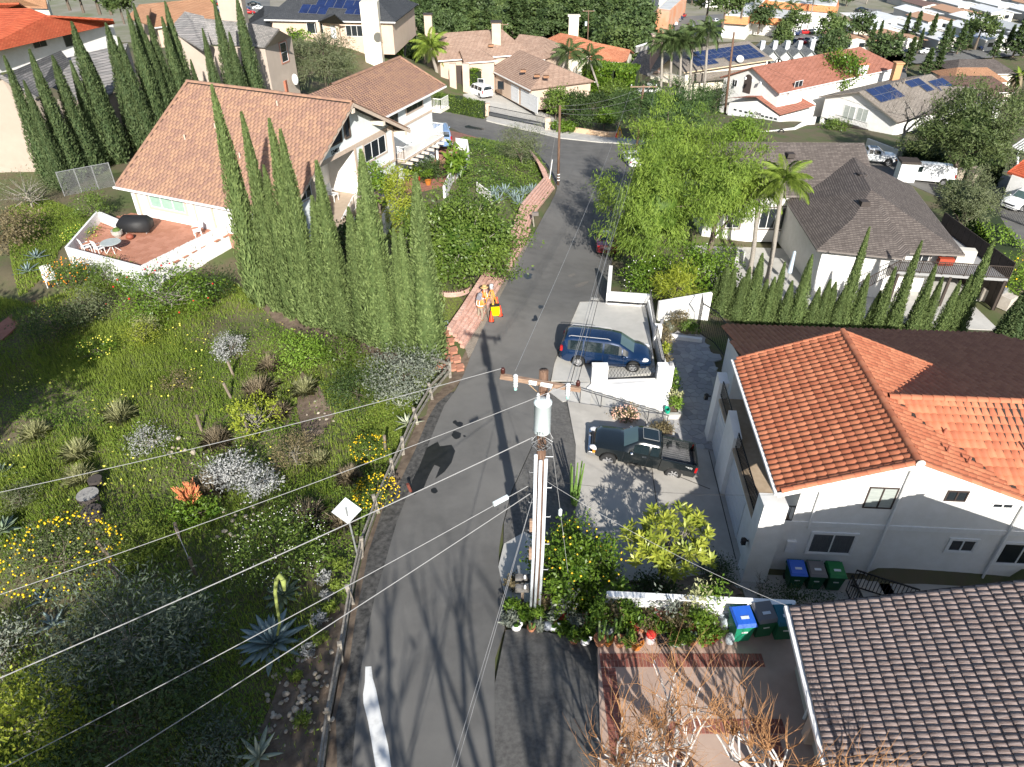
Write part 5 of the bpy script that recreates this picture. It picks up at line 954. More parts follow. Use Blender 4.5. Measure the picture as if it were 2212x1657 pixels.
def car(name,label,cat,sp,paint,loc=(0,0,0),rz=0,group=None,detail=True):
 t=T(name,label,cat,(0,0,0),0,group);r,ar,z0=sp['r'],sp['r']*1.17,sp.get('z0',.26);top,belt,wd,wt=sp['top'],sp['belt'],sp['w'],sp['wt'];x0,x1=top[0][0],top[-1][0]
 xs=sorted(set(list(np.linspace(x0,x1,46 if detail else 20))+[xw+ar*k for xw in sp['ax']for k in((-1,-.92,-.75,-.5,-.2,.2,.5,.75,.92,1)if detail else(-1,-.6,0,.6,1))]));xs=[x for x in xs if x0<=x<=x1]
 def sec(x):
  zb=z0+.12*max(0,abs(x)-(x1-.35))/.35
  for xw in sp['ax']:
   if abs(x-xw)<ar:zb=max(zb,r+math.sqrt(max(0,ar*ar-(x-xw)**2))*1.0-.02)
  w_,b_,t_,wt_=itp(wd,x),itp(belt,x),itp(top,x),min(itp(wt,x),itp(wd,x)*.97);b_=min(b_,t_-.02);zm=max((zb+b_)/2,min(.62,b_-.03));zm=max(zm,zb+.01)
  return[(0,zb),(w_*.86,zb),(w_*.985,min(zb+.09,zm)),(w_,zm),(w_*.975,b_),(wt_,max(t_-.07,b_+.01)),(wt_*.86,t_),(wt_*.45,t_+.022),(0,t_+.03)]
 V=[];F=[];n=17;M_=[]
 for x in xs:
  s=sec(x);V+=[(x,y,z)for y,z in s]+[(x,-y,z)for y,z in s[-2:0:-1]]
 n=len(V)//len(xs)
 for i in range(len(xs)-1):
  for j in range(n):F.append((i*n+j,i*n+(j+1)%n,(i+1)*n+(j+1)%n,(i+1)*n+j))
 F+=[tuple(range(n))[::-1],tuple(range((len(xs)-1)*n,len(xs)*n))]
 b=MB();b.add([Vector(v)for v in V],F);bo=b.o('body',paint,t,True)
 md=bo.modifiers.new('edge','EDGE_SPLIT');md.split_angle=R(34)
 def side(xa,xb,s,lo=.12,hi=.9,nm='side_window',g=None):
  q_=MB();P_=[]
  ks=np.linspace(xa,xb,7)
  for x in ks:
   c=sec(x);(y0,a0),(y1,a1)=c[4],c[5];P_.append([(x,s*(y0+(y1-y0)*f+.012),a0+(a1-a0)*f)for f in(lo,hi)])
  for i in range(6):q_.add([P_[i][0],P_[i+1][0],P_[i+1][1],P_[i][1]],[(0,1,2,3)if s>0 else(3,2,1,0)])
  return q_.o(nm,g or sp.get('glass',cglass),t,True)
 for xa,xb in sp['win']:
  for s in(-1,1):side(xa,xb,s)
 def scr(xa,xb,nm,k=.93,g=None):
  q_=MB();P_=[]
  for x in np.linspace(xa,xb,6):
   c=sec(x);P_.append([(x+.004,y*k,z+.012)for y,z in((-c[6][0]*1.08,c[6][1]-.012),(-c[7][0],c[7][1]),(0,c[8][1]),(c[7][0],c[7][1]),(c[6][0]*1.08,c[6][1]-.012))])
  for i in range(5):
   for j in range(4):q_.add([P_[i][j],P_[i+1][j],P_[i+1][j+1],P_[i][j+1]],[(0,1,2,3)])
  return q_.o(nm,g or cglass,t,True)
 scr(*sp['ws'],'windscreen',g=cglass2)
 if 'rg' in sp:scr(*sp['rg'],'rear_window')
 ty,rm=wheel_meshes(r,.22,sp.get('nsp',7))
 for xw in sp['ax']:
  for s in(-1,1):
   wo=bpy.data.objects.new('wheel',ty);COL.objects.link(wo);wo.parent=t;wo.location=(xw,s*(sp['tr']),r);ro=bpy.data.objects.new('rim',rm);COL.objects.link(ro);ro.parent=wo
 if detail:
  hz=sp.get('hz',.72)
  for s in(-1,1):
   fx=x1-sp.get('hx',.30);c=sec(fx);MB().ell((fx,s*c[3][0]*.84,hz),(.26,.17,.10),10,6).o('headlight',lamp_c,t,True)
   rx=x0+.08;c=sec(rx);MB().box((rx,s*c[3][0]*.93,sp.get('tz',.95)),(.14,.16,sp.get('th',.26))).o('tail_light',lamp_r,t)
   mx=sp.get('mx',sp['ws'][1]-.12);c=sec(mx);MB().ell((mx,s*(c[4][0]+.10),c[4][1]+.06),(.10,.09,.08),8,5).o('mirror',sp.get('mirm',paint),t,True)
   for hx in sp.get('han',[]):c=sec(hx);MB().box((hx,s*(c[4][0]*.995+.02),c[4][1]-.07),(.2,.03,.035)).o('door_handle',sp.get('hm',paint),t)
   for rl in sp.get('rails',[]):c=sec((rl[0]+rl[1])/2);MB().tube([(rl[0],s*c[6][0]*.98,c[6][1]),(rl[0]+.12,s*c[6][0],c[6][1]+.07),(rl[1]-.15,s*c[6][0],c[6][1]+.06),(rl[1],s*c[6][0]*.98,c[6][1]-.02)],.02,6).o('roof_rail',M('grey_rail',(.35,.35,.36),r=.4),t)
  c=sec(x0+.02);MB().box((x0-.01,0,sp.get('pz',.82)),(.02,.32,.16)).o('licence_plate',plate_m,t)
  MB().box((x1-.02,0,sp.get('gz',.55)),(.06,itp(wd,x1)*1.5,.14)).o('grille',plast,t)
  for fx in sp.get('seams',[]):
   for s in(-1,1):
    m_=MB();c=sec(fx)
    for k in(2,3):m_.bar((fx,s*(c[k][0]+.003),c[k][1]),(fx,s*(c[k+1][0]+.003),c[k+1][1]),.012,.008)
    m_.o('door_gap',plast,t)
 t.location=loc;t.rotation_euler=(0,0,rz);return t
def pose(rear,front,xr,xf,yo):
 d=(front-rear);a=math.atan2(d.y,d.x);m=(rear+front)/2;xm=(xr+xf)/2
 return(m.x-(xm*math.cos(a)-yo*math.sin(a)),m.y-(xm*math.sin(a)+yo*math.cos(a)),m.z),a
VAN=dict(r=.345,tr=.84,ax=(-1.48,1.55),z0=.25,top=[(-2.54,.98),(-2.5,1.2),(-2.4,1.52),(-2.28,1.68),(-2.0,1.735),(-1,1.76),(.2,1.73),(.7,1.64),(1.5,1.14),(1.66,1.07),(2.1,.97),(2.38,.82),(2.5,.68),(2.54,.55)],belt=[(-2.54,.9),(-2.3,1.04),(0,1.0),(1.5,.97),(1.7,.97),(2.3,.8),(2.54,.5)],w=[(-2.54,.74),(-2.42,.88),(-2,.96),(0,.985),(1.6,.96),(2.15,.88),(2.4,.74),(2.54,.5)],wt=[(-2.54,.70),(-2.2,.69),(.6,.70),(1.4,.72),(1.8,.78),(2.3,.66),(2.54,.42)],win=[(-2.12,-1.3),(-1.2,-.2),(-.1,.86),(.92,1.22)],ws=(.74,1.5),rg=(-2.49,-2.3),han=(-.35,.15),rails=[(-2.1,.2)],seams=(-1.25,-.15,1.0),nsp=10,mx=1.0,tz=1.08,th=.3,hz=.80,hx=.42)
SEDAN=dict(r=.32,tr=.74,ax=(-1.3,1.38),z0=.22,top=[(-2.3,.72),(-2.24,.92),(-1.7,1.0),(-1.5,1.02),(-.8,1.38),(-.3,1.43),(.3,1.39),(1.05,1.0),(1.2,.95),(1.9,.82),(2.2,.68),(2.3,.52)],belt=[(-2.3,.68),(-1.6,.92),(0,.9),(1.2,.88),(2.1,.70),(2.3,.48)],w=[(-2.3,.68),(-2.1,.82),(-1,.88),(1,.88),(2,.80),(2.3,.58)],wt=[(-2.3,.6),(-1.5,.66),(-.8,.56),(.3,.56),(1.1,.66),(2,.66),(2.3,.5)],win=[(-.95,-.12),(-.02,.75)],ws=(.34,1.06),rg=(-1.46,-.82),han=(-.2,.6),tz=.84,th=.16,pz=.72,hz=.62,hx=.2)
SUV=dict(r=.39,tr=.83,ax=(-1.5,1.45),z0=.32,top=[(-2.58,1.1),(-2.52,1.5),(-2.42,1.8),(-2.2,1.86),(0,1.88),(.5,1.82),(1.1,1.22),(1.2,1.18),(2.2,1.08),(2.5,.95),(2.58,.7)],belt=[(-2.58,1.0),(-2.4,1.16),(1.2,1.12),(2.3,1.0),(2.58,.66)],w=[(-2.58,.9),(-2.4,1.0),(2,.99),(2.45,.9),(2.58,.75)],wt=[(-2.58,.84),(-2.2,.80),(.6,.80),(1.2,.86),(2.4,.82),(2.58,.7)],win=[(-2.2,-1.2),(-1.08,-.2),(-.1,.72)],ws=(.54,1.1),rg=(-2.55,-2.43),han=(-.4,.5),rails=[(-2.1,.2)],tz=1.1,th=.5,hz=.9,hx=.16,gz=.8)
CVAN=dict(r=.37,tr=.84,ax=(-1.75,1.65),z0=.32,top=[(-2.85,1.3),(-2.82,1.9),(-2.7,2.08),(0,2.1),(1.0,2.08),(1.25,1.95),(1.85,1.35),(2.0,1.28),(2.6,1.1),(2.8,.8),(2.85,.6)],belt=[(-2.85,1.2),(1.8,1.24),(2.5,1.0),(2.85,.55)],w=[(-2.85,.95),(-2.6,1.0),(2.2,1.0),(2.7,.86),(2.85,.7)],wt=[(-2.85,.86),(1.2,.84),(2,.88),(2.85,.6)],win=[(.75,1.45)],ws=(1.28,1.84),han=(.5,),tz=1.15,th=.4,hz=.85,hx=.15,gz=.75)
p_van=M('deep_blue_paint',(.006,.028,.085),(.005,.02,.06),sc=.5,r=.22,spec=.6,coat=.8,metal=.35);p_blk=M('black_green_paint',(.008,.011,.012),r=.24,spec=.6,coat=.7);p_red=M('maroon_paint',(.13,.008,.012),r=.25,coat=.7,metal=.2);p_wht=M('white_car_paint',(.78,.79,.80),r=.3,coat=.6);p_sil=M('silver_car_paint',(.42,.43,.45),r=.3,coat=.6,metal=.5);p_dkb=M('dark_blue_car_paint',(.02,.035,.09),r=.3,coat=.6);p_lbl=M('light_blue_car_paint',(.16,.25,.42),r=.3,coat=.6)
ca,cb=P(1249,791,.98),P(1364,803,.98);l_,a_=pose(ca,cb,-1.48,1.55,-.92);l_=(l_[0],l_[1],float(z_van(0,l_[1])))
car('minivan','dark blue minivan parked on the concrete pad','minivan',VAN,p_van,l_,a_)
PICK=dict(r=.385,tr=.76,ax=(-1.55,1.55),z0=.42,top=[(-.78,1.25),(-.74,1.66),(-.6,1.735),(.2,1.74),(.42,1.69),(1.02,1.23),(1.15,1.17),(2.05,1.1),(2.32,.98),(2.42,.7)],belt=[(-.78,1.14),(1.1,1.13),(2.1,1.03),(2.42,.64)],w=[(-.78,.87),(1.2,.88),(2.1,.85),(2.42,.72)],wt=[(-.78,.64),(.4,.63),(1.05,.72),(1.3,.8),(2.1,.78),(2.42,.62)],win=[(-.62,-.22),(-.14,.56)],ws=(.44,1.0),rg=(-.77,-.74),han=(.0,),seams=(-.18,.95),hm=chrome,mirm=chrome,hz=.86,hx=.12,gz=.82,nsp=6,mx=.62)
def pickup(label,paint,loc,rz,decal=True,sc=1.0,liner=None):
 t=car('pickup_truck',label,'pickup truck',PICK,paint)
 for o in list(t.children):
  if o.name.startswith(('tail_light','licence_plate')):bpy.data.objects.remove(o)
 r,ar=.385,.385*1.17;xs=sorted(set(list(np.linspace(-2.5,-.8,14))+[-1.55+ar*k for k in(-1,-.92,-.75,-.5,-.2,.2,.5,.75,.92,1)]))
 for s in(-1,1):
  mb=MB();rows=[]
  for x in xs:
   zb=.46 if abs(x+1.55)>=ar else max(.46,r+math.sqrt(ar*ar-(x+1.55)**2)-.02);zm=max(.8,zb+.02);fl=.04*max(0,1-abs(x+1.55)/.6)
   rows.append([(x,s*.74,zb),(x,s*(.86+fl),zb),(x,s*(.89+fl),zm),(x,s*.875,1.13),(x,s*.80,1.15),(x,s*.77,1.13),(x,s*.77,.70)])
  for i in range(len(rows)-1):
   for j in range(6):mb.add([rows[i][j],rows[i][j+1],rows[i+1][j+1],rows[i+1][j]],[(0,1,2,3)if s>0 else(3,2,1,0)])
  mb.o('bed_side',paint,t)
  MB().box((-2.47,s*.83,.93),(.1,.13,.3)).o('tail_light',lamp_r,t);MB().box((2.3,s*.80,.74),(.12,.1,.1)).o('indicator',lamp_a,t)
 ln=liner or M('bed_liner',(.05,.052,.055),(.10,.10,.105),sc=3,r=.3,spec=.6)
 fl=MB();fl.box((-1.64,0,.66),(1.7,1.54,.06));fl.box((-.81,0,.95),(.05,1.62,.45));fl.o('bed_floor',ln,t)
 for i in range(9):MB().box((-1.64,-.6+i*.15,.70),(1.66,.06,.03)).o('floor_rib',ln,t)
 for s in(-1,1):MB().lathe([(.38,-.12),(.38,.12)],(-1.55,s*.66,.5),14,mat=Matrix.Rotation(R(90),3,'X')).o('wheel_hump',ln,t)
 MB().box((-2.49,0,.90),(.08,1.60,.48)).o('tailgate',paint,t);MB().box((-2.62,0,.56),(.16,1.62,.16)).o('rear_bumper',chrome,t)
 fbm=MB();fbm.box((2.46,0,.60),(.2,1.66,.2));fbm.box((2.36,.82,.6),(.3,.1,.18));fbm.box((2.36,-.82,.6),(.3,.1,.18));fbm.o('front_bumper',chrome,t)
 sr=MB();sr.box((-.15,0,1.785),(.72,.74,.012));sr.o('sunroof',cglass,t);sf=MB()
 for a in((.36,.8),(.0,0)):pass
 for x,y,dx,dy in((.22,0,.02,.8),(-.52,0,.02,.8),(-.15,.39,.76,.02),(-.15,-.39,.76,.02)):sf.box((x,y,1.788),(dx,dy,.02))
 sf.o('sunroof_frame',M('grey_seal',(.25,.25,.25),r=.5),t)
 if decal:text3d('TRD',t,(-2.12,-.882,.92),(1,0,0),(0,0,1),.17,plate_m,'decal',.002);text3d('TRD',t,(-2.12,.882,.92),(-1,0,0),(0,0,1),.17,plate_m,'decal',.002)
 t.location=loc;t.rotation_euler=(0,0,rz);t.scale=(sc,sc,sc);return t
ca,cb=P(1443,1037,.42),P(1312,1008,.95);l_,a_=pose(ca,cb,-1.55,1.55,.84);tk=pickup('black pickup truck with extended cab and open bed on the driveway',p_blk,(l_[0],l_[1],(ca.z+cb.z)/2),a_)
tk.rotation_euler=(0,-math.atan2(cb.z-ca.z,3.1),a_)
MB().box((.88,.25,1.335),(.16,.16,.01),tilt=Matrix.Rotation(.65,3,'Y')).o('pink_paper',M('pink_paper',(.7,.08,.4),r=.6),None).parent=tk
p_=G(1300,556);car('sedan','dark red sedan parked in the shade of the pepper tree','car',SEDAN,p_red,(p_.x+.55,p_.y+2.0,p_.z-.15),R(84)).rotation_euler=(0,R(7),R(84))
car('suv','white suv parked in the gated driveway','suv',SUV,p_wht,G(1034,207),R(125))
car('cargo_van','white cargo van parked on the side lane behind the grey roof','van',CVAN,p_wht,G(1995,392),R(164))
p_=G(1880,352);pickup('white work truck half hidden behind the grey roof',p_wht,(p_.x,p_.y,p_.z),R(-12),False,1.12)
car('suv','light blue car tucked behind the wing of the numbered house','car',SUV,p_lbl,(-7.2,73.0,g1(-7.2,73)),R(100));car('suv','white suv under the feather palms','suv',SUV,p_wht,G(1402,206),R(200));car('sedan','dark blue car beside the carport posts','car',SEDAN,p_dkb,G(1806,262),R(190));car('suv','white car behind the fence at the right edge','car',SUV,p_wht,G(2205,448),R(205));car('sedan','white car parked under the pine at the corner','car',SEDAN,p_wht,G(1364,352),R(95))
# power poles and wires
text_signs=M('sign_white',(.72,.72,.70),r=.6)
MP=T('power_pole','wooden power pole with transformer, crossarm and white conduits beside the road','utility pole',P(1158,1315,2.85));px,py,pz=MP.location
zt=PY(1168,800,py).z
MB().tube([(px,py,pz-.5),(px,py,pz+4),(px,py,zt)],[.17,.155,.125],14).o('pole',polewood,MP,True)
def at_pole(u,v):return PY(u,v,py)
ca_l,ca_r=at_pole(1080,803),at_pole(1252,832);dxx=(ca_r-ca_l);ca_l.y-=.2;ca_r.y-=.2
MB().bar(ca_l,ca_r,.11,.13).o('crossarm',armwood,MP)
for f_ in(.33,.67):MB().bar(ca_l.lerp(ca_r,f_)+Vector((0,.0,-.05)),Vector((px,py-.16,ca_l.z-.75)),.03,.01).o('brace',M('rusty_strap',(.55,.36,.2),r=.7),MP)
porc=M('brown_porcelain',(.06,.018,.014),r=.25);ring=[(.02,0),(.06,.02),(.05,.05),(.065,.07),(.05,.10),(.065,.12),(.05,.15),(.04,.18)]
for f_ in(.035,.965):MB().lathe(ring,ca_l.lerp(ca_r,f_)+Vector((0,0,.10)),12).o('insulator',porc,MP,True)
gpor=M('grey_porcelain',(.62,.64,.66),r=.3);gl=M('sea_glass',(.30,.55,.50),r=.2)
for f_ in(.19,.84):
 c=ca_l.lerp(ca_r,f_);MB().lathe([(.03,-.2)]+[((.07 if i%2 else .05),-.18+i*.04)for i in range(10)]+[(.03,.22)],c+Vector((0,-.12,0)),12).o('fuse_cutout',gpor,MP,True);MB().ell(c+Vector((0,-.14,-.24)),(.05,.05,.05),8,5).o('glass_end',gl,MP,True)
tr=at_pole(1157,895);tc=Vector((px-.02,py-.42,0));zb_,zt_=at_pole(1157,930).z,at_pole(1157,872).z;zb_=PY(1157,932,py-.42).z;zt_=PY(1157,868,py-.42).z
tank=M('pale_grey_enamel',(.60,.68,.70),r=.35,coat=.3)
MB().lathe([(.0,zb_+.02),(.22,zb_),(.235,zb_+.03),(.235,zt_-.05),(.25,zt_-.04),(.25,zt_),(.20,zt_+.05),(.0,zt_+.07)],tc,24).o('transformer',tank,MP,True)
text3d('37.5',MP,(tc.x-.06,tc.y-.242,zb_+.08),(1,0,0),(0,0,1),.12,black,'rating',.003)
for dx in(-.13,.13):MB().lathe([(.03,0)]+[((.055 if i%2 else .04),.02+i*.03)for i in range(7)]+[(.02,.26)],tc+Vector((dx,0,zt_+.03)),10).o('bushing',gpor,MP,True)
for s_,f_ in(('HIGH',.40),('VOLTAGE',.57)):
 c=ca_l.lerp(ca_r,f_);dd=dxx.normalized();MB().bar(c-dd*(.11 if s_=='HIGH' else .16)+Vector((0,-.065,0)),c+dd*(.11 if s_=='HIGH' else .16)+Vector((0,-.065,0)),.01,.13).o('warning_plate',text_signs,MP);text3d(s_,MP,c+Vector((0,-.075,-.04)),dd,(0,0,1),.10,black,'lettering',.002)
cond=M('white_conduit',(.66,.70,.74),r=.4)
for dx,dy,z1 in((-.16,-.14,at_pole(1155,975).z),(-.02,-.2,at_pole(1160,985).z),(.14,-.13,at_pole(1168,985).z)):
 MB().tube([(px+dx-.05,py+dy,pz-.1),(px+dx,py+dy,pz+3),(px+dx,py+dy,z1)],.052,10).o('conduit',cond,MP,True)
for i in range(9):z_=pz+2.2+i*.62;s=-1 if i%2 else 1;MB().tube([(px+s*.12,py-.1,z_),(px+s*.34,py-.1,z_),(px+s*.34,py-.1,z_+.06)],.012,5).o('climbing_peg',steel,MP)
for i in range(14):
 a=i*.9;MB().tube([(px+.12*math.cos(a),py-.2,zb_-.05-.05*i),(px+.3*math.cos(a*1.7),py-.3,zb_-.35-.03*i),(px+.15*math.sin(a),py-.2,zb_-.9)],.008,4).o('drop_lead',black if i%2 else steel,MP)
for dy_,z_ in((-.25,pz+3.0),(-.25,pz+4.3)):MB().box((px-.22,py-.1,z_),(.16,.1,.5)).o('bracket_board',armwood,MP)
wirem=M('grey_wire',(.30,.30,.30),r=.6);wired=M('black_wire',(.03,.03,.03),r=.6)
def wire(label,a,b,sag=.25,r=.011,m=None,n=14,ext=0.,name='overhead_wire',grp='overhead wires at the road pole'):
 a,b=Vector(a),Vector(b);b2=a+(b-a)*(1+ext);L=(b2-a).length
 o=MB().tube([a.lerp(b2,i/n)-Vector((0,0,sag*4*(i/n)*(1-i/n)))for i in range(n+1)],r*.72,5).o(name,m or wirem);return tag(o,label,'wire',grp)
ci=lambda f_:ca_l.lerp(ca_r,f_)+Vector((0,0,.27))
wire('thin bare wire from the crossarm to the far left, topmost of five',ci(.035),P(0,1045,11.2),.3,.011,ext=.5);wire('second wire from the crossarm towards the lower left',ci(.965),P(30,1255,10.2),.3,.011,ext=.5)
wire('thick pale cable from the pole across the garden to the left edge',at_pole(1150,945),P(0,1453,8.6),.2,.02,ext=.4);wire('splice cable from the pole to the lower left corner',at_pole(1140,1050),P(0,1652,7.4),.2,.016,ext=.3);wire('lowest cable from the pole to the bottom edge',at_pole(1145,1066),P(215,1657,6.8),.15,.018,ext=.4)
MB().bar(at_pole(1140,1050).lerp(P(0,1652,7.4),.05),at_pole(1140,1050).lerp(P(0,1652,7.4),.085),.09,.12).o('splice_box',tank,MP)
for du in(0,10):wire('steep wire from the pole down past the bottom edge, %s'%('left of two' if not du else 'right of two'),at_pole(1150,1075),P(974+du,1657,7.0),.1,.009,ext=.5)
ga=G(1236,1320);gtp=at_pole(1178,850);gm_=gtp.lerp(ga,.48);wire('stay wire from the pole top into the pot garden',gtp,ga+Vector((0,0,.1)),0,.009);MB().lathe([(.03,-.15),(.06,-.1),(.06,.1),(.03,.15)],gm_,8).o('strain_insulator',tank,MP);MB().tube([ga.lerp(gtp,.01),ga.lerp(gtp,.16)],.03,8).o('guy_guard',white,MP)
def pole(label,ub,vb,vt,arm=None,zb=None,lean=0,rr=.15,mat=None,bands=False):
 b=G(ub,vb)if zb is None else P(ub,vb,zb);ut=ub+lean;t_=PY(ut,vt,b.y);T_=T('utility_pole',label,'utility pole',b);t_.x=b.x+(t_.x-b.x)*(1 if lean else .6);MB().tube([b-Vector((0,0,.5)),t_],[rr,rr*.75],10).o('pole',mat or polewood,T_,True)
 if arm:
  for z_,w_ in arm:
   c=t_-Vector((0,0,z_));MB().bar(c+Vector((-w_,-.15,0)),c+Vector((w_,-.15,0)),.1,.12).o('crossarm',armwood,T_)
   for s in(-1,1):MB().lathe(ring,c+Vector((s*w_*.92,-.15,.08)),8).o('insulator',gpor,T_,True);MB().bar(c+Vector((s*w_*.5,-.16,-.03)),c+Vector((0,-.12,-.7)),.03,.01).o('brace',steel,T_)
 if bands:
  for k in(.5,.8,1.1):MB().lathe([(rr*1.05,0),(rr*1.05,.1)],b+Vector((0,0,k)),10,cap=False).o('white_band',white,T_)
 return b,t_
p2b,p2t=pole('red brown power pole rising out of the pepper trees',1372,340,184,[(.15,1.55)],lean=18,rr=.17);p3b,p3t=pole('bare wooden pole with white bands beside the bank',1205,400,228,lean=4,bands=True);p4b,p4t=pole('tall wooden pole in front of the white house with the arch',1565,247,70,lean=20,rr=.2);p5b,p5t=pole('slim pole with transformer between the villas',1267,162,22,[(.2,1.4)],lean=4);p6b,p6t=pole('distant pole with crossarm above the tan roof',1085,95,50,[(.3,1.3)],zb=-10)
MB().lathe([(.0,0),(.3,.02),(.3,.9),(0,.95)],p5t+Vector((-.5,-.3,-3.4)),12).o('transformer',tank,None).parent=None
_o=[o for o in COL.objects if o.name.startswith('transformer.')][-1];put(_o,[o for o in COL.objects if o.get('label','').startswith('slim pole')][0])
arm2=p2t-Vector((0,.15,.0))
wire('wire from the crossarm up the street to the red brown pole, left of the pair',ci(.19),arm2+Vector((-1.4,0,0)),1.0,.011,ext=0);wire('wire from the crossarm up the street to the red brown pole, right of the pair',ci(.84),arm2+Vector((1.4,0,0)),.9,.011)
for i in range(4):wire('cable of the bundle running up the street over the minivan, %s'%ORD[i],at_pole(1222+i*7,835+i*3),p2t-Vector((.2-i*.08,.1,2.2+i*.12)),.8,.010+.004*(i%2),wired if i%2 else wirem)
wire('service wire from the pole to the tiled house',at_pole(1160,1035),A(.3,.0,4.9),.25,.008,wired);wire('service wire from the pole to the shake roof house',at_pole(1165,1030),D(.1,.02,-.05),.3,.008);
for i,dz in enumerate((.2,1.2,2.4)):wire('wire crossing between the street poles, %s from the top'%ORD[i],p2t-Vector((0,0,dz)),p3t-Vector((0,0,dz*.3)),.5,.012,grp='street wires');wire('wire from the red brown pole to the arch house pole, %s from the top'%ORD[i],p2t-Vector((0,0,dz)),p4t-Vector((0,0,dz+2)),.7,.012,grp='street wires')
for i,dz in enumerate((2.5,3.4)):wire('wire from the arch house pole over the big evergreen, %s'%('upper' if not i else 'lower'),p4t-Vector((0,0,dz)),PY(2240,(342,318)[i],70),1.0,.014,wired,grp='street wires')
for i,u in enumerate((1190,1183)):wire('stay wire of the white banded pole, %s'%('steeper' if not i else 'flatter'),p3t-Vector((0,0,.3+i)),G((1183,1168)[i],(388,345)[i]),0,.012,grp='street wires')
gg=G(1186,392);MB().tube([gg,gg.lerp(p3t,.3)],.05,8).o('guy_guard',white,None);tag(COL.objects[-1],'white plastic guard on the slanting stay wire by the bank','guy guard')
# split rail fence
FT=T('rail_fence','weathered split rail fence along the left edge of the road','fence',G(850,1030))
fp=[G(u,v)for u,v in[(972,816),(931,863),(899,917),(871,982),(849,1030),(815,1108),(783,1202),(760,1305),(739,1430),(712,1575),(688,1760)]]
for i,p in enumerate(fp):
 tl_=Matrix.Rotation(random.uniform(-.12,.12),3,'Y');MB().box(p+Vector((0,0,.42)),(.14,.12,1.25),rz=.3,tilt=tl_).o('post',wood_grey,FT)
 if i<len(fp)-1:
  for h_ in(.42,.82):
   a_,b_=p+Vector((.02,0,h_+random.uniform(-.06,.06))),fp[i+1]+Vector((.02,0,h_+random.uniform(-.06,.06)));d_=(b_-a_)*.04;MB().bar(a_-d_,b_+d_,.06,.13).o('rail',wood_grey,FT)
MB().bar(fp[0]+Vector((0,0,.9)),fp[0]+Vector((-1.1,.55,.95)),.07,.13).o('rail',wood_grey,FT)
for i,(u,v,lx)in enumerate([(240,1205,-.25),(262,1255,-.15),(388,1165,.05),(421,1240,.03),(566,905,-.2),(832,975,.05),(435,930,0),(505,812,-.12),(500,860,-.2),(536,935,.0)]):
 p=G(u,v);o_=MB();o_.tube([p-Vector((0,0,.2)),p+Vector((lx,0,.95))],.07,7);tag(o_.o('rope_post',wood),'short wooden stake in the garden slope, %s in line'%ORD[i],'post','stakes of the rope fence')
rp=[G(u,v)+Vector((0,0,.85))for u,v in[(240,1205),(262,1255),(300,1290)]];tag(MB().tube(rp,.015,5).o('rope',wirem),'slack rope hanging between the two leaning stakes','rope')
rp=[G(u,v)+Vector((0,0,.85))for u,v in[(388,1165),(421,1240)]];tag(MB().tube(rp,.015,5).o('rope',wirem),'rope between the two upright stakes in mid slope','rope')
sb=G(773,1200);sgn=T('road_sign','diamond road sign seen from behind beside the rail fence','road sign',sb);st_=PY(762,1105,sb.y);MB().bar(sb-Vector((0,0,.3)),Vector((sb.x-.12,sb.y,st_.z+.2)),.06,.04).o('post',steel,sgn)
c=Vector((sb.x-.12,sb.y+.04,st_.z));k_=.56;e1=Vector((.98,.1,.02));e2=Vector((.0,.25,.97));mb=MB();pl4=[c-e2*k_,c+e1*k_,c+e2*k_,c-e1*k_];mb.slab(pl4,.012);mb.o('plate',M('sign_back',(.62,.66,.68),(.55,.60,.62),sc=3,r=.45,metal=.3),sgn)
p=G(887,1062);tag(MB().tube([p,p+Vector((-.1,0,.45))],.07,8).o('rusty_stub',M('rust',(.16,.045,.03),r=.9)),'short rusty pipe stub at the road edge','pipe')
for i,(u,v,r_)in enumerate([(197,1085,.45),(212,1052,.3),(205,1120,.4)]):
 p=G(u,v);s_=T('tree_stump',('sawn grey tree stump in the meadow','small dark stump behind the grey one','dark lying log before the grey stump')[i],'stump',p);MB().lathe([(r_*1.1,-.2),(r_,.2),(r_,.5)],p,14,cap=False).o('bark',M('dark_bark',(.06,.05,.045),r=.95),s_);MB().lathe([(.001,.5),(r_,.5)],p,14,cap=False).o('cut_face',M('cut_wood',(.30,.29,.27),(.22,.21,.20),sc=8,r=.9)if i==0 else M('dark_bark',(.06,.05,.045)),s_)
 # bins
def bin_(label,p,rz,body,lid,tilt=0):
 t=T('wheelie_bin',label,'bin',(0,0,0));mb=MB();V=[(-.25,-.28,.08),(.25,-.28,.08),(.25,.25,.08),(-.25,.25,.08),(-.31,-.36,.95),(.31,-.36,.95),(.31,.34,1.0),(-.31,.34,1.0)]
 mb.add(V,[(0,3,2,1),(4,5,6,7),(0,1,5,4),(1,2,6,5),(2,3,7,6),(3,0,4,7)]);mb.box((0,-.01,.93),(.68,.76,.07));mb.o('body',body,t)
 l=MB();l.add([(-.34,-.42,.97),(.34,-.42,.97),(.34,.36,1.04),(-.34,.36,1.04),(-.29,-.33,1.05),(.29,-.33,1.05),(.29,.28,1.13),(-.29,.28,1.13)],[(0,3,2,1),(4,5,6,7),(0,1,5,4),(1,2,6,5),(2,3,7,6),(3,0,4,7)]);lo_=l.o('lid',lid,t);MB().box((0,-.12,1.095),(.26,.1,.01),tilt=Matrix.Rotation(.12,3,'X')).o('lid_print',M('pale_print',(.5,.55,.6),r=.6),lo_)
 MB().box((0,-.335,.62),(.2,.03,.05)).o('grip',M('grip_white',(.6,.62,.6),r=.6),t);MB().tube([(-.27,.42,.98),(.27,.42,.98)],.02,6).o('handle',body,t)
 for s in(-1,1):MB().lathe([(.13,-.03),(.13,.03)],(s*.24,.28,.13),12,mat=Matrix.Rotation(R(90),3,'Y')).o('wheel',plast,t)
 t.location=p;t.rotation_euler=(0,0,rz);return t
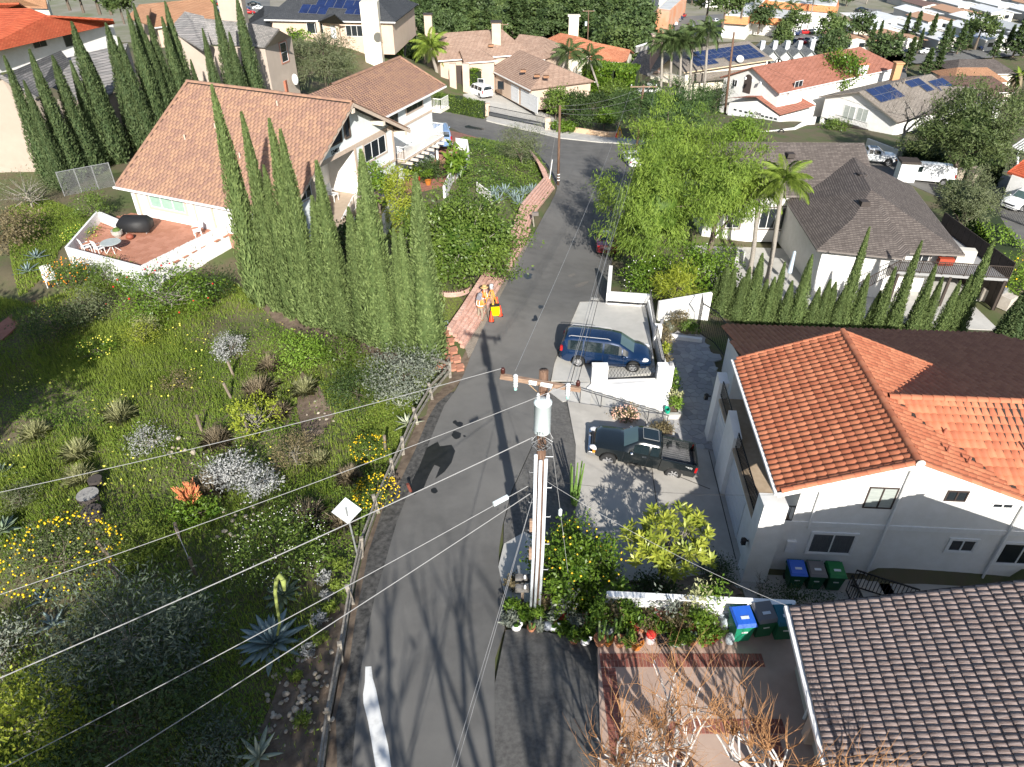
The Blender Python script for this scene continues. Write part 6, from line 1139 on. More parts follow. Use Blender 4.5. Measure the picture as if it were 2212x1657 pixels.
bg_,bl_,gy_,tl_2=M('bin_green',(.015,.22,.12),r=.45),M('bin_blue',(.02,.10,.48),r=.4),M('bin_grey',(.13,.13,.135),r=.5),M('bin_teal',(.01,.10,.14),r=.45);dg_=M('bin_dark_green',(.012,.10,.045),r=.5);gr_=M('bin_lid_green',(.012,.15,.045),r=.45)
for lab,u,v,b_,l_,a_ in(('green bin with a bright blue lid in the sun by the slat fence',1592,1372,bg_,bl_,.1),('green bin with a grey lid between the blue and teal lids',1637,1362,dg_,gy_,.15),('shaded green bin with a teal lid by the shake roof',1681,1368,dg_,tl_2,.05)):bin_(lab,P(u,v,3.64),a_,b_,l_)
for lab,a_,l_ in(('shaded bin with a blue lid against the stucco wall',1.45,bl_),('shaded bin with a grey lid against the stucco wall',2.2,gy_),('shaded bin with a green lid against the stucco wall',2.95,gr_)):bin_(lab,A(a_,-.35,.3),-.06,dg_,l_)
# retaining walls, stairs and gate
def wall_seg(o,a,b,z0,z1,th=.2,nm='wall',mat=None,z1b=None):
 a,b=Vector(a),Vector(b);d=(b-a);d.z=0;d.normalize();n=Vector((-d.y,d.x,0))*th/2;z1b=z1 if z1b is None else z1b
 V=[a-n,b-n,b+n,a+n];V=[(p.x,p.y,z0)for p in V]+[(V[0].x,V[0].y,z1),(V[1].x,V[1].y,z1b),(V[2].x,V[2].y,z1b),(V[3].x,V[3].y,z1)]
 mb=MB();mb.add(V,[(0,3,2,1),(4,5,6,7),(0,1,5,4),(1,2,6,5),(2,3,7,6),(3,0,4,7)]);return mb.o(nm,mat or stucco_w,o)
PW=T('pad_wall','white stucco wall with pillars and iron panels round the parking pad','wall',P(1360,850,.2))
c1,c2,c3,c4=P(1276,826,1.04),P(1438,822,.9),P(1400,662,.5),P(1312,656,.5)
c1.z=c2.z=0
mb=MB();w0,w1,w2,w3=P(1268,838,1.25),P(1441,896,.1),c2+Vector((.15,0,0)),c1;mb.add([(w0.x,w0.y,.9),(w1.x,w1.y,.0),(w2.x,w2.y,0),(w3.x,w3.y,.0),(w0.x,w0.y,1.28),(w1.x,w1.y,.35),(w2.x,w2.y-.25,1.14),(w3.x,w3.y-.25,1.18),(w2.x,w2.y,1.14),(w3.x,w3.y,1.18)],[(0,1,5,4),(4,5,6,7),(7,6,8,9),(1,2,8,6,5),(0,4,7,9,3),(2,3,9,8)]);mb.o('battered_base',stucco_w,PW);wall_seg(PW,c2,c3,.0,1.35,.22,z1b=.95);wall_seg(PW,c3,c4,-.4,1.35,.25)
for c,h_ in((P(1293,822,1.04),2.05),(P(1432,826,.9),2.05)):MB().box((c.x,c.y,(h_+.05)/2),(.85,.45,h_)).o('pillar',stucco_w,PW)
for c in(P(1414,735,.8),):MB().box((c.x+.1,c.y,.9),(.4,.4,1.9)).o('pillar',stucco_w,PW)
def lattice(par,a,b,z0,z1,n,name='iron_panel'):
 a,b=Vector(a),Vector(b);mb=MB();f_=lambda t,z:Vector((a.x+(b.x-a.x)*t,a.y+(b.y-a.y)*t,z))
 for z in(z0,z1):mb.bar(f_(0,z),f_(1,z),.03)
 for t in(0,1):mb.bar(f_(t,z0),f_(t,z1),.03)
 for i in range(-2,n+1):
  for s in(0,1):
   t0,t1=i/n,(i+2)/n;za,zb_=(z0,z1)if s else(z1,z0)
   if t0<0:za+=(zb_-za)*(-t0)/(t1-t0);t0=0
   if t1>1:zb_=za+(zb_-za)*(1-t0)/(t1-t0);t1=1
   if t1>t0:mb.bar(f_(t0,za),f_(t1,zb_),.012)
 return mb.o(name,black,par)
lattice(PW,P(1308,823,1.04),P(1420,823,.95),1.18,1.95,16);lattice(PW,c2+Vector((-.1,.6,0)),P(1414,740,.8),1.35,2.0,22);lattice(PW,P(1413,728,.8),c3,1.2,1.8,22)
for c in(P(1436,826,.9),P(1417,735,.8)):
 MB().box((c.x+.15,c.y-.05,2.15),(.16,.16,.25)).o('lantern',M('lantern_grey',(.2,.2,.21),r=.4),PW)
FW=T('planting_wall','white garden wall behind the parking pad with iron edging','wall',P(1480,700,.2));
wall_seg(FW,P(1418,690,.2),P(1530,670,.2),-.8,1.5,.2);wall_seg(FW,P(1424,727,.2),P(1515,738,.2),.0,.42,.25);wall_seg(FW,P(1312,656,.5),P(1316,610,.0),-.8,1.3,.25)
rail(FW,P(1312,656,1.35),P(1396,662,1.35),.18,mat=black,name='iron_edging')
gp_=T('side_gate','black iron gate at the end of the stone patio','gate',P(1530,740,.2));a_,b_=P(1508,720,.18),P(1541,742,.18);rail(gp_,a_,b_,2.1,9,name='gate_leaf');rail(gp_,b_,b_+Vector((.35,-1.9,0)),2.0,9,name='fixed_panel');rail(gp_,a_,a_+Vector((.2,1.3,0)),2.0,6,name='fixed_panel')
for i,(u,v,m,w_,h_)in enumerate([(1455,705,L_bronze,1.2,1.0),(1438,712,L_grey,.7,.5),(1480,712,L_green,.9,.6),(1497,716,L_lemon,.9,.6),(1470,700,L_bronze,.8,1.1)]):
 p_=P(u,v,.35);leafy('planter_shrub',('reddish pencil shrub in the white planter','grey succulent in the white planter','round green succulent in the white planter','round pale succulent by the gate','tall reddish stems behind the planter')[i],'plant',p_,(w_/2,w_/2,h_/2),h_/2,m,500,.07,.025,trunk=0)
ST=T('stair','pale concrete stair running down beside the white pad wall','stairs',P(1330,880,.6));s0,s1=P(1232,832,1.45),P(1440,895,.2);s0.z=s1.z=0;sd=(s1-s0).normalized();sn=Vector((sd.y,-sd.x,0));Ls=(s1-s0).length;ns=9
for i in range(ns):
 z_=1.42-i*(1.42-.2)/ns;a_,b_=s0+sd*(Ls*i/ns),s0+sd*(Ls*(i+1)/ns);MB().prism([a_-sn*.05,b_-sn*.05,b_+sn*1.55,a_+sn*1.55],-.5,z_).o('step',concrete2,ST)
HR=T('stair_handrail','thin grey steel handrail down the concrete stair','handrail',s0);f_=lambda t,o,h:s0+sd*(Ls*t)+sn*o+Vector((0,0,1.42-t*1.22+h));gs=M('dark_steel',(.08,.08,.085),r=.5,metal=.5)
MB().tube([f_(.1,1.35,.95),f_(.5,1.35,.95),f_(1.0,1.35,.95)],.025,7).o('rail',gs,HR)
for t_ in(.12,.33,.60,.80,.99):MB().tube([f_(t_,1.35,0),f_(t_,1.35,.95)],.022,6).o('baluster',gs,HR);MB().tube([f_(t_,1.35,.05),f_(max(t_-.06,.02),1.35,.9)],.015,5).o('strut',gs,HR)
for lab,u,v,w_,d_,m,fl in(('square concrete planter with a pink and yellow flowering bush',1346,925,1.3,.9,L_bronze,(M('pink_cream_petal',(.72,.52,.36),(.62,.30,.28),sc=12,r=.7),130,.05)),('square concrete planter with reddish plants behind the truck bed',1428,945,1.2,.7,L_bronze,None)):
 p=P(u,v,.35);t=T('planter',lab,'planter',p);MB().box(p+Vector((0,0,.1)),(w_,d_,.7),rz=-.2).o('box',concrete2,t);MB().box(p+Vector((0,0,.452)),(w_-.2,d_-.2,.01),rz=-.2).o('soil',soil,t)
 b_=leafy('planter_bush','bush','plant',p+Vector((0,0,.4)),(w_*.5,d_*.5,.5 if fl else .25),.45 if fl else .2,m,900,.06,.03,trunk=0,flowers=fl)
 for c in list(b_.children):c.parent=t;c.matrix_parent_inverse=Matrix();c.location=(0,0,.4)
 bpy.data.objects.remove(b_)
pb=T('planter_bed','narrow kerbed planting bed between the pad wall and the stone patio','planter',P(1455,830,.2));e0,e1,e2=P(1443,770,.2),P(1468,903,.2),P(1432,903,.2)
for a_,b_ in((e0,e1),(e1,e2)):wall_seg(pb,a_,b_,-.2,.5,.2,'kerb',concrete2)
MB().prism([e0,e1,e2,P(1440,826,.2)],0,.4).o('soil',soil,pb)
for i,(u,v,m)in enumerate([(1440,745,L_bronze),(1434,765,L_ylw),(1437,790,L_bronze),(1447,820,L_bright),(1455,838,L_lemon),(1456,870,L_fount),(1458,885,L_bright),(1430,725,L_bronze)]):p_=P(u,v,.4);leafy('bed_plant','small plant in the kerbed bed, %s from the gate end'%ORD[i],'plant',p_,(.35,.35,.4),.4,m,260,.09,.035,trunk=.02)
tag(MB().tube([P(1440,890,.45)+Vector((.12*math.cos(i*.8),.25*math.sin(i*.8),.02*i/4+.05))for i in range(40)],.022,5).o('garden_hose',M('green_hose',(.01,.35,.22),r=.5)),'coil of green garden hose in the planting bed','hose')
flag_m=M('flagstone',(.24,.24,.25),(.40,.39,.38),attr=True,r=.85,bump=.25,bsc=20)
FS=T('stone_paving','crazy paving of grey flagstones between the wall and the tiled house','paving',P(1500,880,.16));ppoly=[(p.x,p.y)for p in pat_poly];xs_=[p[0]for p in ppoly];ys_=[p[1]for p in ppoly];pts=[]
st=.44;y=min(ys_);r_=0
while y<max(ys_):
 x=min(xs_)+(st/2 if r_%2 else 0)
 while x<max(xs_):pts.append((x+random.uniform(-.16,.16),y+random.uniform(-.16,.16)));x+=st
 y+=st*.87;r_+=1
PA_=np.array(pts);inside=inpoly(PA_[:,0],PA_[:,1],ppoly);nst=0;mbr=MB()
for i in np.where(inside)[0]:
 c=PA_[i];cell=[(c[0]+dx,c[1]+dy)for dx,dy in((-.6,-.6),(.6,-.6),(.6,.6),(-.6,.6))];dd=((PA_-c)**2).sum(1)
 for j in np.argsort(dd)[1:14]:
  m=(PA_[j]+c)/2;nn=PA_[j]-c;ln=math.hypot(*nn);cell=clip(cell,m[0]-nn[0]/ln*.012,m[1]-nn[1]/ln*.012,nn[0],nn[1])
  if len(cell)<3:break
 if len(cell)<3:continue
 v_=random.random();tgt=MB()if nst<300 else mbr;tgt.prism(cell,.10,.185+random.uniform(-.004,.004),var=v_);nst+=1
 if nst<=300:tgt.o('flagstone',flag_m,FS,attr=True)
if mbr.v:o_=mbr.o('far_flagstones',flag_m,FS,attr=True);o_['kind']='stuff'
cs=MB();
for pl4 in([P(1535,815,.2),P(1560,812,.2),P(1572,880,.2),P(1556,905,.2)],):cs.prism(pl4,.1,.21)
o_=cs.o('concrete_path',concrete);o_['kind']='structure'
for a_,b_ in((P(1320,985,.8),P(1532,1062,.19)),(P(1392,920,.5),P(1425,1180,.4)),(P(1530,975,.19),P(1587,1212,.19))):
 n_=12;m_=MB()
 for i in range(n_):
  p,q2=a_.lerp(b_,i/n_),a_.lerp(b_,(i+1)/n_);p.z=float(z_drv(p.x,p.y))+.006;q2.z=float(z_drv(q2.x,q2.y))+.006;m_.bar(p,q2,.04,.006)
 tag(m_.o('driveway_joint',M('joint_dark',(.06,.055,.05),r=1)),None,None,None,'structure')
 # brick borders of the upper drive
brick_m=M('red_brick',(.17,.055,.04),(.29,.11,.08),attr=True,r=.85,rnd=.08,bump=.2);BP=T('brick_border','red brick bands bordering the salmon concrete drive','paving',(4,11,3.62));bricks=[]
def band(x0,y0,x1,y1):
 nx=max(1,round((x1-x0)/.225));ny=max(1,round((y1-y0)/.112));
 if(x1-x0)>(y1-y0):nx=max(1,round((x1-x0)/.112));ny=max(1,round((y1-y0)/.225))
 dx,dy=(x1-x0)/nx,(y1-y0)/ny
 for i in range(nx):
  for j in range(ny):bricks.append((x0+(i+.5)*dx,y0+(j+.5)*dy,dx,dy))
band(2.76,5.0,3.22,13.0);band(2.76,13.02,7.9,13.5);band(4.35,10.9,7.9,11.35);band(4.35,5.0,4.8,10.88);band(7.2,5.0,7.65,10.88)
bricks.sort(key=lambda b:(b[0]-4.5)**2+(b[1]-12.5)**2);bm_={};mbr=MB()
for i,(x,y,dx,dy)in enumerate(bricks):
 if i<300:
  k=(round(dx,2),round(dy,2),i%4)
  if k not in bm_:b_=MB();b_.box((0,0,0),(dx-.016,dy-.016,.06),var=(.1,.4,.65,.95)[i%4]);bm_[k]=b_.mesh('brick',brick_m,attr=True)
  o_=bpy.data.objects.new('brick',bm_[k]);COL.objects.link(o_);put(o_,BP);o_.location=(x,y,3.6+random.uniform(0,.004))
 else:mbr.box((x,y,3.6+random.uniform(0,.004)),(dx-.016,dy-.016,.06),var=random.random())
if mbr.v:o_=mbr.o('far_bricks',brick_m,BP,attr=True);o_['kind']='stuff'
# white slat fence, mailboxes, pots
SF=T('slat_fence','low white slat fence behind the pots and bins','fence',P(1500,1330,3.6));a_,b_=P(1314,1283,4.7),P(1716,1303,4.7)
for i,h_ in enumerate((0,-.17,-.34,-.51,-.68)):MB().bar(a_+Vector((0,0,h_)),b_+Vector((0,0,h_)),.22 if i==0 else .04,.04 if i==0 else .11).o('slat',white,SF)
for i in range(9):p=a_.lerp(b_,i/8);MB().box((p.x,p.y+.06,3.9),(.1,.1,1.6)).o('post',white,SF)
rw=MB();wall_seg(SF,a_+Vector((0,.15,0)),b_+Vector((0,.15,0)),.2,3.75,.15,'footing_wall',concrete)
mbx=T('mailboxes','pair of dark mailboxes with white bird finials beside the pole','mailbox',G(1128,1310))
for i,(dy)in enumerate((0,.42)):
 p=mbx.location+Vector((0,dy,1.0));MB().box(p,(.5,.2,.22)).o('box',M('mailbox_dark',(.06,.055,.05),(.2,.19,.18),sc=6,r=.5),mbx);MB().ell(p+Vector((.08,-.08,.17)),(.05,.07,.1),8,5).o('bird_finial',white,mbx)
MB().box(mbx.location+Vector((0,.2,.45)),(.1,.1,.95)).o('post',wood,mbx)
terra=M('terracotta_pot',(.42,.17,.085),(.48,.22,.12),sc=8,r=.85);potm={'t':terra,'w':white,'y':M('yellow_glaze',(.62,.36,.05),r=.3),'g':M('green_glaze',(.12,.40,.20),r=.3),'p':M('pink_glaze',(.65,.22,.18),r=.4),'o':M('amber_glaze',(.45,.16,.03),r=.3),'k':M('black_pot',(.02,.02,.02),r=.5),'m':M('mint_plastic',(.45,.66,.55),r=.5),'r':M('red_glaze',(.35,.04,.03),r=.35),'b':M('grey_pot',(.4,.4,.4),r=.6)}
pots=[(800,665,'t',.20,.9,'c'),(868,668,'o',.16,.3,'c'),(960,675,'t',.19,.2,'c'),(1038,668,'g',.15,.3,'s'),(1092,695,'o',.22,.35,'r'),(1410,668,'m',.19,.2,'s'),(1470,660,'b',.16,.35,'s'),(855,590,'w',.19,0,''),(800,555,'k',.2,.7,'s'),(1310,570,'y',.21,.35,'l'),(1247,578,'p',.16,.35,'l'),(1206,528,'y',.15,.15,'l'),(1236,485,'g',.14,.2,'l'),(1312,480,'p',.33,.9,'d'),(1152,420,'t',.2,.3,'l'),(655,460,'p',.22,.9,'b'),(805,480,'y',.2,.7,'s'),(500,480,'r',.24,.9,'d'),(590,655,'t',.17,.35,'l'),(250,560,'t',.14,.2,'c'),(410,520,'t',.18,.55,'a'),(990,560,'k',.2,.6,'s'),(1085,560,'r',.2,.7,'l'),(930,600,'k',.15,.8,'c'),(700,560,'t',.18,.9,'c'),(1360,575,'t',.18,.6,'o'),(1420,560,'t',.18,.7,'o'),(1450,490,'t',.2,.8,'o'),(1520,560,'t',.2,.9,'l'),(1600,600,'t',.2,.9,'l'),(1540,660,'t',.17,.4,'a'),(1640,670,'t',.17,.4,'s'),(1700,640,'r',.2,.4,'l'),(1150,560,'t',.18,.5,'o'),(1000,470,'t',.2,.8,'l'),(900,500,'t',.2,.7,'o'),(1560,440,'t',.25,1.3,'y'),(1680,420,'t',.25,1.2,'l'),(940,350,'t',.25,1.6,'b'),(1030,640,'t',.14,.3,'c')]
def zpot(u,v):p=G(u,v);return p if u<1290 else P(u,v,3.64)
cact=M('cactus_green',(.10,.19,.03));stripe=M('striped_cactus',(.36,.40,.20),(.16,.24,.08),sc=20,r=.7)
for i,(zx,zy,m,r_,h_,k)in enumerate(pots):
 u,v=q(2,3,zx,zy);p=zpot(u,v);nm={'t':'terracotta','w':'white','y':'yellow','g':'green','p':'pink','o':'amber','k':'black','m':'mint','r':'dark red','b':'grey'}[m];kd={'c':'upright cactus','s':'spiky succulent','r':'dark red rosette','l':'leafy plant','d':'dry twiggy plant','b':'broad green leaves','a':'pale rosette','o':'bronze succulent','y':'pale variegated plant','':'no plant'}[k]
 t=T('potted_plant','%s pot with %s, %s in the pot garden row %s'%(nm,kd,ORD[i%20],'one' if i<20 else 'two'),'potted plant',p,0,'pots in the pot garden');hh=r_*1.5
 MB().lathe([(r_*.68,0),(r_*.95,hh*.85),(r_*1.06,hh*.85),(r_*1.06,hh),(r_*.9,hh),(r_*.85,hh*.88),(0,hh*.86)],p,14,cap=False).o('pot',potm[m],t,False)
 if k=='c':
  for j in range(3):a=j*2.1;MB().tube([p+Vector((.06*math.cos(a),.06*math.sin(a),hh*.8)),p+Vector((.12*math.cos(a),.12*math.sin(a),hh+h_*random.uniform(.6,1)))],[.05,.035],7).o('stem',stripe if j%2 else cact,t)
 elif k=='b':
  ms=blade_mesh(.5,.12,.01,L_lemon,.3,5)
  for j in range(8):o_=bpy.data.objects.new('leaf',ms);COL.objects.link(o_);o_.parent=t;o_.matrix_basis=Matrix.Translation((0,0,hh+h_*.4*j/8))@Matrix.Rotation(j*2.4,4,'Z')@Matrix.Rotation(.9+.05*j,4,'X')
 elif k in 'ra':
  ms=blade_mesh(.26,.06,.01,LEAF('red_rosette',(.10,.03,.03),(.26,.12,.09))if k=='r' else L_agag,.1,4)
  for j in range(12):o_=bpy.data.objects.new('leaf',ms);COL.objects.link(o_);o_.parent=t;o_.matrix_basis=Matrix.Translation((0,0,hh))@Matrix.Rotation(j*2.4,4,'Z')@Matrix.Rotation(.3+.08*j,4,'X')
 elif k:
  mt2={'s':L_bright,'l':L_lemon,'d':L_grey,'o':L_bronze,'y':L_fount}[k];V,F,var,cc=crown((r_*1.5,r_*1.5,max(h_*.5,.15)),14,260,.075,.03,.3,cz=hh+h_*.45);o_=link(npmesh('plant',V,F,mt2,var=var),'plant');o_.parent=t;o_['kind']='stuff'
for i,(zx,zy,w_,h_,m)in enumerate([(90,420,.9,.8,L_lemon),(200,430,.8,.5,L_bright),(80,500,.9,.5,L_grey),(200,490,.8,.5,L_lemon),(290,470,.8,.6,L_bright),(380,380,1.1,1.0,L_bronze),(450,320,.9,1.3,L_bronze),(430,480,.9,.5,L_agag),(610,530,1.0,.7,L_grey),(500,570,.8,.5,L_lemon),(640,410,1.0,.9,L_lemon),(720,600,.8,.6,L_bright),(760,430,1.1,.9,L_bright),(900,410,1.3,1.2,L_lemon),(1060,460,1.1,.9,L_lemon),(1180,480,.9,.7,L_bronze),(1430,530,1.1,.8,L_bronze),(1530,500,1.1,1.0,L_fount),(1640,560,1.1,.9,L_bright),(1680,400,.9,1.3,L_lemon),(320,540,.7,.4,L_grey),(960,500,.9,.6,L_green),(1100,400,.9,.7,L_olive),(110,220,.8,.9,L_bronze),(560,450,.9,.9,L_dark),(1300,420,.9,.7,L_grey)]):
 u,v=q(2,3,zx,zy);p=zpot(u,v);leafy('garden_succulent','%s clump in the crowded pot garden, %s %s'%({id(L_lemon):'leafy green',id(L_bright):'light green',id(L_grey):'grey blue',id(L_bronze):'bronze red',id(L_agag):'pale rosette',id(L_fount):'cream variegated',id(L_green):'dark green',id(L_olive):'olive',id(L_dark):'very dark'}[id(m)],ORD[i%20],'from the mailboxes' if i<20 else 'of the back row'),'plant',p,(w_*.30,w_*.30,h_*.4),h_*.4,m,520,.07,.028,trunk=.02,group='plants of the pot garden',nc=26)
for lab,zx,zy in(('white swan planter at the edge of the asphalt',130,555),('white swan planter next to the grey ball',430,560),('white swan planter by the terracotta pots',680,670)):
 p=zpot(*q(2,3,zx,zy));t=T('swan_planter',lab,'planter',p);MB().ell(p+Vector((0,0,.12)),(.17,.12,.13),10,6).o('body',white,t,True);MB().tube([p+Vector((.13,0,.18)),p+Vector((.2,0,.3)),p+Vector((.15,0,.4)),p+Vector((.22,-.02,.4))],[.04,.03,.03,.012],7).o('neck',white,t,True);MB().ell(p+Vector((0,0,.24)),(.1,.08,.06),8,4).o('plant',L_lemon,t)
p=zpot(*q(2,3,380,548));tag(MB().ell(p+Vector((0,0,.17)),(.17,.17,.17),12,8).o('garden_ball',M('grey_ball',(.30,.32,.35),r=.3),None,True),'grey ball ornament at the edge of the asphalt','ornament')
p=P(*q(2,3,1202,650),3.64);t=T('plastic_jar','clear plastic jar with a bright red lid among the pots','jar',p);MB().lathe([(.14,0),(.16,.05),(.16,.28),(.13,.34)],p,14).o('jar',M('jar_plastic',(.5,.42,.42),r=.2),t,True);MB().lathe([(.155,.34),(.16,.42),(.14,.44),(0,.44)],p,14).o('lid',M('red_lid',(.75,.05,.04),r=.4),t,True)
p=P(*q(2,3,1320,655),3.64);tag(MB().tube([p+Vector(((.17+.012*(i%9))*math.cos(i*.5),(.17+.012*(i%9))*math.sin(i*.5),.05+.0035*i))for i in range(60)],.022,6).o('hose_coil',plast),'coiled black hose standing among the pots','hose')
for i,(zx,zy)in enumerate([(1780,480),(1800,530),(1840,650)]):p=P(*q(2,3,zx,zy),3.64);tag(MB().lathe([(.14,0),(.15,.04),(.14,.3),(.05,.38),(.05,.42)],p,12).o('water_jug',M('jug_plastic',(.55,.62,.66),r=.2,alpha=.7),None,True),'clear plastic water jug beside the blue lidded bin, %s'%ORD[i],'jug','plastic jugs by the bins')
p=P(1608,1218,.3);tag(MB().tube([p+Vector((.18*math.cos(i*.55),.1*math.sin(i*.9)-.05,.35+.3*math.sin(i*.55)))for i in range(50)],.03,5).o('hose_reel',plast),'black hose hung on the foot of the corner pillar','hose')
hd=P(1555,1260,.5)
leafy('clipped_hedge','low dark clipped hedge in the shade beside the driveway end','hedge',P(1545,1262,.3),(.7,1.0,.6),.5,L_dark,2600,.05,.02,trunk=0)
leafy('clipped_hedge','low clipped hedge under the bare twigs by the shake roof','hedge',P(1740,1310,.3),(1.6,.6,.4),.4,L_dark,2200,.05,.02,trunk=0)
sr_=T('side_stair','black iron railing around the side yard stairs','railing',A(3.7,-.7,.3));rail(sr_,A(3.5,-.6,.3),A(3.6,-2.2,.3),1.0);rail(sr_,A(3.6,-.6,.6),A(6.0,-1.0,.1),1.0)
for i in range(3):MB().box(A(4.2+i*.5,-.7,.35-.1*i),(.5,1.2,.3)).o('step',concrete,sr_)
bed=drape('planting_bed',[P(1300,1375,2.8),P(1240,1200,1.6),P(1330,1280,1.0),P(1550,1240,.5),P(1600,1290,.6),P(1310,1335,3.4)],lambda x,y:gz(x,y)+.03,.8,soil,.1)
leafy('dark_underbrush','dark low shrub under the big leaved tree','shrub',G(1420,1285),(.9,.7,.5),.45,L_dark,1500,.06,.03)
# pink block retaining wall
pink=M('pink_block',(.46,.27,.21),(.58,.38,.31),attr=True,r=.9,rnd=.05,bump=.4,bsc=40);PB=T('block_wall','stepped pink block retaining wall along the road','wall',G(1060,650));line=[G(u,v)for u,v in[(1003,750),(1033,703),(1068,642),(1102,582),(1132,530),(1145,500)]];line2=[G(u,v)for u,v in[(1138,505),(1150,470),(1172,440),(1196,408),(1180,372),(1160,345)]];blk=[]
for ln in(line,line2):
 for k in range(6):
  d_=0
  for i in range(len(ln)-1):
   a_,b_=ln[i],ln[i+1];L_=(b_-a_).length;dr=(b_-a_)/L_;nn=Vector((-dr.y,dr.x,0)).normalized();s_=(-d_)%.3+(.15 if k%2 else 0)
   while s_<L_:blk.append((a_+dr*s_+nn*(.1+k*.16)+Vector((0,0,.09+k*.19)),math.atan2(dr.y,dr.x)));s_+=.31
blk.sort(key=lambda b:b[0].length);pm_=[]
for v_ in(.1,.4,.7,1.):
 b_=MB();V=[(-.145,-.10,-.09),(.145,-.10,-.09),(.145,.14,-.09),(-.145,.14,-.09),(-.12,-.13,.095),(.12,-.13,.095),(.145,.14,.095),(-.145,.14,.095)];b_.add(V,[(0,3,2,1),(4,5,6,7),(0,1,5,4),(1,2,6,5),(2,3,7,6),(3,0,4,7)],var=v_);pm_.append(b_.mesh('block',pink,attr=True))
mbr=MB()
for i,(p,a)in enumerate(blk):
 if i<300:o_=bpy.data.objects.new('block',random.choice(pm_));COL.objects.link(o_);put(o_,PB);o_.location=p;o_.rotation_euler=(0,0,a+math.pi)
 else:mbr.box(p+Vector((0,0,0)),(.29,.25,.185),rz=a,var=random.random())
o_=mbr.o('far_blocks',pink,PB,attr=True);o_['kind']='stuff'
BS=T('brick_steps','terracotta brick steps beside the last cypress','steps',G(985,790))
for i in range(5):
 p=G(1004-i*7,800-i*17);
 for j in range(4):
  for k in range(2):MB().box((p.x-.28-j*.42,p.y+k*.3,p.z+.06+i*.06),(.40,.27,.16),rz=.35,var=random.random()).o('paver',M('terracotta_paver',(.36,.16,.10),(.44,.21,.14),attr=True,r=.8),BS,attr=True)
MBX=T('street_mailbox','grey mailbox on a post at the pink wall','mailbox',G(1153,490));p=MBX.location;MB().bar(p,p+Vector((-.15,0,1.25)),.1,.1).o('post',wood_grey,MBX);MB().box(p+Vector((.1,0,1.15)),(.5,.25,.28)).o('box',M('mailbox_grey',(.16,.14,.13),r=.6),MBX)
RG=T('ring_bed','curved pink block planting ring under the round tree','planter',G(975,645));cR=G(972,628)
for i in range(26):
 a=R(175+i*7);
 for k in range(2):MB().box((cR.x+1.25*math.cos(a),cR.y+.2+1.0*math.sin(a),cR.z+.1+k*.17),(.24,.22,.16),rz=a+1.57).o('block',pm_[0].materials[0]if False else M('pink_plain',(.52,.34,.28),r=.9,rnd=.1),RG)
CW=T('court_wall','curved white garden wall in front of the numbered house','wall',G(1005,360));cw=[G(u,v)for u,v in[(960,430),(975,395),(1000,372),(1012,350),(1008,325),(985,322)]]
for i in range(len(cw)-1):wall_seg(CW,cw[i],cw[i+1],min(cw[i].z,cw[i+1].z)-.5,cw[i].z+1.1,.2,z1b=cw[i+1].z+1.1)
w2=[G(u,v)for u,v in[(832,508),(850,470),(866,440)]]
for i in range(2):wall_seg(CW,w2[i],w2[i+1],w2[i].z-.5,w2[i].z+1.5,.2)
p=PY(1048,398,60);rail(CW,G(1030,420)+Vector((0,0,.2)),G(1060,440)+Vector((0,0,.1)),.9,mat=white)
# terrace of the numbered house
TW=T('terrace_wall','weathered white parapet round the brick terrace','wall',P(150,550,2.9));tA,tB,tC,tD=(P(210,456,3.75),P(142,534,3.75),P(300,575,3.75),P(486,483,3.75))
for a_,b_ in((tA,tB),(tB,tC)):wall_seg(TW,a_,b_,1.0,3.75,.15,mat=white_worn)
wall_seg(TW,tC,tD,.6,2.9,.15,'retaining_wall')
nb=46
for i in range(nb):p0,p1=tC.lerp(tD,i/nb),tC.lerp(tD,(i+.93)/nb);o_=wall_seg(TW,p0,p1,2.85,3.72+random.uniform(-.02,.02),.04,'board',white_worn)
wall_seg(TW,P(292,585,3.3),P(312,590,3.3),1.0,3.3,.1,'gate_leaf',white_worn);wall_seg(TW,P(210,456,3.75),P(262,478,3.75),1.5,3.75,.15,mat=white_worn)
tpv=M('terracotta_paver',(.36,.16,.10));bp=[(p.x,p.y)for p in bpat_poly];cnt=0;mbr=MB();gx_=[]
for i in range(40):
 for j in range(30):
  p=tB+(tC-tB).normalized()*((i+.5)*.46)+(tA-tB).normalized()*((j+.5)*.46)
  if inpoly(np.array([p.x]),np.array([p.y]),bp)[0]:gx_.append(p)
gx_.sort(key=lambda p:p.length);rzT=math.atan2((tC-tB).y,(tC-tB).x)
TP=T('terrace_paving','terracotta paving of the terrace','paving',(tB.x,tB.y,2.95));pv_=[]
for v_ in(.1,.4,.7,1.):b_=MB();b_.box((0,0,0),(.43,.43,.06),var=v_);pv_.append(b_.mesh('paver',tpv,attr=True))
for i,p in enumerate(gx_):
 if i<300:o_=bpy.data.objects.new('paver',pv_[random.randrange(4)]);COL.objects.link(o_);put(o_,TP);o_.location=(p.x,p.y,2.955+random.uniform(0,.006));o_.rotation_euler=(0,0,rzT)
 else:mbr.box((p.x,p.y,2.958),(.43,.43,.06),rz=rzT,var=random.random())
if mbr.v:o_=mbr.o('far_pavers',tpv,TP,attr=True);o_['kind']='stuff'
p=P(246,545,2.98);t=T('glass_table','round glass patio table with white legs','table',p);MB().lathe([(0,.70),(.62,.70),(.65,.72),(.62,.74),(0,.74)],p,24).o('top',M('table_glass',(.42,.46,.45),(.36,.40,.39),sc=3,r=.15),t)
for i in range(4):a=.6+i*1.57;MB().tube([p+Vector((.45*math.cos(a),.45*math.sin(a),0)),p+Vector((.1*math.cos(a),.1*math.sin(a),.4)),p+Vector((.4*math.cos(a),.4*math.sin(a),.7))],.022,6).o('leg',white,t)
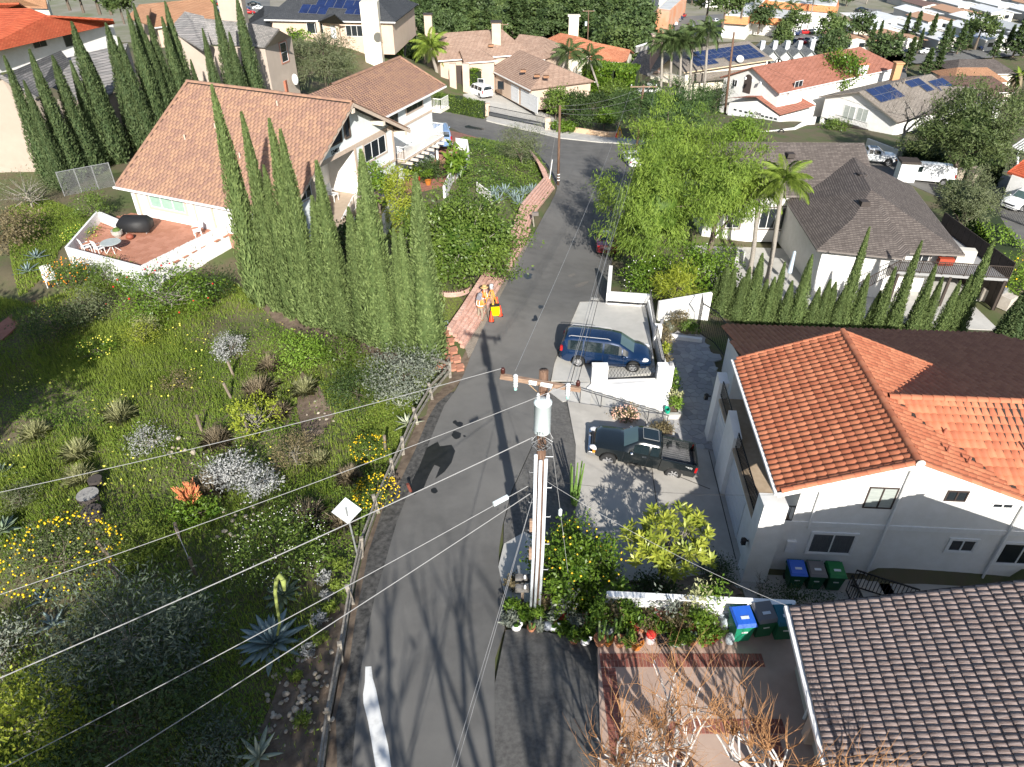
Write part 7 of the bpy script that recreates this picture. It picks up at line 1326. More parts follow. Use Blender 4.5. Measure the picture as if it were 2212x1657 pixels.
p=P(298,502,2.98);t=T('covered_grill','barbecue under a black cover on the terrace','grill',p);mb=MB();mb.add([(p.x+x*1.0,p.y+y*.55,p.z+z)for x,y,z in((-1,-1,.25),(1,-1,.25),(1,1,.25),(-1,1,.25),(-1.05,-1.1,.8),(1.05,-1.1,.8),(1.05,1,.8),(-1.05,1,.8),(-.8,-.6,1.15),(.8,-.6,1.15),(.8,.6,1.15),(-.8,.6,1.15))],[(0,1,5,4),(1,2,6,5),(2,3,7,6),(3,0,4,7),(4,5,9,8),(5,6,10,9),(6,7,11,10),(7,4,8,11),(8,9,10,11)]);mb.o('cover',M('black_cover',(.015,.015,.016),r=.6,bump=.5,bsc=6),t,True)
for x in(-.7,.7):MB().box(p+Vector((x,0,.14)),(.06,.5,.28)).o('leg',steel,t)
p=P(256,512,2.98);t=T('potted_plant','pale urn with low green plant against the terrace wall','potted plant',p);MB().lathe([(.2,0),(.36,.25),(.38,.5),(.33,.5),(0,.45)],p,14,cap=False).o('pot',concrete,t);MB().ell(p+Vector((0,0,.5)),(.3,.3,.15),9,5,jit=.15).o('plant',M('moss',(.09,.14,.03),r=.9),t)
p=P(282,517,2.98);tag(MB().ell(p+Vector((0,0,.2)),(.26,.26,.2),12,7).o('clay_globe',M('red_clay',(.25,.07,.04),r=.6),None,True),'dark red clay globe beside the grill','ornament')
def pchair(label,p,rz,sc=1.,m=None):
 t=T('garden_chair',label,'chair',(0,0,0));m=m or white;MB().box((0,0,.42),(.5,.48,.04)).o('seat',m,t)
 for i in range(5):MB().box((-.2+i*.1,.25,.72),(.07,.03,.55),tilt=Matrix.Rotation(-.2,3,'X')).o('back_slat',m,t)
 for x in(-.22,.22):
  for y in(-.2,.22):MB().box((x,y,.21),(.04,.04,.42)).o('leg',m,t)
  MB().box((x*1.1,0,.62),(.05,.5,.03)).o('arm',m,t)
 t.location=p;t.rotation_euler=(0,0,rz);t.scale=(sc,sc,sc);return t
pchair('white patio chair half behind the terrace parapet, left',P(190,545,2.98),2.4);pchair('white patio chair half behind the terrace parapet, right',P(218,548,2.98),2.6);pchair('white patio chair by the board fence',P(428,510,2.98),-1.)
pchair('white rocking chair in the loggia',gfr.at(8.1,3.13,-1.2),1.2,1.25);pchair('white plastic lounger lying in the weeds',G(114,618),.6,1.3)
p=gfr.at(7.3,3.13,-1.6);t=T('potted_plant','brown glazed jar with a leafy plant in the loggia','potted plant',p);MB().lathe([(.12,0),(.26,.3),(.2,.5),(.2,.55)],p,12).o('pot',potm['o'],t,True);V,F,var,cc=crown((.3,.3,.35),10,150,.12,.03,.3,cz=.85);o_=link(npmesh('plant',V,F,L_bright,var=var),'plant');o_.parent=t;o_['kind']='stuff'
for i,(u,v,m)in enumerate([(872,382,'t'),(880,392,'k'),(902,393,'r'),(925,400,'o'),(888,372,'p')]):
 p=G(u,v);t=T('potted_plant',('terracotta tub with shrub under the balcony','black tub with a green plant in the brick court','dark red pot at the balcony foot','orange pot near the balcony post','pink pot by the lower window')[i],'potted plant',p);MB().lathe([(.2,0),(.3,.45),(.27,.45),(0,.4)],p,12,cap=False).o('pot',potm[m],t);V,F,var,cc=crown((.45,.45,.45),14,260,.1,.045,.3,cz=.85);o_=link(npmesh('plant',V,F,L_lemon,var=var),'plant');o_.parent=t;o_['kind']='stuff'
CF=T('chain_link_fence','grey chain link fence beside the brown roofed house','fence',G(200,400));f0,f1=G(140,424),G(250,402);cl=MB();n_=46
for i in range(-8,n_):
 for s in(0,1):
  t0,t1=i/n_,(i+8)/n_;za,zb_=(0,1.8)if s else(1.8,0)
  if t0<0:za+=(zb_-za)*(-t0)/(t1-t0);t0=0
  if t1>1:zb_=za+(zb_-za)*(1-t0)/(t1-t0);t1=1
  if t1>t0:cl.bar(f0.lerp(f1,t0)+Vector((0,0,za)),f0.lerp(f1,t1)+Vector((0,0,zb_)),.012)
cl.o('mesh_panel',steel,CF)
for i in range(4):p=f0.lerp(f1,i/3);MB().tube([p,p+Vector((0,0,1.9))],.04,7).o('post',steel,CF)
MB().tube([f0+Vector((0,0,1.85)),f1+Vector((0,0,1.85))],.03,6).o('top_rail',steel,CF)
ph_=drape('brick_path',gxy([(0,700),(40,670),(75,650),(90,660),(50,695),(0,740)]),lambda x,y:gz(x,y)+.06,.8,M('red_court',(.28,.12,.085)),.1)
# survey crew
skin=M('skin',(.52,.32,.23),r=.6)
def person(label,loc,rz,pts,edges,rad,mats,hat,vest,lean=0.):
 t=T('person',label,'person',(0,0,0));me=bpy.data.meshes.new('body');me.from_pydata(pts,edges,[]);o=bpy.data.objects.new('body',me);COL.objects.link(o);o.parent=t
 for m in mats:me.materials.append(m)
 o.modifiers.new('skin','SKIN');sv=me.skin_vertices[0].data
 for i,r_ in enumerate(rad):sv[i].radius=r_ if isinstance(r_,tuple)else(r_,r_);sv[i].use_root=(i==0)
 ss=o.modifiers.new('sub','SUBSURF');ss.levels=2;ss.render_levels=2
 bpy.context.view_layer.update();ev=o.evaluated_get(bpy.context.evaluated_depsgraph_get());m2=bpy.data.meshes.new_from_object(ev);o.modifiers.clear();o.data=m2
 for pl4 in m2.polygons:
  c=pl4.center;pl4.use_smooth=True
  pl4.material_index=0 if(c.z>1.47 or(math.hypot(c.x,c.y)>.44 and c.z>.75))else(1 if c.z>.98 else(2 if c.z>.12 else 3))
 hat(t);vest(t);t.location=loc;t.rotation_euler=(0,0,rz);return t
hv=M('hi_vis_orange',(.85,.20,.03),r=.7);hvs=M('orange_shirt',(.85,.30,.08),r=.8);tape=M('reflective_tape',(.75,.76,.74),r=.4);khaki=M('khaki_trousers',(.30,.26,.20),r=.9);boot=M('tan_boot',(.28,.16,.09),r=.8);straw=M('straw_hat',(.52,.33,.14),r=.85);greyh=M('grey_cap',(.22,.22,.25),r=.85)
bpts=[(0,0,.95),(0,0,1.15),(0,.02,1.35),(0,.03,1.50),(0,.04,1.64),(0,.05,1.76),(.10,0,.90),(.12,.06,.50),(.13,-.02,.08),(.14,.14,.05),(-.10,0,.90),(-.12,.02,.50),(-.14,-.08,.08),(-.15,.08,.05),(.19,.02,1.40),(.27,.08,1.15),(.17,.34,1.08),(.12,.42,1.10),(-.19,.02,1.40),(-.28,.05,1.14),(-.20,.32,1.05),(-.15,.40,1.08)]
bedg=[(0,1),(1,2),(2,3),(3,4),(4,5),(0,6),(6,7),(7,8),(8,9),(0,10),(10,11),(11,12),(12,13),(2,14),(14,15),(15,16),(16,17),(2,18),(18,19),(19,20),(20,21)]
brad=[(.15,.11),(.145,.11),(.17,.12),.06,.095,.08,.095,.065,.045,.04,.095,.065,.045,.04,.07,.05,.036,.035,.07,.05,.036,.035]
def face_(t):
 for s in(-1,1):MB().ell((s*.035,.135,1.69),(.014,.01,.01),6,4).o('eye',black,t);MB().ell((s*.10,.05,1.67),(.015,.03,.035),6,4).o('ear',skin,t)
 MB().ell((0,.15,1.65),(.016,.025,.025),6,4).o('nose',skin,t);MB().box((0,.135,1.60),(.05,.01,.01)).o('mouth',M('lips',(.35,.12,.10),r=.6),t)
 for s in(-1,1):
  for k in range(4):MB().tube([(s*.13-s*.012*k,.43,1.105-.022*k),(s*.115-s*.012*k,.50,1.10-.022*k),(s*.08-s*.012*k,.51,1.09-.022*k)],.0095,5).o('finger',skin,t)
  MB().tube([(s*.10,.41,1.12),(s*.07,.45,1.15)],.011,5).o('thumb',skin,t)
def hat1(t):face_(t);MB().lathe([(.24,1.755),(.25,1.765),(.135,1.785),(.115,1.88),(.09,1.90),(0,1.885)],(0,.05,0),18,cap=False).o('straw_hat',straw,t,True);MB().lathe([(.137,1.785),(.133,1.81)],(0,.05,0),18,cap=False).o('hat_band',black,t)
def hat2(t):face_(t);MB().lathe([(.135,1.72),(.13,1.80),(.08,1.86),(0,1.87)],(0,.05,0),16,cap=False).o('cap',greyh,t,True);MB().add([(-.12,-.02,1.78),(.12,-.02,1.78),(.17,-.12,1.45),(-.17,-.12,1.45),(-.14,.10,1.74),(.14,.10,1.74)],[(0,1,2,3),(1,5,2),(0,3,4)]).o('neck_flap',greyh,t);MB().add([(-.1,.12,1.75),(.1,.12,1.75),(.08,.26,1.73),(-.08,.26,1.73)],[(0,1,2,3)]).o('visor',greyh,t)
def vest_(t):
 mb=MB();rs=[(.22,.165,.98),(.215,.16,1.12),(.235,.165,1.28),(.22,.15,1.40),(.13,.10,1.48)];n=16;V=[(a*math.cos(6.283*j/n),b*math.sin(6.283*j/n)+.015,z)for a,b,z in rs for j in range(n)];mb.add(V,[(i*n+j,i*n+(j+1)%n,(i+1)*n+(j+1)%n,(i+1)*n+j)for i in range(4)for j in range(n)]);mb.o('safety_vest',hv,t,True)
 b2=MB();n=16;V=[(.228*math.cos(6.283*j/n),.172*math.sin(6.283*j/n)+.015,z)for z in(1.06,1.13)for j in range(n)];b2.add(V,[(j,(j+1)%n,(j+1)%n+n,j+n)for j in range(n)]);b2.o('reflective_belt',tape,t)
 for x in(-.1,.1):MB().tube([(x,-.155,1.1),(x,-.16,1.28),(x*.9,-.13,1.42)],.025,6).o('back_stripe',tape,t);MB().tube([(x,.185,1.1),(x,.19,1.28),(x*.9,.16,1.42)],.025,6).o('front_stripe',tape,t)
person('surveyor in grey neck flap cap and orange vest, back to the camera',G(1037,693),R(-38),bpts,bedg,brad,[skin,hvs,khaki,boot],hat2,vest_)
person('surveyor in a straw hat and orange vest behind the instrument',G(1045,682)+Vector((.0,.35,0)),R(-75),bpts,bedg,brad,[skin,hvs,khaki,boot],hat1,vest_)
tp=G(1062,672);tri=T('survey_tripod','yellow survey tripod with a grey instrument','tripod',tp);yel=M('tripod_yellow',(.72,.38,.03),r=.5)
for i in range(3):
 a=-1.3+i*2.09;f_=tp+Vector((.55*math.cos(a),.55*math.sin(a),.0));h0=tp+Vector((.08*math.cos(a),.08*math.sin(a),1.4));MB().bar(f_,f_.lerp(h0,.5),.05,.035).o('leg',yel,tri);
 for s in(-1,1):o2=Vector((-math.sin(a),math.cos(a),0))*.045*s;MB().bar(f_.lerp(h0,.45)+o2,h0+o2,.025,.025).o('leg_rail',yel,tri)
MB().lathe([(.1,1.4),(.1,1.45),(.06,1.5)],tp,12).o('head',M('tripod_head',(.7,.2,.04),r=.5),tri);MB().lathe([(.06,1.5),(.12,1.55),(.13,1.75),(.1,1.85),(.03,1.87)],tp,12).o('instrument',M('instrument_grey',(.45,.47,.48),r=.4),tri,True);MB().tube([tp+Vector((-.1,.05,1.7)),tp+Vector((.1,-.08,1.72))],.05,10).o('telescope',plast,tri)
pr=G(1056,697);tag(MB().tube([pr,pr+Vector((-.25,.35,1.6))],.018,6).o('range_pole',plast),'thin black range pole held against the tripod','range pole')
orange=M('cone_orange',(.85,.06,.02),r=.5)
def cone(label,p,s=1.):t=T('traffic_cone',label,'traffic cone',p,0,'traffic cones');MB().lathe([(.16*s,.03*s),(.13*s,.1*s),(.035*s,.7*s),(0,.71*s)],p,16,cap=False).o('cone',orange,t,True);MB().box(p+Vector((0,0,.02*s)),(.36*s,.36*s,.04*s)).o('base',plast,t)
cone('orange cone behind the yellow case',G(1073,663));cone('orange cone at the road side of the yellow case',G(1080,682));cone('orange cone at the foot of the tripod',G(1061,694));cone('orange cone on the far sidewalk, left of two',G(1313,296));cone('orange cone on the far sidewalk, right of two',G(1330,299))
p=G(1069,680);t=T('equipment_case','bright yellow equipment case beside the tripod','case',p);MB().box(p+Vector((0,0,.32)),(.5,.34,.6),rz=.15).o('case',M('case_yellow',(.85,.66,.0),r=.4),t);MB().box(p+Vector((0,.05,.64)),(.52,.3,.05),rz=.15).o('lid',plast,t);MB().box(p+Vector((.28,.05,.3)),(.05,.3,.55),rz=.15).o('strap',plast,t)
p=G(1336,300);t=T('survey_tripod','yellow tripod with sign post on the far sidewalk','tripod',p)
for i in range(3):a=i*2.09;MB().bar(p+Vector((.6*math.cos(a),.6*math.sin(a),0)),p+Vector((0,0,1.6)),.09).o('leg',yel,t)
# houses further down the hill
def block(par,p,q_,wl,wr,ze,zb,roof,wall,hip=(0,0),ov=.5,th=.18,zel=None,fas=None,walls=True):
 """ridge p->q_, left/right half widths, eave height, wall base"""
 p,q_=Vector(p),Vector(q_);d=(q_-p);d.z=0;d.normalize();n=Vector((-d.y,d.x,0));zl=zel if zel is not None else ze;e0,e1=p+d*-0,q_+d*0
 P1,Q1=p+d*hip[0],q_-d*hip[1];up=lambda v,z:Vector((v.x,v.y,z));l0,l1,r0,r1=up(p+n*wl,zl),up(q_+n*wl,zl),up(p-n*wr,ze),up(q_-n*wr,ze)
 mb=MB();mb.slab([P1,Q1,l1,l0],th);mb.slab([P1,Q1,r1,r0],th)
 if hip[0]:mb.slab([P1,l0,r0],th)
 if hip[1]:mb.slab([Q1,r1,l1],th)
 ro=mb.o('roof',roof,par)
 if walls:
  w_=MB();a,b,c,e=p+n*(wl-ov)+d*ov,q_+n*(wl-ov)-d*ov,q_-n*(wr-ov)-d*ov,p-n*(wr-ov)+d*ov
  kl,kr=(p.z-zl)/wl*ov,(p.z-ze)/wr*ov
  for s,t,z0,z1 in((a,b,zl+kl,zl+kl),(b,c,zl+kl,ze+kr),(c,e,ze+kr,ze+kr),(e,a,ze+kr,zl+kl)):w_.add([up(s,zb),up(t,zb),up(t,z1-.12),up(s,z0-.12)],[(0,1,2,3)])
  if not hip[0]:w_.add([up(e,ze+kr-.12),up(a,zl+kl-.12),up(p+d*ov,p.z-.2)],[(0,1,2)])
  if not hip[1]:w_.add([up(c,ze+kr-.12),up(b,zl+kl-.12),up(q_-d*ov,q_.z-.2)],[(0,1,2)])
  w_.o('wall',wall,par)
 f_=MB()
 for s,t in((l0,l1),(r0,r1)):f_.bar(s-Vector((0,0,.1)),t-Vector((0,0,.1)),.1,.16)
 f_.o('fascia',fas or white,par)
 return Fr(up(p-n*(wr-ov)+d*ov,0),d if True else d),Fr(up(p+n*(wl-ov)+d*ov,0),-d),d,n
def solar_panels(par,o,e,s,cols,rows,w=1.0,h=1.6,skip=()):
 e,s=Vector(e).normalized(),Vector(s).normalized();nn=e.cross(s);nn=nn if nn.z>0 else-nn
 for i in range(cols):
  for j in range(rows):
   if(i,j)in skip:continue
   c=Vector(o)+e*(i*(w+.03))+s*(j*(h+.03))+nn*.12;fr_=MB();fr_.slab([c,c+e*w,c+e*w+s*h,c+s*h],.04);po=fr_.o('solar_panel',M('panel_frame',(.25,.26,.28),r=.4,metal=.5),par);ce=MB();ce.slab([c+e*.03+s*.03+nn*.006,c+e*(w-.03)+s*.03+nn*.006,c+e*(w-.03)+s*(h-.03)+nn*.006,c+e*.03+s*(h-.03)+nn*.006],.004);ce.o('cells',solar,po)
def chimney(par,p,w,d,z0,z1,mat,capm=None):
 MB().box((p[0],p[1],(z0+z1)/2),(w,d,z1-z0)).o('chimney',mat,par);MB().box((p[0],p[1],z1+.08),(w*1.25,d*1.25,.2)).o('chimney_cap',capm or mat,par)
def wallwin(par,pu,n=2,**k):
 """window on an upright plane through picture points: left-bottom, right-bottom at depth y, top"""
 pass
r_grey=ROOF('slate_grey_tile',(.20,.195,.19),(.30,.28,.27),.38,.14);r_char=ROOF('charcoal_shingle',(.055,.06,.068),(.085,.09,.098),.3,.06);r_tan=ROOF('tan_tile',(.30,.20,.15),(.37,.26,.20),.40,.12);r_terra=ROOF('terracotta_roof',(.42,.16,.085),(.52,.22,.125),.30,.12);r_red=ROOF('deep_red_tile',(.42,.085,.04),(.52,.125,.06),.28,.13);r_dull=ROOF('dull_red_tile',(.33,.135,.09),(.39,.17,.12),.36,.10);r_shin=ROOF('brown_grey_shingle',(.105,.088,.08),(.17,.145,.13),.30,.075,.015,.6);r_taup=ROOF('taupe_shingle',(.26,.225,.19),(.33,.29,.25),.30,.07);r_brn=ROOF('brown_roof',(.12,.075,.06),(.17,.11,.09),.3,.08);r_org=ROOF('orange_shingle',(.40,.21,.12),(.48,.27,.16),.3,.07)
HE=T('grey_roof_house','white house with grey brown shingle hip roofs behind the cypress hedge','house',(28,56,-4.2))
r0,r1=P(1640,297,3.2),P(1866,309,3.2);r0=Vector((r1.x-15,r1.y+.4,3.2));fe,ff,dE,nE=block(HE,r0,r1,6.2,5.6,.4,-4.2,r_shin,stucco_w,(0,0),.5,fas=trim_greige)
lowr=[(23.4,50.8,-.2),(29.3,49.6,-.2),(34.0,50.6,-.2)]
a1,a2=Vector((25.8,56.5,1.9)),Vector((31.5,55.0,1.9));
mbE=MB();e_=[Vector((24.0,60,-.2)),Vector((23.4,50.8,-.2)),Vector((29.3,49.3,-.2)),Vector((30.2,50.3,-.2)),Vector((34.2,49.9,-.2)),Vector((36.5,64,-.2)),Vector((24.0,64,-.2))]
pk1,pk2,pk3,pk4=Vector((26.6,53.2,1.25)),Vector((28.9,56.2,2.45)),Vector((30.5,64,2.45)),Vector((31.2,53.5,1.6))
for pts in([e_[0],e_[1],pk1,pk2],[e_[1],e_[2],pk1],[e_[2],pk2,pk1],[e_[2],e_[3],pk2],[e_[3],e_[4],pk2],[e_[4],e_[5],pk3,pk2],[e_[0],pk2,pk3,e_[6]]):mbE.slab(pts,.14)
mbE.o('lower_roof',r_shin,HE)
gE=MB();
for a_,b_ in((e_[0],e_[1]),(e_[1],e_[2]),(e_[3],e_[4]),(e_[4],e_[5])):gE.bar(a_-Vector((0,0,.1)),b_-Vector((0,0,.1)),.12,.14)
gE.o('lower_gutter',trim_greige,HE)
wE=MB();wl_=[(24.2,60),(24.2,51.6),(29.0,50.4),(29.0,51.8),(33.2,51.4),(35.6,63),(24.2,63)];wE.prism(wl_,-4.3,-.35);wE.o('lower_wall',stucco_w,HE)
fE=Fr((24.2,51.6),Vector((4.8,-1.2,0)));fE2=Fr((29.0,51.8),Vector((4.2,-.4,0)));fE3=Fr((r1.x-15,r1.y+.4-5.1),dE)
for f_,A_ in((fE2,(.5,1.7,-2.1,-.6)),(fE2,(2.5,3.6,-1.9,-.8))):win(HE,f_,*A_,n=2,trim=.12,tm=trim_greige)
fU=Fr(fe.o,dE)
for k in((2.0,3.2,-2.9,-1.5),(4.9,6.3,-2.9,-1.0),(6.7,8.9,-3.0,-.9)):win(HE,fU,*k,n=2,trim=.15,tm=trim_greige)
win(HE,fU,12.6,13.6,-1.6,-.2,n=1,trim=.15,tm=trim_greige)
tv=M('vent_brown',(.045,.035,.03),r=.7)
for(x,y,z)in((r1.x-12.6,r1.y-1.2,2.75),(r1.x-7.0,r1.y-1.4,2.65),(29.6,60.0,2.3),(27.9,54.9,1.95)):MB().add([(x-.35,y-.5,z-.2),(x+.35,y-.5,z-.2),(x+.35,y+.3,z+.1),(x-.35,y+.3,z+.1),(x-.3,y-.45,z+.15),(x+.3,y-.45,z+.15)],[(0,1,5,4),(4,5,2,3),(1,2,5),(0,4,3)]).o('roof_vent',tv,HE)
dkE=MB();dkE.prism([(29.4,49.6),(37.2,48.4),(38.2,52.5),(36,58),(33.4,51.2),(29.2,51.6)],-1.7,-1.5);dkE.o('deck',M('grey_deck',(.30,.30,.30),r=.8),HE)
rail(HE,(29.4,49.6,-1.5),(37.2,48.4,-1.5),1.0,60,M('umber_rail',(.05,.037,.03),r=.7),'deck_railing',.05,12);rail(HE,(25.8,49.0,-3.6),(29.4,49.6,-1.5),1.0,24,M('umber_rail',(.05,.037,.03)),'stair_railing',.05)
for i in range(12):a_,b_=Vector((37.2,48.4,0)).lerp(Vector((36.6,58,0)),i/12),Vector((37.2,48.4,0)).lerp(Vector((36.6,58,0)),(i+.95)/12);wall_seg(HE,a_,b_,-4.2,-.2,.05,'screen_board',M('umber_rail',(.05,.037,.03)))
for x in(29.5,33.2,37.0):MB().box((x,49.6-(x-29.5)*.155,-2.9),(.18,.18,2.5)).o('deck_post',M('umber_rail',(.05,.037,.03)),HE)
tag(MB().box((35.2,51.3,-.95),(1.3,.7,1.0),rz=-.2).o('grill_cover',M('cream_cover',(.6,.57,.5),r=.8)),'covered grill in cream on the dark deck','grill');tag(MB().box((33.4,50.6,-1.1),(1.1,.5,.55),rz=-.1).o('red_cooler',M('brick_red',(.35,.06,.03),r=.6)),'red chest on the dark deck','chest')
uf=T('closed_umbrella','closed pale blue patio umbrella by the palms','umbrella',(22.4,52.6,-4.2));MB().tube([(22.4,52.6,-4.2),(22.5,52.6,-1.4)],.03,6).o('pole',steel,uf);MB().lathe([(.05,1.0),(.2,1.1),(.12,2.9),(.02,3.0)],(22.45,52.6,-4.2),8).o('canopy',M('pale_blue_cloth',(.42,.50,.58),r=.8),uf)
for i,(x,y)in enumerate([(22.0,49.6),(24.3,49.2),(25.5,50.1)]):pchair('grey patio chair on the white patio, %s from the palms'%ORD[i],(x,y,-4.2),i*1.3,1.,M('grey_wicker',(.3,.3,.3),r=.8))
tb=T('patio_table','long pale patio table behind the hedge','table',(23.5,48.6,-4.2));MB().box((23.5,48.6,-3.48),(2.2,1.0,.05)).o('top',concrete2,tb)
for dx in(-.9,.9):MB().box((23.5+dx,48.6,-3.85),(.08,.8,.7)).o('leg',steel,tb)
tag(MB().box((19.6,56.8,-3.7),(.8,.5,1.0)).o('air_conditioner',M('ac_grey',(.5,.5,.48),r=.6)),'grey air conditioner at the white wall','air conditioner')
for i,(u,v)in enumerate([(1568,560),(1560,590)]):p=P(u,v,-3.9);leafy('boxwood','clipped dark boxwood by the white wall, %s'%('farther' if not i else 'nearer'),'shrub',p,(1.0,.9,.75),.7,L_dark,1500,.06,.03)
ga_=P(2132,660,-4.2);t=T('outdoor_kitchen','pale stone grill island on the side patio','grill',ga_);MB().box(ga_+Vector((.8,.3,.5)),(2.2,1.0,1.0),rz=-1.0).o('counter',M('pale_stone',(.45,.40,.34),(.55,.5,.44),sc=3,r=.8),t);MB().box(ga_+Vector((.8,.5,1.15)),(.9,.6,.4),rz=-1.0).o('grill',steel,t)
t=T('trailer_box','small dark roofed utility box beside the cargo van','shed',G(1950,390));p=t.location;MB().box(p+Vector((0,0,1.1)),(1.9,1.5,2.2),rz=-.15).o('body',white,t);MB().box(p+Vector((0,0,2.3)),(2.1,1.8,.25),rz=-.15).o('roof',tv,t)
t=T('stone_pillar','rough stone gate pillars by the side lane','gate pillar',G(2060,398));p=t.location
for dx in(0,2.2):MB().box(p+Vector((dx,dx*.2,.9)),(.9,.9,1.8),rz=.3).o('pillar',stone,t)
wl2=T('lane_wall','cream garden wall behind the white work truck','wall',G(1890,330));wall_seg(wl2,G(1868,322),G(1935,345),-8,G(1890,330).z+1.3,.25,mat=stucco_c)
fn_=T('iron_fence','black iron fence along the right edge lane','fence',G(2200,470));rail(fn_,G(2160,470),G(2240,500),1.3,24);rail(fn_,G(2150,440),G(2160,470),1.3,10)
pg=T('pergola','white slatted patio cover at the right edge','pergola',P(2190,400,-7));
for i in range(9):MB().bar(P(2185+i*6,318+i*2,-3.2),P(2215+i*6,298+i*2,-3.2),.15,.08).o('slat',white,pg)
MB().bar(P(2193,398,-7),P(2199,322,-3.3),.2).o('post',white,pg)
rr_=T('red_tile_house','corner of a red tiled white house at the right edge','house',P(2211,400,-6.5));MB().slab([P(2175,372,-3.4),P(2260,400,-3.4),P(2260,340,-2.2),P(2210,345,-2.2)],.2).o('roof',r_red,rr_);MB().prism([P(2185,378,-3.5),P(2270,405,-3.5),P(2270,350,-3.5),P(2205,352,-3.5)],-7,-3.5).o('wall',stucco_w,rr_)
HC=T('tan_villa','peach stucco villa with tan tile roofs behind the iron gate','house',(3,117,-5.4))
gm2=(Vector((5.8,113.2,-.3)),Vector((1.2,122.5,-.3)));fC,fC2,dC,nC=block(HC,gm2[0]-(gm2[1]-gm2[0]).normalized()*3.6,gm2[1],5.4,5.4,-2.6,-5.7,r_tan,stucco_p,(3.6,0),.45)
block(HC,(-13,123.0,1.9),(1.2,127.8,1.9),5.2,5.4,-.9,-5.7,r_tan,stucco_p,(0,3.0),.45);block(HC,(-8,119.5,.2),(-3.0,121,.2),2.6,2.6,-1.0,-5.7,r_tan,stucco_p,(0,2),.4)
block(HC,(1.2,127.8,1.0),(7.5,124.0,1.0),4.6,4.6,-1.2,-5.7,r_tan,stucco_p,(0,3),.4)
for i,(u0,u1,vt,vb)in enumerate([(1104,1120,165,222),(1125,1161,172,232)]):
 f_=Fr(fC2.o,fC2.r);a0,z0=f_.uv(u0,vb);a1,z1=f_.uv(u1,vb);lo_,hi_=min(a0,a1),max(a0,a1);mb=MB();fbox(mb,f_,lo_,hi_,-5.6,-3.3,-.02,.04)
 for k in range(4):fbox(mb,f_,lo_,hi_,-5.3+k*.5,-5.27+k*.5,.04,.055)
 mb.o('garage_door',M('door_white',(.62,.63,.64)),HC)
chimney(HC,P(926,68,0)[:2],1.3,1.0,-1,2.6,stucco_p,tv);P_=P(1072,92,.5);chimney(HC,(P_.x,P_.y),1.4,1.2,-1,3.4,stucco_p,tv)
pf=Fr(P(1030,205,-5.4),(1,-.35,0));win(HC,pf,.2,1.2,-4.6,-3.0,n=1,name='window');win(HC,pf,3.4,4.4,-4.3,-3.1,n=1,fm=trim_brown)
ent=T('entry_tower','brick pillared entry of the tan villa','porch',P(985,190,-5.4));
for u in(980,1008):p=P(u,205,-5.4);MB().box((p.x,p.y,-3.2),(1.0,1.0,4.6)).o('pillar',stucco_p,ent)
p=P(994,200,-5.4);MB().box((p.x,p.y+1.5,-3.6),(1.6,.1,3.6)).o('door',trim_brown,ent)
for(u,v)in((970,100),(1000,80),(1060,98),(1085,85),(1130,128),(1160,138),(1180,140)):p=P(u,v,.4);MB().box((p.x,p.y,.35 if v<110 else-1.2),(.8,.6,.3)).o('roof_vent',r_org,HC)
GT=T('iron_gate','long black iron sliding gate across the driveway','gate',G(1100,262));g0,g1_=G(1056,253),G(1172,277)
mb=MB();n_=60
for z in(.25,.7,1.5):mb.bar(g0+Vector((0,0,z)),g1_+Vector((0,0,z)),.06)
for i in range(n_+1):p=g0.lerp(g1_,i/n_);mb.bar(p+Vector((0,0,.7)),p+Vector((0,0,1.5)),.025)
mb.o('gate_bars',black,GT);wall_seg(GT,g0,g1_,g0.z+.1,g0.z+.7,.05,'gate_panel',M('gate_plate',(.06,.065,.07),r=.5),z1b=g1_.z+.7)
for u,v in((1053,250),(1182,282)):p=G(u,v);MB().box(p+Vector((0,0,.8)),(.7,.7,1.8)).o('pillar',stucco_p,GT)
HS=T('stone_edging','low tan block wall stepping along the sidewalk','wall',G(1250,285));hs=[G(u,v)for u,v in[(1188,275),(1215,282),(1245,288),(1275,293),(1310,298),(1340,298)]]
for i in range(5):wall_seg(HS,hs[i],hs[i+1],hs[i].z-.5,hs[i].z+.75,.3,'block_course',M('tan_block',(.55,.38,.24),(.62,.45,.3),sc=1.5,r=.9))
rail(HS,hs[0]+Vector((0,.3,.6)),hs[3]+Vector((0,.3,.6)),1.0,40);rail(HS,hs[3]+Vector((0,.3,.6)),hs[5]+Vector((0,.3,.6)),1.0,24)
def hedge(label,pts,w_,h_,mat,n=3000,ls=.16,name='hedge'):
 t=T(name,label,'hedge',pts[0]);C=[];L_=sum((pts[i+1]-pts[i]).length for i in range(len(pts)-1));core=MB()
 for i in range(len(pts)-1):
  a_,b_=pts[i],pts[i+1];d_=(b_-a_);m_=int(n*d_.length/L_);nn=Vector((-d_.y,d_.x,0)).normalized();s_=RNG.random(m_);o_=RNG.uniform(-.5,.5,m_);z_=RNG.random(m_);f_=RNG.integers(0,3,m_)
  o_=np.where(f_==0,-.5,np.where(f_==1,.5,o_));z_=np.where(f_==2,1.,z_);C.append(np.array(a_)[None]+s_[:,None]*np.array(d_)[None]+o_[:,None]*w_*np.array(nn)[None]+np.stack([0*z_,0*z_,z_*h_],1)+RNG.normal(size=(m_,3))*.09);wall=[a_-nn*w_*.45,b_-nn*w_*.45,b_+nn*w_*.45,a_+nn*w_*.45];core.prism(wall,lambda x,y:min(a_.z,b_.z)-.5,(lambda x,y:(a_.z+b_.z)/2+h_*.93))
 C=np.concatenate(C);V,F=leafquads(C,rnd3(len(C)),ls,ls*.5,np.tile([0,0,1.],(len(C),1)));link(npmesh('leaves',V,F,mat,var=RNG.random(len(C))),'leaves',t)['kind']='stuff';core.o('core',M('hedge_core',(.02,.035,.01),r=1),t);return t
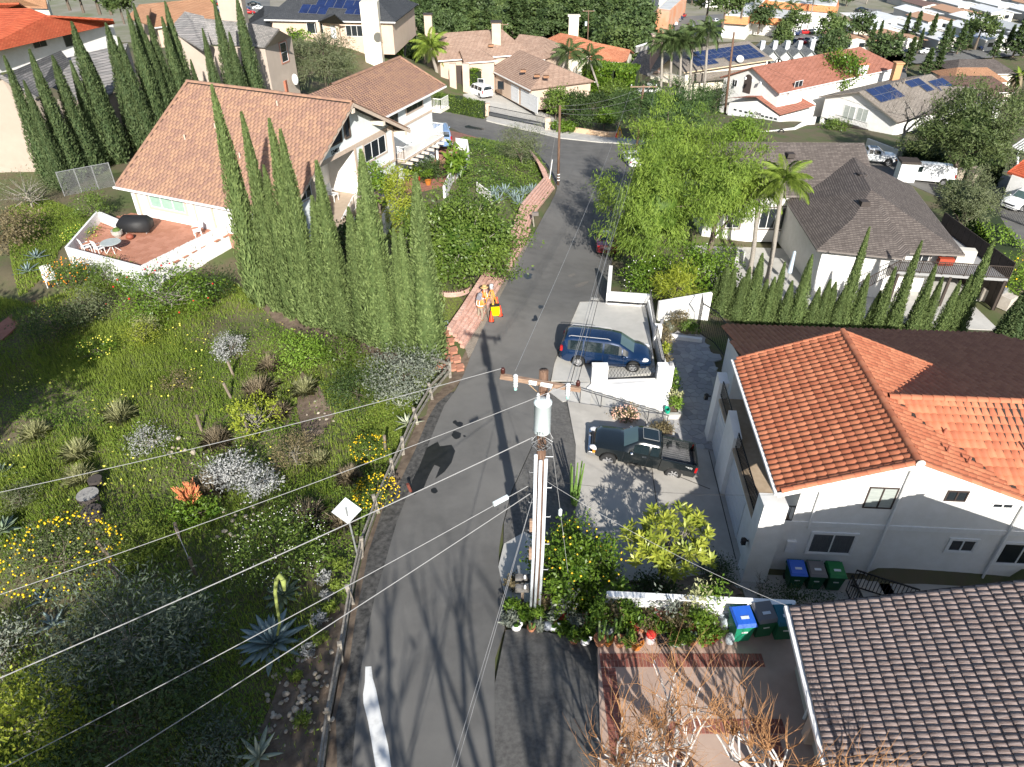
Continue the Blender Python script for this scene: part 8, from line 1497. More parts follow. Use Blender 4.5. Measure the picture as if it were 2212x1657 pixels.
hedge('clipped green hedge along the far side of the street',[G(938,233),G(1000,246),G(1046,255)],1.6,2.0,L_green,4200,.13)
hedge('ivy covered block by the villa entry',[P(1018,200,-5.4),P(1036,203,-5.4)],1.2,3.4,L_lemon,900,.14)
hedge('bright hedge row behind the numbered house',[P(632,100,1.6),P(760,112,.8),P(860,122,-1)],3.0,2.6,L_bright,6000,.22);hedge('tall bright hedge below the peach house',[P(640,70,1.8),P(700,90,1.5),P(790,108,.8)],2.2,2.0,L_bright,4000,.22);hedge('leafy hedge in front of the red tiled house',[P(0,128,3),P(110,118,3),P(235,90,3)],1.6,1.8,L_bright,3600,.2)
leafy('feathery_tree','feathery grey green tree behind the numbered house','tree',P(705,195,1.8),(4.0,3.4,2.8),3.4,L_olive,8000,.28,.03,nc=110,rc=.15,trunk=.2,droop=.5)
hedge('tall green hedge between the villas and the palms',[P(1268,196,-8.5),P(1330,205,-8.5),P(1372,208,-8.5)],5.0,4.4,L_lemon,5200,.3)
for i,(u,v,r_,h_,m)in enumerate([(1200,262,1.6,4.6,L_green),(1237,262,2.2,4.2,L_dark),(1278,258,2.0,3.8,L_dark),(1335,272,2.6,4.6,L_dark),(1262,282,1.6,2.6,L_dark),(1305,282,1.5,2.8,L_lemon),(1320,225,2.2,3.4,L_green),(1350,240,2.0,2.6,L_dark),(1220,285,1.6,1.2,L_lemon)]):
 leafy('garden_tree','small garden tree by the tan villa wall, %s from the gate'%ORD[i],'tree',G(u,v),(r_,r_,h_*.36),h_*.62,m,2200,.17,.08,nc=44,trunk=.1,group='garden trees by the tan villa')
HF=T('peach_house','peach stucco house with charcoal hip roof and solar panels','house',P(740,90,2));rf0,rf1=Vector((-34.5,122.6,9.0)),Vector((-15.5,120.6,9.0));fF,fF2,dF,nF=block(HF,rf0,rf1,7,8.6,5.4,1.0,r_char,stucco_p,(4,6.5),.6)
ps=Fr(fF.o,dF)
winU(HF,ps,663,50,698,73);winU(HF,ps,747,55,783,79,n=3);winU(HF,ps,714,56,733,84,n=1,gmat=M('white_door',(.7,.7,.72),r=.5),name='door')
mb=MB();c0,c1,c2=P(683,47,5.2),P(744,50,5.2),P(722,30,6.9);mb.slab([c0,c1,c2],.15);mb.slab([c0,c2,c0+Vector((0,5,0)),],.12);mb.o('porch_roof',r_char,HF)
for u in(699,739):p=P(u,92,2.2);MB().box((p.x,fF.o.y-1.5,3.6),(.5,.5,3.2)).o('porch_pillar',stucco_p,HF)
p=P(812,50,5);MB().box((p.x-.4,p.y-1.5,1.5),(2.4,2.0,13)).o('chimney',stucco_c,HF);sdp=Vector((0,.92,.39));nrm=(rf0.z-5.4)/8.6
def fpl(u,v):
 r=Vector(ray(u,v));n=Vector((0,-nrm,1)).normalized();n=(dF.cross(Vector((-dF.y,dF.x,0))*1)).normalized()if False else Vector((dF.y*nrm,-dF.x*nrm,1)).normalized();o=Vector((0,0,CAMZ));return o+r*((rf0-o).dot(n)/r.dot(n))
for u,v,c,rws in((644,30,3,1),(680,17,5,2),(744,32,2,1)):a_,b_=fpl(u,v),fpl(u+10,v+.6);s_=(fpl(u,v-6)-a_);solar_panels(HF,a_,b_-a_,(s_-(b_-a_).normalized()*s_.dot((b_-a_).normalized())),c,rws,1.35,2.2)
MB().lathe([(0,0),(.5,.12),(.6,.25)],P(803,20,8.5),14,mat=Matrix.Rotation(1.0,3,'X'),cap=False).o('satellite_dish',M('dish',(.6,.6,.58),r=.5),HF)
HF2=T('grey_roof_neighbour','low peach house with charcoal hip roof left of the solar one','house',P(590,55,2));block(HF2,P(560,12,6.4),P(620,16,6.4),6,6.5,4.0,1.0,r_char,stucco_p,(4,4),.5)
HK=T('slate_tile_house','tall tan stucco house with grey slate tile roofs behind the dark cypresses','house',(-32,75,2));kpts=[P(43,150,9.6),P(84,139,10),P(276,93,10),P(262,155,8.6),P(242,202,7.8),P(167,219,7.8)];MB().slab(kpts[1:3]+[kpts[4],kpts[5]],.2).o('roof',r_grey,HK)
mb=MB();mb.slab([kpts[0],kpts[1],kpts[5]],.2);mb.o('roof',r_grey,HK)
kc=Vector((-37.1,58.5,0));kl=Vector((-64,55.6,0));km=PY(0,165,57.2);wk=MB();wk.add([(kl.x,kl.y,2),(kc.x,kc.y,2),(kc.x,kc.y,8.9),tuple(km),(kl.x,kl.y,12.0)],[(0,1,2,3,4)]);e4,e5=kpts[4],kpts[5];wk.add([(kc.x,kc.y,2),(e5.x+.3,e5.y+.6,2),(e5.x+.3,e5.y+.6,7.7),(kc.x,kc.y,8.9)],[(0,1,2,3)]);wk.add([(e5.x+.3,e5.y+.6,2),(e4.x,e4.y+.6,2),(e4.x,e4.y+.6,7.7),(e5.x+.3,e5.y+.6,7.7)],[(0,1,2,3)]);wk.add([(e4.x,e4.y+.6,2),(kpts[2].x,kpts[2].y,2),(kpts[2].x,kpts[2].y,9.9),(e4.x,e4.y+.6,7.7)],[(0,1,2,3)]);wk.o('wall',stucco_t,HK)
MB().bar(Vector((kc.x,kc.y,8.95)),km,.5,.3).o('rake_tiles',r_grey,HK);MB().bar(km,Vector((kl.x,kl.y,12.1)),.5,.3).o('rake_tiles',r_grey,HK);MB().slab([Vector((kc.x,kc.y,8.9)),km,Vector((km.x,km.y+9,km.z)),Vector((kc.x-1,kc.y+9,8.9))],.2).o('roof',r_grey,HK)
k2a,k2b=P(399,24,10.2),P(455,96,8.4);rK=MB();rK.slab([P(399,25,10.6),P(376,50,9.9),P(383,74,9.2),P(438,107,8.3)],.2);rK.slab([P(399,25,10.6),P(438,107,8.3),P(455,97,8.4),P(440,35,10.4)],.2);rK.slab([P(440,40,10.4),P(538,50,10.4),P(602,62,10.2),P(570,103,8.2),P(455,96,8.2)],.2);rK.o('upper_roof',r_grey,HK)
wk2=MB();A_,B_,C_,D_=P(572,106,8),P(629,80,8.2),P(600,64,10),P(455,100,8);wk2.add([A_,C_,Vector((B_.x,B_.y,8.2)),Vector((B_.x,B_.y,0)),Vector((A_.x,A_.y,0))],[(0,1,2,3,4)]);wk2.add([D_,A_,Vector((A_.x,A_.y,0)),Vector((D_.x,D_.y,0))],[(0,1,2,3)]);E_=P(382,78,9);wk2.add([E_,D_,Vector((D_.x,D_.y,0)),Vector((E_.x,E_.y,0))],[(0,1,2,3)]);wk2.o('upper_wall',stucco_t,HK)
fk=Fr(A_,B_-A_);winU(HK,fk,606,91,620,135,n=1,hbar=True,trim=.15,tm=M('rosy_trim',(.42,.2,.14),r=.7));chimney(HK,(P(505,30,9).x,P(505,30,9).y),2.8,1.4,5,12.5,stucco_t,r_grey);p=P(607,190,3.5);MB().box((p.x,p.y,2.5),(1.4,.9,3.6)).o('brick_chimney',M('brick_chimney',(.36,.12,.07),(.42,.16,.1),sc=2,r=.9),HK);MB().box((p.x,p.y,4.5),(.6,.5,.6)).o('clay_flue',r_terra,HK)
MB().ell(P(637,172,4.2),(.35,.2,.6),8,6).o('wall_lamp',white,HK)
HL=T('red_roof_house','long white house with bright red tiles at the top left','house',P(120,110,3));mb=MB();mb.slab([P(-60,118,6.2),P(246,48,6.2),P(243,41,7.0),P(102,33,8.4),P(64,18,9.2),P(-60,20,9.2)],.25);mb.o('roof',r_red,HL);l0,l1=P(-60,122,5.6),P(240,54,5.8);wl_=MB();wl_.add([Vector((l0.x,l0.y+.5,6)),Vector((l1.x,l1.y+.5,6)),Vector((l1.x,l1.y+.5,1)),Vector((l0.x,l0.y+.5,1))],[(0,1,2,3)]);wl_.o('wall',stucco_w,HL);fl_=Fr((l0.x,l0.y+.5),l1-l0);winU(HL,fl_,137,70,170,100,n=2,fm=trim_greige);winU(HL,fl_,70,82,100,103,n=2,fm=trim_greige)
MB().slab([P(-30,28,8.2),P(60,18,8.2),P(40,6,9.4),P(-30,8,9.4)],.2).o('rear_roof',r_red,HL)
HM=T('pale_tile_house','pale orange tiled house above the red roof','house',P(60,5,3));MB().slab([P(-40,14,6),P(102,20,6),P(92,-30,9),P(-40,-30,9)],.2).o('roof',r_org,HM);MB().prism([P(-40,16,5.8)[:2],P(105,22,5.8)[:2],P(100,-10,5.8)[:2],P(-40,-10,5.8)[:2]],1,5.8).o('wall',stucco_c,HM)
HN=T('orange_roof_house','peach house with an orange brown shingle roof behind the cypresses','house',P(360,30,2));block(HN,P(300,10,5.6),P(450,-4,5.6),7,6,3.2,0,r_org,stucco_p,(0,0),.5);MB().slab([P(272,38,4.2),P(316,52,4.2),P(325,18,5.6),P(300,12,5.6)],.2).o('porch_roof',r_org,HN)
HG=T('terracotta_villa','cream villa with terracotta hip roof and corner turret','house',P(1230,140,-8));block(HG,P(1180,66,-2.2),P(1278,84,-2.2),6.0,6.2,-4.6,-9.5,r_terra,stucco_c,(3.5,3.5),.6);block(HG,P(1258,86,-3.2),P(1362,108,-4.4),4.5,4.0,-5.8,-10,r_terra,stucco_c,(0,0),.4);MB().lathe([(2.6,-9),(2.6,-4.6)],P(1196,100,-4.6)*1.0-Vector((0,0,P(1196,100,-4.6).z)),8).o('turret',stucco_c,HG);p=P(1196,100,-4.6);MB().lathe([(3.1,-4.7),(.1,-3.0)],(p.x,p.y,0),8).o('turret_roof',r_terra,HG)
for k in(-1,0,1):MB().box((p.x+k*1.5,p.y-2.45+abs(k)*.6,-5.9),(.9,.15,1.2),rz=k*.7).o('turret_window',glass,HG)
chimney(HG,P(1238,62,-1.5)[:2],1.8,1.2,-4,.6,stucco_c);pgw=Fr(P(1258,112,-5),P(1360,128,-5)-P(1258,112,-5));winU(HG,pgw,1290,121,1296,131,n=1);winU(HG,pgw,1258,108,1272,113,n=2)
HH=T('arch_house','white house with an arched window and terracotta shingle roofs','house',P(1690,230,-8.6));rh0,rh1=P(1624,145,-1.6),P(1757,120,-1.6);dH=(rh1-rh0).normalized();nH=Vector((-dH.y,dH.x,0))
zhe=-4.2;eR=P(1707,197,zhe);eL0=P(1596,172,-2.6);block(HH,rh0,rh1+dH*16,6,(eR-rh0).dot(-nH),zhe,-9.5,r_dull,stucco_w,(0,4),.5)
gR0,gR1=P(1640,205,-5.6),P(1684,249,-7.0);MB().slab([P(1571,212,-6.4),P(1632,210,-5.4),P(1684,249,-6.9),P(1761,228,-6.9),P(1720,205,-5.4),P(1674,201,-5.2)],.15).o('garage_roof',r_dull,HH)
fH=Fr(P(1575,225,-6.8),P(1684,256,-7.2)-P(1575,225,-6.8));wh=MB();aE=fH.uv(1684,256)[0];wh.add([fH.at(0,-9.6),fH.at(aE,-9.6),fH.at(aE,-7.0),fH.at(aE*.52,-5.5),fH.at(0,-6.6)],[(0,1,2,3,4)]);s_=fH.at(aE,0);s2=s_+Vector((6.5,4.5,0));wh.add([(s_.x,s_.y,-9.6),(s2.x,s2.y,-9.6),(s2.x,s2.y,-6.9),(s_.x,s_.y,-6.9)],[(0,1,2,3)]);wh.o('garage_wall',stucco_w,HH)
for u0,u1 in((1582,1629),(1645,1682)):
 a0,a1=fH.uv(u0,235)[0],fH.uv(u1,245)[0];mb=MB();fbox(mb,fH,a0,a1,-9.5,-7.2,0,.04);mb.o('garage_door',M('door_white',(.62,.63,.64)),HH)
 for k in range(4):c=a0+(a1-a0)*(k+.5)/4;mb=MB();fbox(mb,fH,c-.25,c+.25,-7.55,-7.3,.04,.05);mb.o('door_light',glass,HH)
text3d('13345',HH,fH.at((fH.uv(1629,240)[0]+fH.uv(1645,240)[0])/2,-7.4,.06),fH.r,(0,0,1),.5,black,'house_number')
fH2=Fr(rh0+nH*-((eR-rh0).dot(-nH)-.5),dH);fA=Fr(rh0+dH*.5,-nH);a_,z_=fA.uv(1613,190);ar_=MB();n_=10;V=[fA.at(a_-.75,-5.6,.03),fA.at(a_+.75,-5.6,.03)]+[fA.at(a_+.75*math.cos(math.pi*i/n_),-3.6+.75*math.sin(math.pi*i/n_),.03)for i in range(n_+1)];ar_.add(V,[tuple(range(len(V)))]);ar_.o('arched_window',M('shade_brown',(.07,.055,.05),r=.7),HH);winU(HH,fA,1581,172,1592,187,n=2)
winU(HH,fH2,1716,175,1732,192,n=2);
for i in range(7):p=eR.lerp(P(1594,160,-2.5),i/7);MB().box((p.x,p.y,p.z-.25),(.25,.5,.3)).o('rafter_tail',white,HH)
chimney(HH,P(1858,158,-4)[:2],1.5,1.2,-7,-2.6,stucco_w,r_terra);hw=T('court_parapet','curved white parapet in front of the arch house','wall',P(1650,290,-7));pp_=[P(1600,282,-7.6),P(1630,292,-7.4),P(1680,287,-7.4),P(1715,282,-7.4),P(1745,262,-7.4),P(1760,258,-7.4)]
for i in range(5):wall_seg(hw,pp_[i],pp_[i+1],-11,pp_[i].z+.4,.3,z1b=pp_[i+1].z+.4)
p=P(1682,283,-7.2);MB().lathe([(.42,-.06),(.42,.06),(.26,.06),(.26,-.06)],(p.x-.1,p.y-1.2,p.z+.2),16,mat=Matrix.Rotation(R(90),3,'X'),cap=False).o('wall_ring',black,hw)
HI=T('solar_taupe_house','white house with taupe shingle roof, solar panels and open carport','house',P(1880,270,-9));ri0,ri1=P(1854,198,-3.6),P(2011,160,-3.6);dI=(ri1-ri0).normalized();nI=Vector((-dI.y,dI.x,0));zi=-5.6;li=P(1762,210,zi);wrI=7.2;wlI=(li-ri0).dot(nI);block(HI,ri0,ri1,wlI,wrI,-6.3,-8.6,r_taup,stucco_w,(0,0),.7,zel=zi,fas=trim_brown)
MB().slab([P(1990,185,-4.6),P(2100,188,-4.4),P(2175,222,-6.2),P(2050,240,-6.6)],.2).o('rear_wing_roof',r_taup,HI);MB().prism([P(1995,190,-6)[:2],P(2095,192,-6)[:2],P(2165,224,-6)[:2],P(2050,242,-6)[:2]],-10,-6).o('rear_wing_wall',stucco_w,HI)
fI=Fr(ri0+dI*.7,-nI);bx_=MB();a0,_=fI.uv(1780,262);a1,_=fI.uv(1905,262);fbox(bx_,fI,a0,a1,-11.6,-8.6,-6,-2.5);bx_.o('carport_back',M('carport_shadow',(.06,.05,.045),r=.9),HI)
for u in(1773,1825,1880):a_,_=fI.uv(u,262);mb=MB();fbox(mb,fI,a_-.3,a_+.3,-11.6,-8.6,-.7,-.1);mb.o('carport_post',white,HI)
winU(HI,fI,1820,228,1846,260,n=2,gmat=glass_b);winU(HI,fI,1849,234,1874,263,n=2,gmat=glass_b);c0,c1=fI.at(fI.uv(1807,262)[0],-8.5,.8),fI.at(fI.uv(1880,262)[0],-8.5,.8);rail(HI,c0,c1,1.0,24);MB().prism([c0,c1,fI.at(fI.uv(1880,262)[0],0,0),fI.at(fI.uv(1807,262)[0],0,0)],-8.7,-8.5).o('balcony',trim_brown,HI)
def ipl(u,v):
 r=Vector(ray(u,v));e=dI;s_=(-nI*wrI+Vector((0,0,-6.3+3.6))).normalized();n=e.cross(s_);o=Vector((0,0,CAMZ));return o+r*((ri0-o).dot(n)/r.dot(n)),e,-s_
for u,v,c,rws,sk in((1902,223,3,2,()),(1985,204,2,2,((0,0),)),(2038,203,2,2,())):p,e_d,s_d=ipl(u,v);solar_panels(HI,p,e_d,s_d,c,rws,2.0,1.6,sk)
chimney(HI,P(1934,160,-4)[:2],1.1,1.1,-7,-2.4,M('orange_brick',(.5,.28,.14),r=.9))
for u,v in((1927,190),(1940,188),(1951,182)):p,_,_=ipl(u,v);MB().tube([p,p+Vector((0,0,.8))],.12,7).o('vent_pipe',r_taup,HI)
HJ=T('balcony_house','grey tiled house with white balcony and a long solar roof','house',P(1500,170,-9));dJ=Vector((.877,.481,0));nJ=Vector((-.481,.877,0));j0=Vector((28.4,126.8,-2.7))+nJ*6.6;j1=j0+dJ*20;wrJ=6.6;block(HJ,j0,j1,6,wrJ,-4.6,-9.5,r_taup,stucco_c,(0,0),.8,fas=M('cream_fascia',(.6,.48,.32),r=.7))
def jpl(u,v):
 r=Vector(ray(u,v));s_=(-nJ*wrJ+Vector((0,0,-1.9))).normalized();n=dJ.cross(s_);o=Vector((0,0,CAMZ));return o+r*((j0-o).dot(n)/r.dot(n)),-s_
p,s_d=jpl(1506,145);solar_panels(HJ,p,dJ,s_d,13,3,1.15,1.5,((0,2),(1,2),(4,0),(5,0)))
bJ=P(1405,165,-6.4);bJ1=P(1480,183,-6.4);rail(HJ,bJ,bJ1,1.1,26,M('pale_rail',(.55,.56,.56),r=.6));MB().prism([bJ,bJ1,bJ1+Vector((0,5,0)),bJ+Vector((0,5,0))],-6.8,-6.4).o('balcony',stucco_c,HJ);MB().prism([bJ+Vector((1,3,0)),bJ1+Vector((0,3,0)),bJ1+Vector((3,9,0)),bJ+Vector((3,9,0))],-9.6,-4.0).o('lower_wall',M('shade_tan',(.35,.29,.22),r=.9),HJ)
MB().slab([P(1355,150,-6.5),P(1400,165,-6.5),P(1450,125,-3),P(1385,105,-3)],.2).o('west_roof',r_grey,HJ);chimney(HJ,P(1420,88,-1)[:2],1.8,1.4,-6,-.2,M('pink_brick',(.45,.32,.28),r=.9));MB().slab([P(1370,112,-2.8),P(1400,104,-2.8),P(1398,92,-1.6),P(1372,100,-1.6)],.3).o('dormer',white,HJ)
pu,pv=jpl(1596,137);MB().lathe([(0,0),(.5,.1),(.65,.25)],pu+Vector((0,0,.6)),14,mat=Matrix.Rotation(.9,3,'X'),cap=False).o('satellite_dish',M('dish',(.6,.6,.58)),HJ)
MB().slab([P(1490,178,-6.5),P(1610,165,-6.5),P(1625,148,-5.2),P(1495,160,-5.2)],.2).o('lower_roof',r_taup,HJ)
leafy('topiary','dark rounded topiary beside the tall pole','shrub',P(1545,240,-9),(2.0,1.8,2.3),2.2,L_dark,2600,.12,.05);leafy('garden_tree','bright leafy tree beside the arch house roof','tree',P(1800,215,-8),(3.0,2.6,2.8),4.4,L_lemon,3600,.22,.12,nc=60,trunk=.14);leafy('garden_tree','round bush at the carport corner','shrub',P(1800,292,-8.6),(1.7,1.5,1.2),1.2,L_green,1800,.12,.06);leafy('garden_tree','leafy bush in front of the white parapet','shrub',P(1600,318,-6.5),(2.6,2.2,1.9),2.0,L_bright,2600,.2,.08)
hedge('dark shrubs below the big evergreen',[G(1975,345),G(2060,375),G(2150,390)],5,2.5,L_dark,4200,.2);hedge('sunlit yellow green shrubs along the lane',[G(2060,420),G(2110,490),G(2170,560)],2.4,1.4,L_bright,3200,.14)
# valley town
ZV=-20.0
def vp(u,v,z=ZV):return P(u,v,z)
def sheet(name,pts,z,mat):
 o=MB().face([Vector((p.x,p.y,z))for p in pts]).o(name,mat);o['kind']='structure';return o
town=M('town_ground',(.22,.20,.16),(.13,.15,.07),sc=.05,r=1,c3=(.28,.26,.23),sc3=.12,k3=.7)
sheet('town_ground',[Vector((-400,232,0)),Vector((500,232,0)),Vector((800,1200,0)),Vector((-800,1200,0))],ZV+.05,town)
lotm=M('lot_asphalt',(.12,.12,.12),(.17,.17,.165),sc=.1,r=.95)
for nm,pts in(('parking_lot',[(1690,60),(1800,58),(1815,95),(1690,110)]),('parking_lot',[(1430,40),(1580,30),(1590,70),(1470,95),(1400,95)]),('park_road',[(1855,18),(1905,22),(1880,60),(1850,115),(1795,122),(1800,105),(1828,80)]),('park_road',[(2110,60),(2211,50),(2211,72),(2100,80)]),('valley_street',[(1790,128),(2240,100),(2240,118),(1860,148),(1820,150)]),('cul_de_sac',[(1905,120),(1950,118),(1960,180),(1880,185)]),('parking_lot',[(430,-20),(580,-20),(585,28),(440,40)]),('valley_street',[(1290,50),(1340,20),(1480,-5),(1490,0),(1370,40),(1310,70)]),('side_street',[(420,40),(450,25),(470,35),(430,60)])):
 k=sheet(nm,[vp(*p)for p in pts],ZV+.12,lotm)
def far_tree_mesh(kind,seed,mat):
 random.seed(seed)
 if kind=='cone':
  n=1500;t=RNG.random(n)**.8;th=RNG.uniform(0,6.283,n);lay=.75+.35*np.sin(t*38+th*2);r=.2*(1-t)**.75*lay*RNG.uniform(.55,1.1,n)+.01;C=np.stack([r*np.cos(th),r*np.sin(th),.06+t*.94],1);Ax=np.stack([np.cos(th),np.sin(th),.1+0*th],1)+RNG.normal(size=(n,3))*.5;V,F=leafquads(C,Ax,.045*RNG.uniform(.6,1.2,n),.017);var=RNG.random(n)
 else:
  V,F,var,cc=crown((.36,.36,.36),46,1900,.04,.02,.16,cz=.58,lump=.22,seed=seed)
 return npmesh('crown',V,F,mat,var=var)
tk_=MB().tube([(0,0,-.03),(0,0,.6)],[.03,.012],6).mesh('trunk',bark)
L_far=LEAF('far_dark_leaf',(.035,.065,.02),(.10,.145,.05),tr=.15);L_far2=LEAF('far_green_leaf',(.05,.09,.022),(.14,.19,.06),tr=.2)
FTm={'cone':[far_tree_mesh('cone',s,L_far)for s in(1,2,3)],'round':[far_tree_mesh('round',s,L_far)for s in(4,5,6)],'light':[far_tree_mesh('round',s,L_far2)for s in(7,8)]}
def far_tree(label,p,h,kind,wide=1.,grp=None):s=h;return mk_tree({'cone':'conifer','round':'evergreen_tree','light':'leafy_tree'}[kind],label,'tree',p,[('crown',random.choice(FTm[kind])),('trunk',tk_)],random.uniform(0,6.28),(s*wide,s*wide,s),grp)
random.seed(3)
for i,(zx,zt,zb_,w_)in enumerate([(720,130,340,1.1),(965,180,390,.9),(1030,215,350,.8),(1240,100,300,.9),(1320,90,320,1.),(1180,270,450,.8),(1260,300,560,1.1),(1440,110,350,.9),(1350,240,420,.8),(1540,160,430,.9),(1410,390,600,1.4),(1500,370,590,1.2),(1590,230,420,1.),(1670,190,430,1.2),(1745,180,400,.9),(2120,120,450,1.),(2060,200,420,1.),(1960,240,470,1.),(2200,190,460,1.1),(660,260,400,1.)]):
 u,vt=q(3,0,zx,zt);_,vb=q(3,0,zx,zb_);p=vp(u,vb,ZV+1);h=PY(u,vt,p.y).z-p.z;far_tree('tall valley conifer in front of the white roofs, %s in the belt'%ORD[i],p,max(h,6),'cone',w_*1.0,'conifers in front of the white roofs')
for i,(zx,zb_,h,w_)in enumerate([(860,350,9,1.1),(1815,390,10,1.2),(1065,560,9,1.1),(345,310,8,1.3),(70,270,9,1.2),(610,420,10,1.),(690,480,8,1.),(230,470,9,.8),(590,520,8,.9)]):
 u,v=q(3,0,zx,zb_);far_tree('round leafy tree among the valley roofs, %s from the shops'%ORD[i],vp(u,v,ZV+1),h,'light' if i%2 else 'round',w_,'round trees among the valley roofs')
cnt=0;pl_f=[vp(*p,z=-15)for p in[(870,112),(900,20),(1010,5),(1130,12),(1240,30),(1370,25),(1395,70),(1370,130),(1300,80),(1180,60),(1085,75),(1010,62),(930,80)]];xs_=[p.x for p in pl_f];ys_=[p.y for p in pl_f];used=[]
while cnt<105:
 x,y=random.uniform(min(xs_),max(xs_)),random.uniform(min(ys_),max(ys_))
 if not inpoly(np.array([x]),np.array([y]),[(p.x,p.y)for p in pl_f])[0]or any((x-a)**2+(y-b)**2<22 for a,b in used):continue
 used.append((x,y));k=random.choice(['round','round','light','cone']);far_tree('dark evergreen in the wooded belt beyond the villas',(x,y,g1(x,y)-.3),random.uniform(8,14)if k!='cone' else random.uniform(11,15),k,random.uniform(.9,1.25)if k!='cone' else 1.5,'wooded belt beyond the villas');cnt+=1
for i in range(46):
 u,v=random.uniform(880,1840),random.uniform(-25,40);far_tree('small distant tree between the suburban roofs',vp(u,v),random.uniform(5,9),random.choice(['round','light']),1.2,'distant suburb trees')
for i,(u,v,h)in enumerate([(240,30,9),(215,28,10),(180,25,8),(268,50,6),(150,20,9),(880,60,9),(900,80,8),(1330,135,8),(1345,120,9),(1350,150,9),(1375,95,9),(1560,60,10),(1600,38,9),(1525,45,10)]):
 far_tree('leafy tree on the hillside behind the roofs, %s'%ORD[i],P(u,v,g1(P(u,v,-6).x,P(u,v,-6).y))if v>100 else P(u,v,-8 if u>500 else 1),h,'light' if i%2 else 'round',1.1,'hillside trees behind the roofs')
white_roof=M('white_metal_roof',(.72,.73,.74),(.64,.65,.66),sc=.5,r=.5,rnd=.12);mob_wall=M('mobile_home_wall',(.62,.60,.56),r=.8,rnd=.15)
def mob_proto(roof):
 t=T('mobile_home','','',(0,0,0));mb=MB();mb.slab([(-4,-6.3,2.7),(4,-6.3,2.7),(4,-6.3,2.7),(-4,-6.3,2.7)][:0]or[(0,-6.4,3.7),(0,6.4,3.7),(-4.2,6.4,2.8),(-4.2,-6.4,2.8)],.12);mb.slab([(0,-6.4,3.7),(0,6.4,3.7),(4.2,6.4,2.8),(4.2,-6.4,2.8)],.12);mb.o('roof',roof,t)
 w_=MB();w_.prism([(-3.9,-6),(3.9,-6),(3.9,6),(-3.9,6)],0,2.8);w_.add([(-3.9,-6,2.75),(3.9,-6,2.75),(0,-6,3.6)],[(0,1,2)]);w_.o('wall',mob_wall,t)
 for x in(-2.2,1.8):f_=MB();f_.box((x,-6.03,1.6),(1.5,.06,1.1));f_.o('window',glass,t)
 c_=MB();c_.slab([(4.2,-5,2.6),(7.4,-5,2.4),(7.4,4,2.4),(4.2,4,2.6)],.1);c_.o('carport_roof',roof,t);return t
PR=[mob_proto(white_roof),mob_proto(M('tan_flat_roof',(.42,.25,.16),r=.8)),mob_proto(M('brown_flat_roof',(.16,.10,.085),r=.8)),mob_proto(M('grey_flat_roof',(.40,.42,.43),r=.7))];first=set()
def use(i,lab,p,rz,grp,sc=(1,1,1)):
 o=PR[i]if i not in first else copy_tree(PR[i]);first.add(i);o.location=p;o.rotation_euler=(0,0,rz);o.scale=sc;tag(o,lab,'mobile home',grp);return o
k=0
for r_ in range(9):
 for c_ in range(13):
  x,y=96+c_*13.2+(r_%2)*3-r_*1.2,226+r_*14.5;u_=1105.5+FPX*x/(y*_c-(ZV-CAMZ)*_s)
  if u_<1822+r_*6 or u_>2290 or(1850<u_<1905 and r_>1):continue
  if 2105<u_<2211 and r_ in(2,):continue
  pr=random.choices((0,1,2,3),(8,1,1,2))[0];use(pr,'%s roofed mobile home in the valley park, %s row from the street, %s along'%(('white','tan','brown','grey')[pr],ORD[r_],ORD[c_]),(x+random.uniform(-.8,.8),y+random.uniform(-1,1),ZV+.1),.12+random.uniform(-.04,.04),'mobile homes in the valley park');k+=1
for i in range(4):
 if i not in first:use(i,'mobile home at the end of the valley park',(100+i*14,370,ZV+.1),.1,'mobile homes in the valley park')
sub_r=[ROOF('sub_roof%d'%i,c,tuple(x*1.25 for x in c),.4,.12)for i,c in enumerate([(.20,.13,.10),(.16,.15,.15),(.33,.20,.14),(.10,.10,.11),(.28,.25,.22),(.22,.09,.06)])]
k=0
for r_ in range(6):
 for c_ in range(12):
  x,y=-62+c_*17+(r_%2)*6,262+r_*19;u_=1105.5+FPX*x/(y*_c-(ZV-CAMZ)*_s)
  if u_>1830 or u_<880 or(1150<u_<1240 and r_<3)or(1530<u_<1830 and r_<2)or(1380<u_<1530 and r_<2):continue
  t=T('suburban_house','low suburban house with %s roof far in the valley, %s street, %s along'%(('brown','grey','tan','charcoal','beige','maroon')[(c_+r_*2)%6],ORD[r_],ORD[c_]),'house',(x,y,ZV),0,'suburban houses in the valley');a=random.choice((0,1.57))+.1;d_=Vector((math.cos(a),math.sin(a),0));block(t,Vector((x,y,ZV+4.8))-d_*7,Vector((x,y,ZV+4.8))+d_*7,5,5,ZV+2.9,ZV-.2,sub_r[(c_+r_*2)%6],random.choice((stucco_w,stucco_c,stucco_p)),random.choice(((0,0),(4,4))),.6);k+=1
def brown_house(lab,u0,u1,v,hw,roof,zt=-15.2,ze=-17.2,wall=None,rz=0):t=T('ranch_house',lab,'house',vp(u0,v));a_,b_=P(u0,v,zt),P(u1,v+rz,zt);b_.y=a_.y+(b_.y-a_.y);block(t,a_,b_,hw,hw,ze,ZV-.5,roof,wall or stucco_c,(3,3),.6);return t
brown_house('brown roofed house below the conifers, upper',1800,1908,112,6,r_brn);brown_house('brown roofed house below the conifers, lower left',1795,1880,128,6,r_brn);brown_house('dark brown roof beside the white chimney',1870,1925,146,5,r_brn);brown_house('grey roofed house with skylights at the right',2045,2175,128,6,r_shin);brown_house('orange brown roofed house below the grey one',2040,2160,146,5.5,r_org);brown_house('maroon brown roofed house nearest the solar house',2000,2170,164,6,r_brn);brown_house('low brown roof in the right distance',2060,2160,182,5,r_brn);brown_house('long white roofed hall beside the park road',1832,1893,28,7,white_roof,ZV+4,ZV+3);brown_house('second white roofed hall beside the park road',1828,1885,48,6,white_roof,ZV+4,ZV+3)
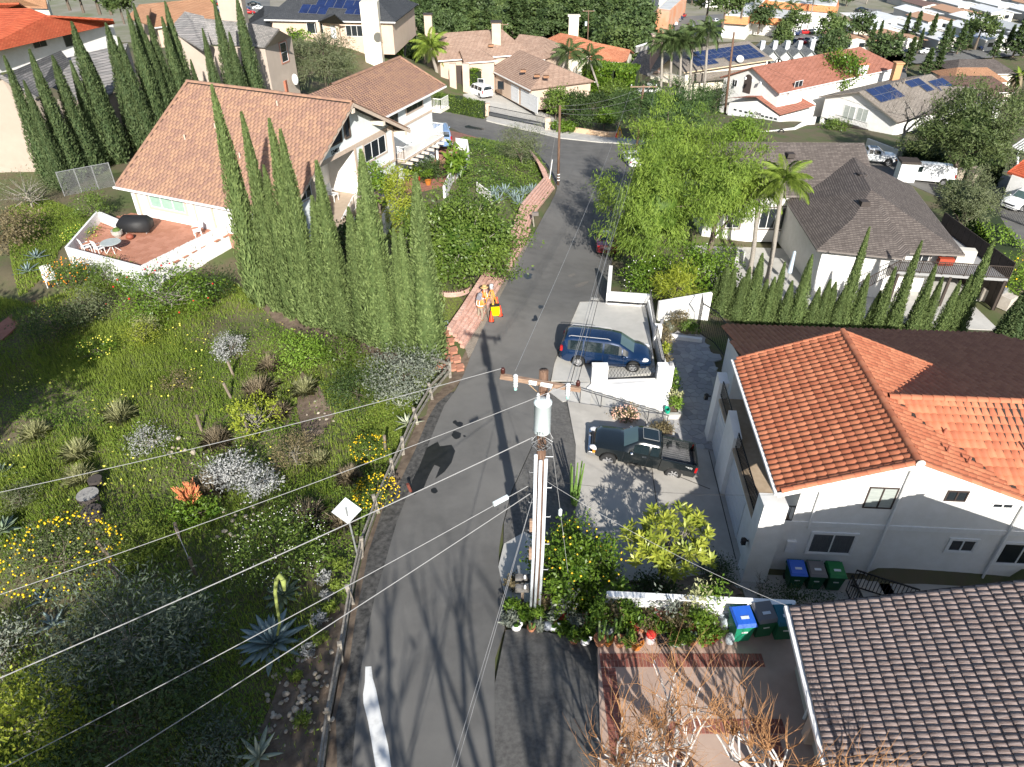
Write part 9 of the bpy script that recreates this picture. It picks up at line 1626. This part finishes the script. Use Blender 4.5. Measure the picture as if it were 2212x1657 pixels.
SH=T('shopping_centre','white shopping centre with orange tiled roof skirts','building',vp(1650,80));orr=ROOF('bright_orange_tile',(.62,.24,.10),(.70,.30,.14),.5,.2)
def flatb(par,pts,z1,wall,roofm,skirt=True):
 P4=[vp(*p)for p in pts];c=sum(P4,Vector())/len(P4);MB().prism(P4,ZV-.5,z1).o('wall',wall,par);ins=[c+(p-c)*.86 for p in P4];MB().prism(ins,z1,z1+.15).o('flat_roof',roofm,par)
 if skirt:
  mb=MB();n=len(P4)
  for i in range(n):a_,b_=P4[i],P4[(i+1)%n];ao,bo_=c+(a_-c)*1.06,c+(b_-c)*1.06;mb.add([(ao.x,ao.y,z1-1.8),(bo_.x,bo_.y,z1-1.8),(b_.x,b_.y,z1+.1),(a_.x,a_.y,z1+.1)],[(0,1,2,3)])
  mb.o('tile_skirt',orr,par)
flat_r=M('flat_roof_grey',(.42,.43,.43),(.52,.53,.53),sc=.3,r=.9)
flatb(SH,[(1556,82),(1608,86),(1650,38),(1612,34)],ZV+6,stucco_w,flat_r);flatb(SH,[(1612,74),(1700,82),(1712,62),(1640,52)],ZV+5,stucco_w,flat_r);flatb(SH,[(1650,46),(1795,60),(1800,44),(1668,32)],ZV+6,stucco_w,flat_r)
for i in range(7):p=vp(1690+i*14,80-i*1.5);MB().box((p.x,p.y,ZV+1.5),(1.6,.6,3)).o('arcade_pillar',white,SH)
ob=T('orange_store','flat roofed orange store with cars along its side','building',vp(1440,70));flatb(ob,[(1412,72),(1440,76),(1478,36),(1450,30)],ZV+6.5,M('orange_stucco',(.66,.28,.14),(.62,.42,.30),sc=.2,r=.9),flat_r,False)
wb_=T('white_hall','white flat roofed building at the top behind the trees','building',vp(1190,20));flatb(wb_,[(1148,22),(1232,26),(1238,-5),(1150,-8)],ZV+7,M('bright_white',(.78,.78,.78),r=.7),white,False)
gb=T('grey_warehouse','long grey warehouse roof at the top left of the wood','building',vp(950,10));flatb(gb,[(840,18),(960,20),(955,-6),(850,-8)],ZV+6,stucco_c,M('green_grey_roof',(.25,.30,.28),r=.8),False)
for i in range(5):
 u0=1632+i*27;t=T('townhouse','grey gabled townhouse with white trim, %s of the row'%ORD[i],'townhouse',vp(u0,125),0,'grey townhouses');a_=P(u0,100,-11.5);block(t,a_-Vector((0,5,0)),a_+Vector((0,6,0)),3.0,3.0,-14.2,ZV-.5,ROOF('townhouse_grey',(.20,.21,.21),(.25,.26,.26),.3,.1),M('townhouse_wall',(.45,.47,.48),r=.8),(0,0),.4);f_=Fr(a_+Vector((-2.6,-4.6,0)),(1,0,0));win(t,f_,1.6,3.6,-15.2,-13.6,n=2,trim=.25,tm=white);win(t,f_,1.6,3.6,-18,-16.4,n=2,trim=.25,tm=white);MB().box((a_.x+1.8,a_.y+1,-11.6),(1.0,1.0,2.2)).o('chimney',M('townhouse_wall',(.45,.47,.48)),t)
CB=[car('car','','',SEDAN,m,detail=False)for m in(p_wht,p_sil,p_dkb,M('red_car_paint',(.4,.02,.02),r=.3,coat=.6),p_blk)];fc=set()
def farcar(i,lab,p,rz,grp):o=CB[i]if i not in fc else copy_tree(CB[i]);fc.add(i);o.location=p;o.rotation_euler=(0,0,rz);tag(o,lab,'car',grp)
cols=('white','silver','dark blue','red','black');k=0
for u,v in[(1700,78),(1712,76),(1724,75),(1736,74),(1748,73),(1760,72),(1700,96),(1714,95),(1728,93),(1742,92),(1756,91),(1770,90),(1785,75),(1442,66),(1448,60),(1454,54),(1460,48),(1466,43),(1472,38),(1530,70),(1545,50),(1490,60),(1505,75),(1868,50),(1860,25),(2120,62),(2135,60),(2150,63),(2165,60),(1960,118),(2000,116),(2060,112),(2130,108),(1830,143),(1925,160)]+[(450+i*11,12+(i%3)*9)for i in range(11)]:
 farcar(k%5,'%s car in the distance, %s of the %s lot'%(cols[k%5],ORD[k%20],'shops' if k<20 else('valley' if k<35 else 'hilltop')),vp(u,v,ZV+.2),random.choice((0,1.57,.8))+.1,'cars parked far away');k+=1
for i in range(12):
 u,v=[(1700,60),(1745,58),(1620,58),(1665,70),(1780,50),(1560,20),(1400,10),(1330,30),(1870,10),(2010,0),(1230,20),(1290,10)][i];b_=vp(u,v);palm('distant palm beside the valley shops, %s'%ORD[i],b_,b_+Vector((0,0,random.uniform(6,9))),.2,L_palmd,n=10,fr=qfd,group='distant palms')
 # trees behind the camera that throw shade on the slope and road
bare_tree('bare_sycamore','tall bare tree standing behind the viewpoint on the right',(1.9,-4.0,3.4),17,.32,4,bark_pale,twig_g,31,spread=.6,kids=(2,3),trunk_frac=.36,ntw=1,lean=(0,-.05),first=4.2,nside=.15);bare_tree('bare_sycamore','second tall bare tree behind the viewpoint',(4.2,-4.5,3.4),15,.28,4,bark_pale,twig_g,44,spread=.65,kids=(2,3),trunk_frac=.36,ntw=1,lean=(.0,-.08),first=3.8,nside=.15)
leafy('evergreen_oak','evergreen oak behind the viewpoint shading the lower slope','tree',(-8.3,-4.2,2.4),(5.0,4.2,3.8),8.8,L_dark,7200,.22,.1,nc=90,trunk=.3,dense=.6);leafy('evergreen_oak','evergreen tree on the left outside the picture','tree',(-24,14,2.0),(3.2,2.6,3.8),9.5,L_dark,4200,.25,.1,nc=60,trunk=.35,dense=.6);leafy('evergreen_oak','second evergreen on the left outside the picture','tree',(-28.5,22,2.0),(2.6,2.6,3.0),7.0,L_dark,3000,.22,.1,nc=50,trunk=.3,dense=.6)
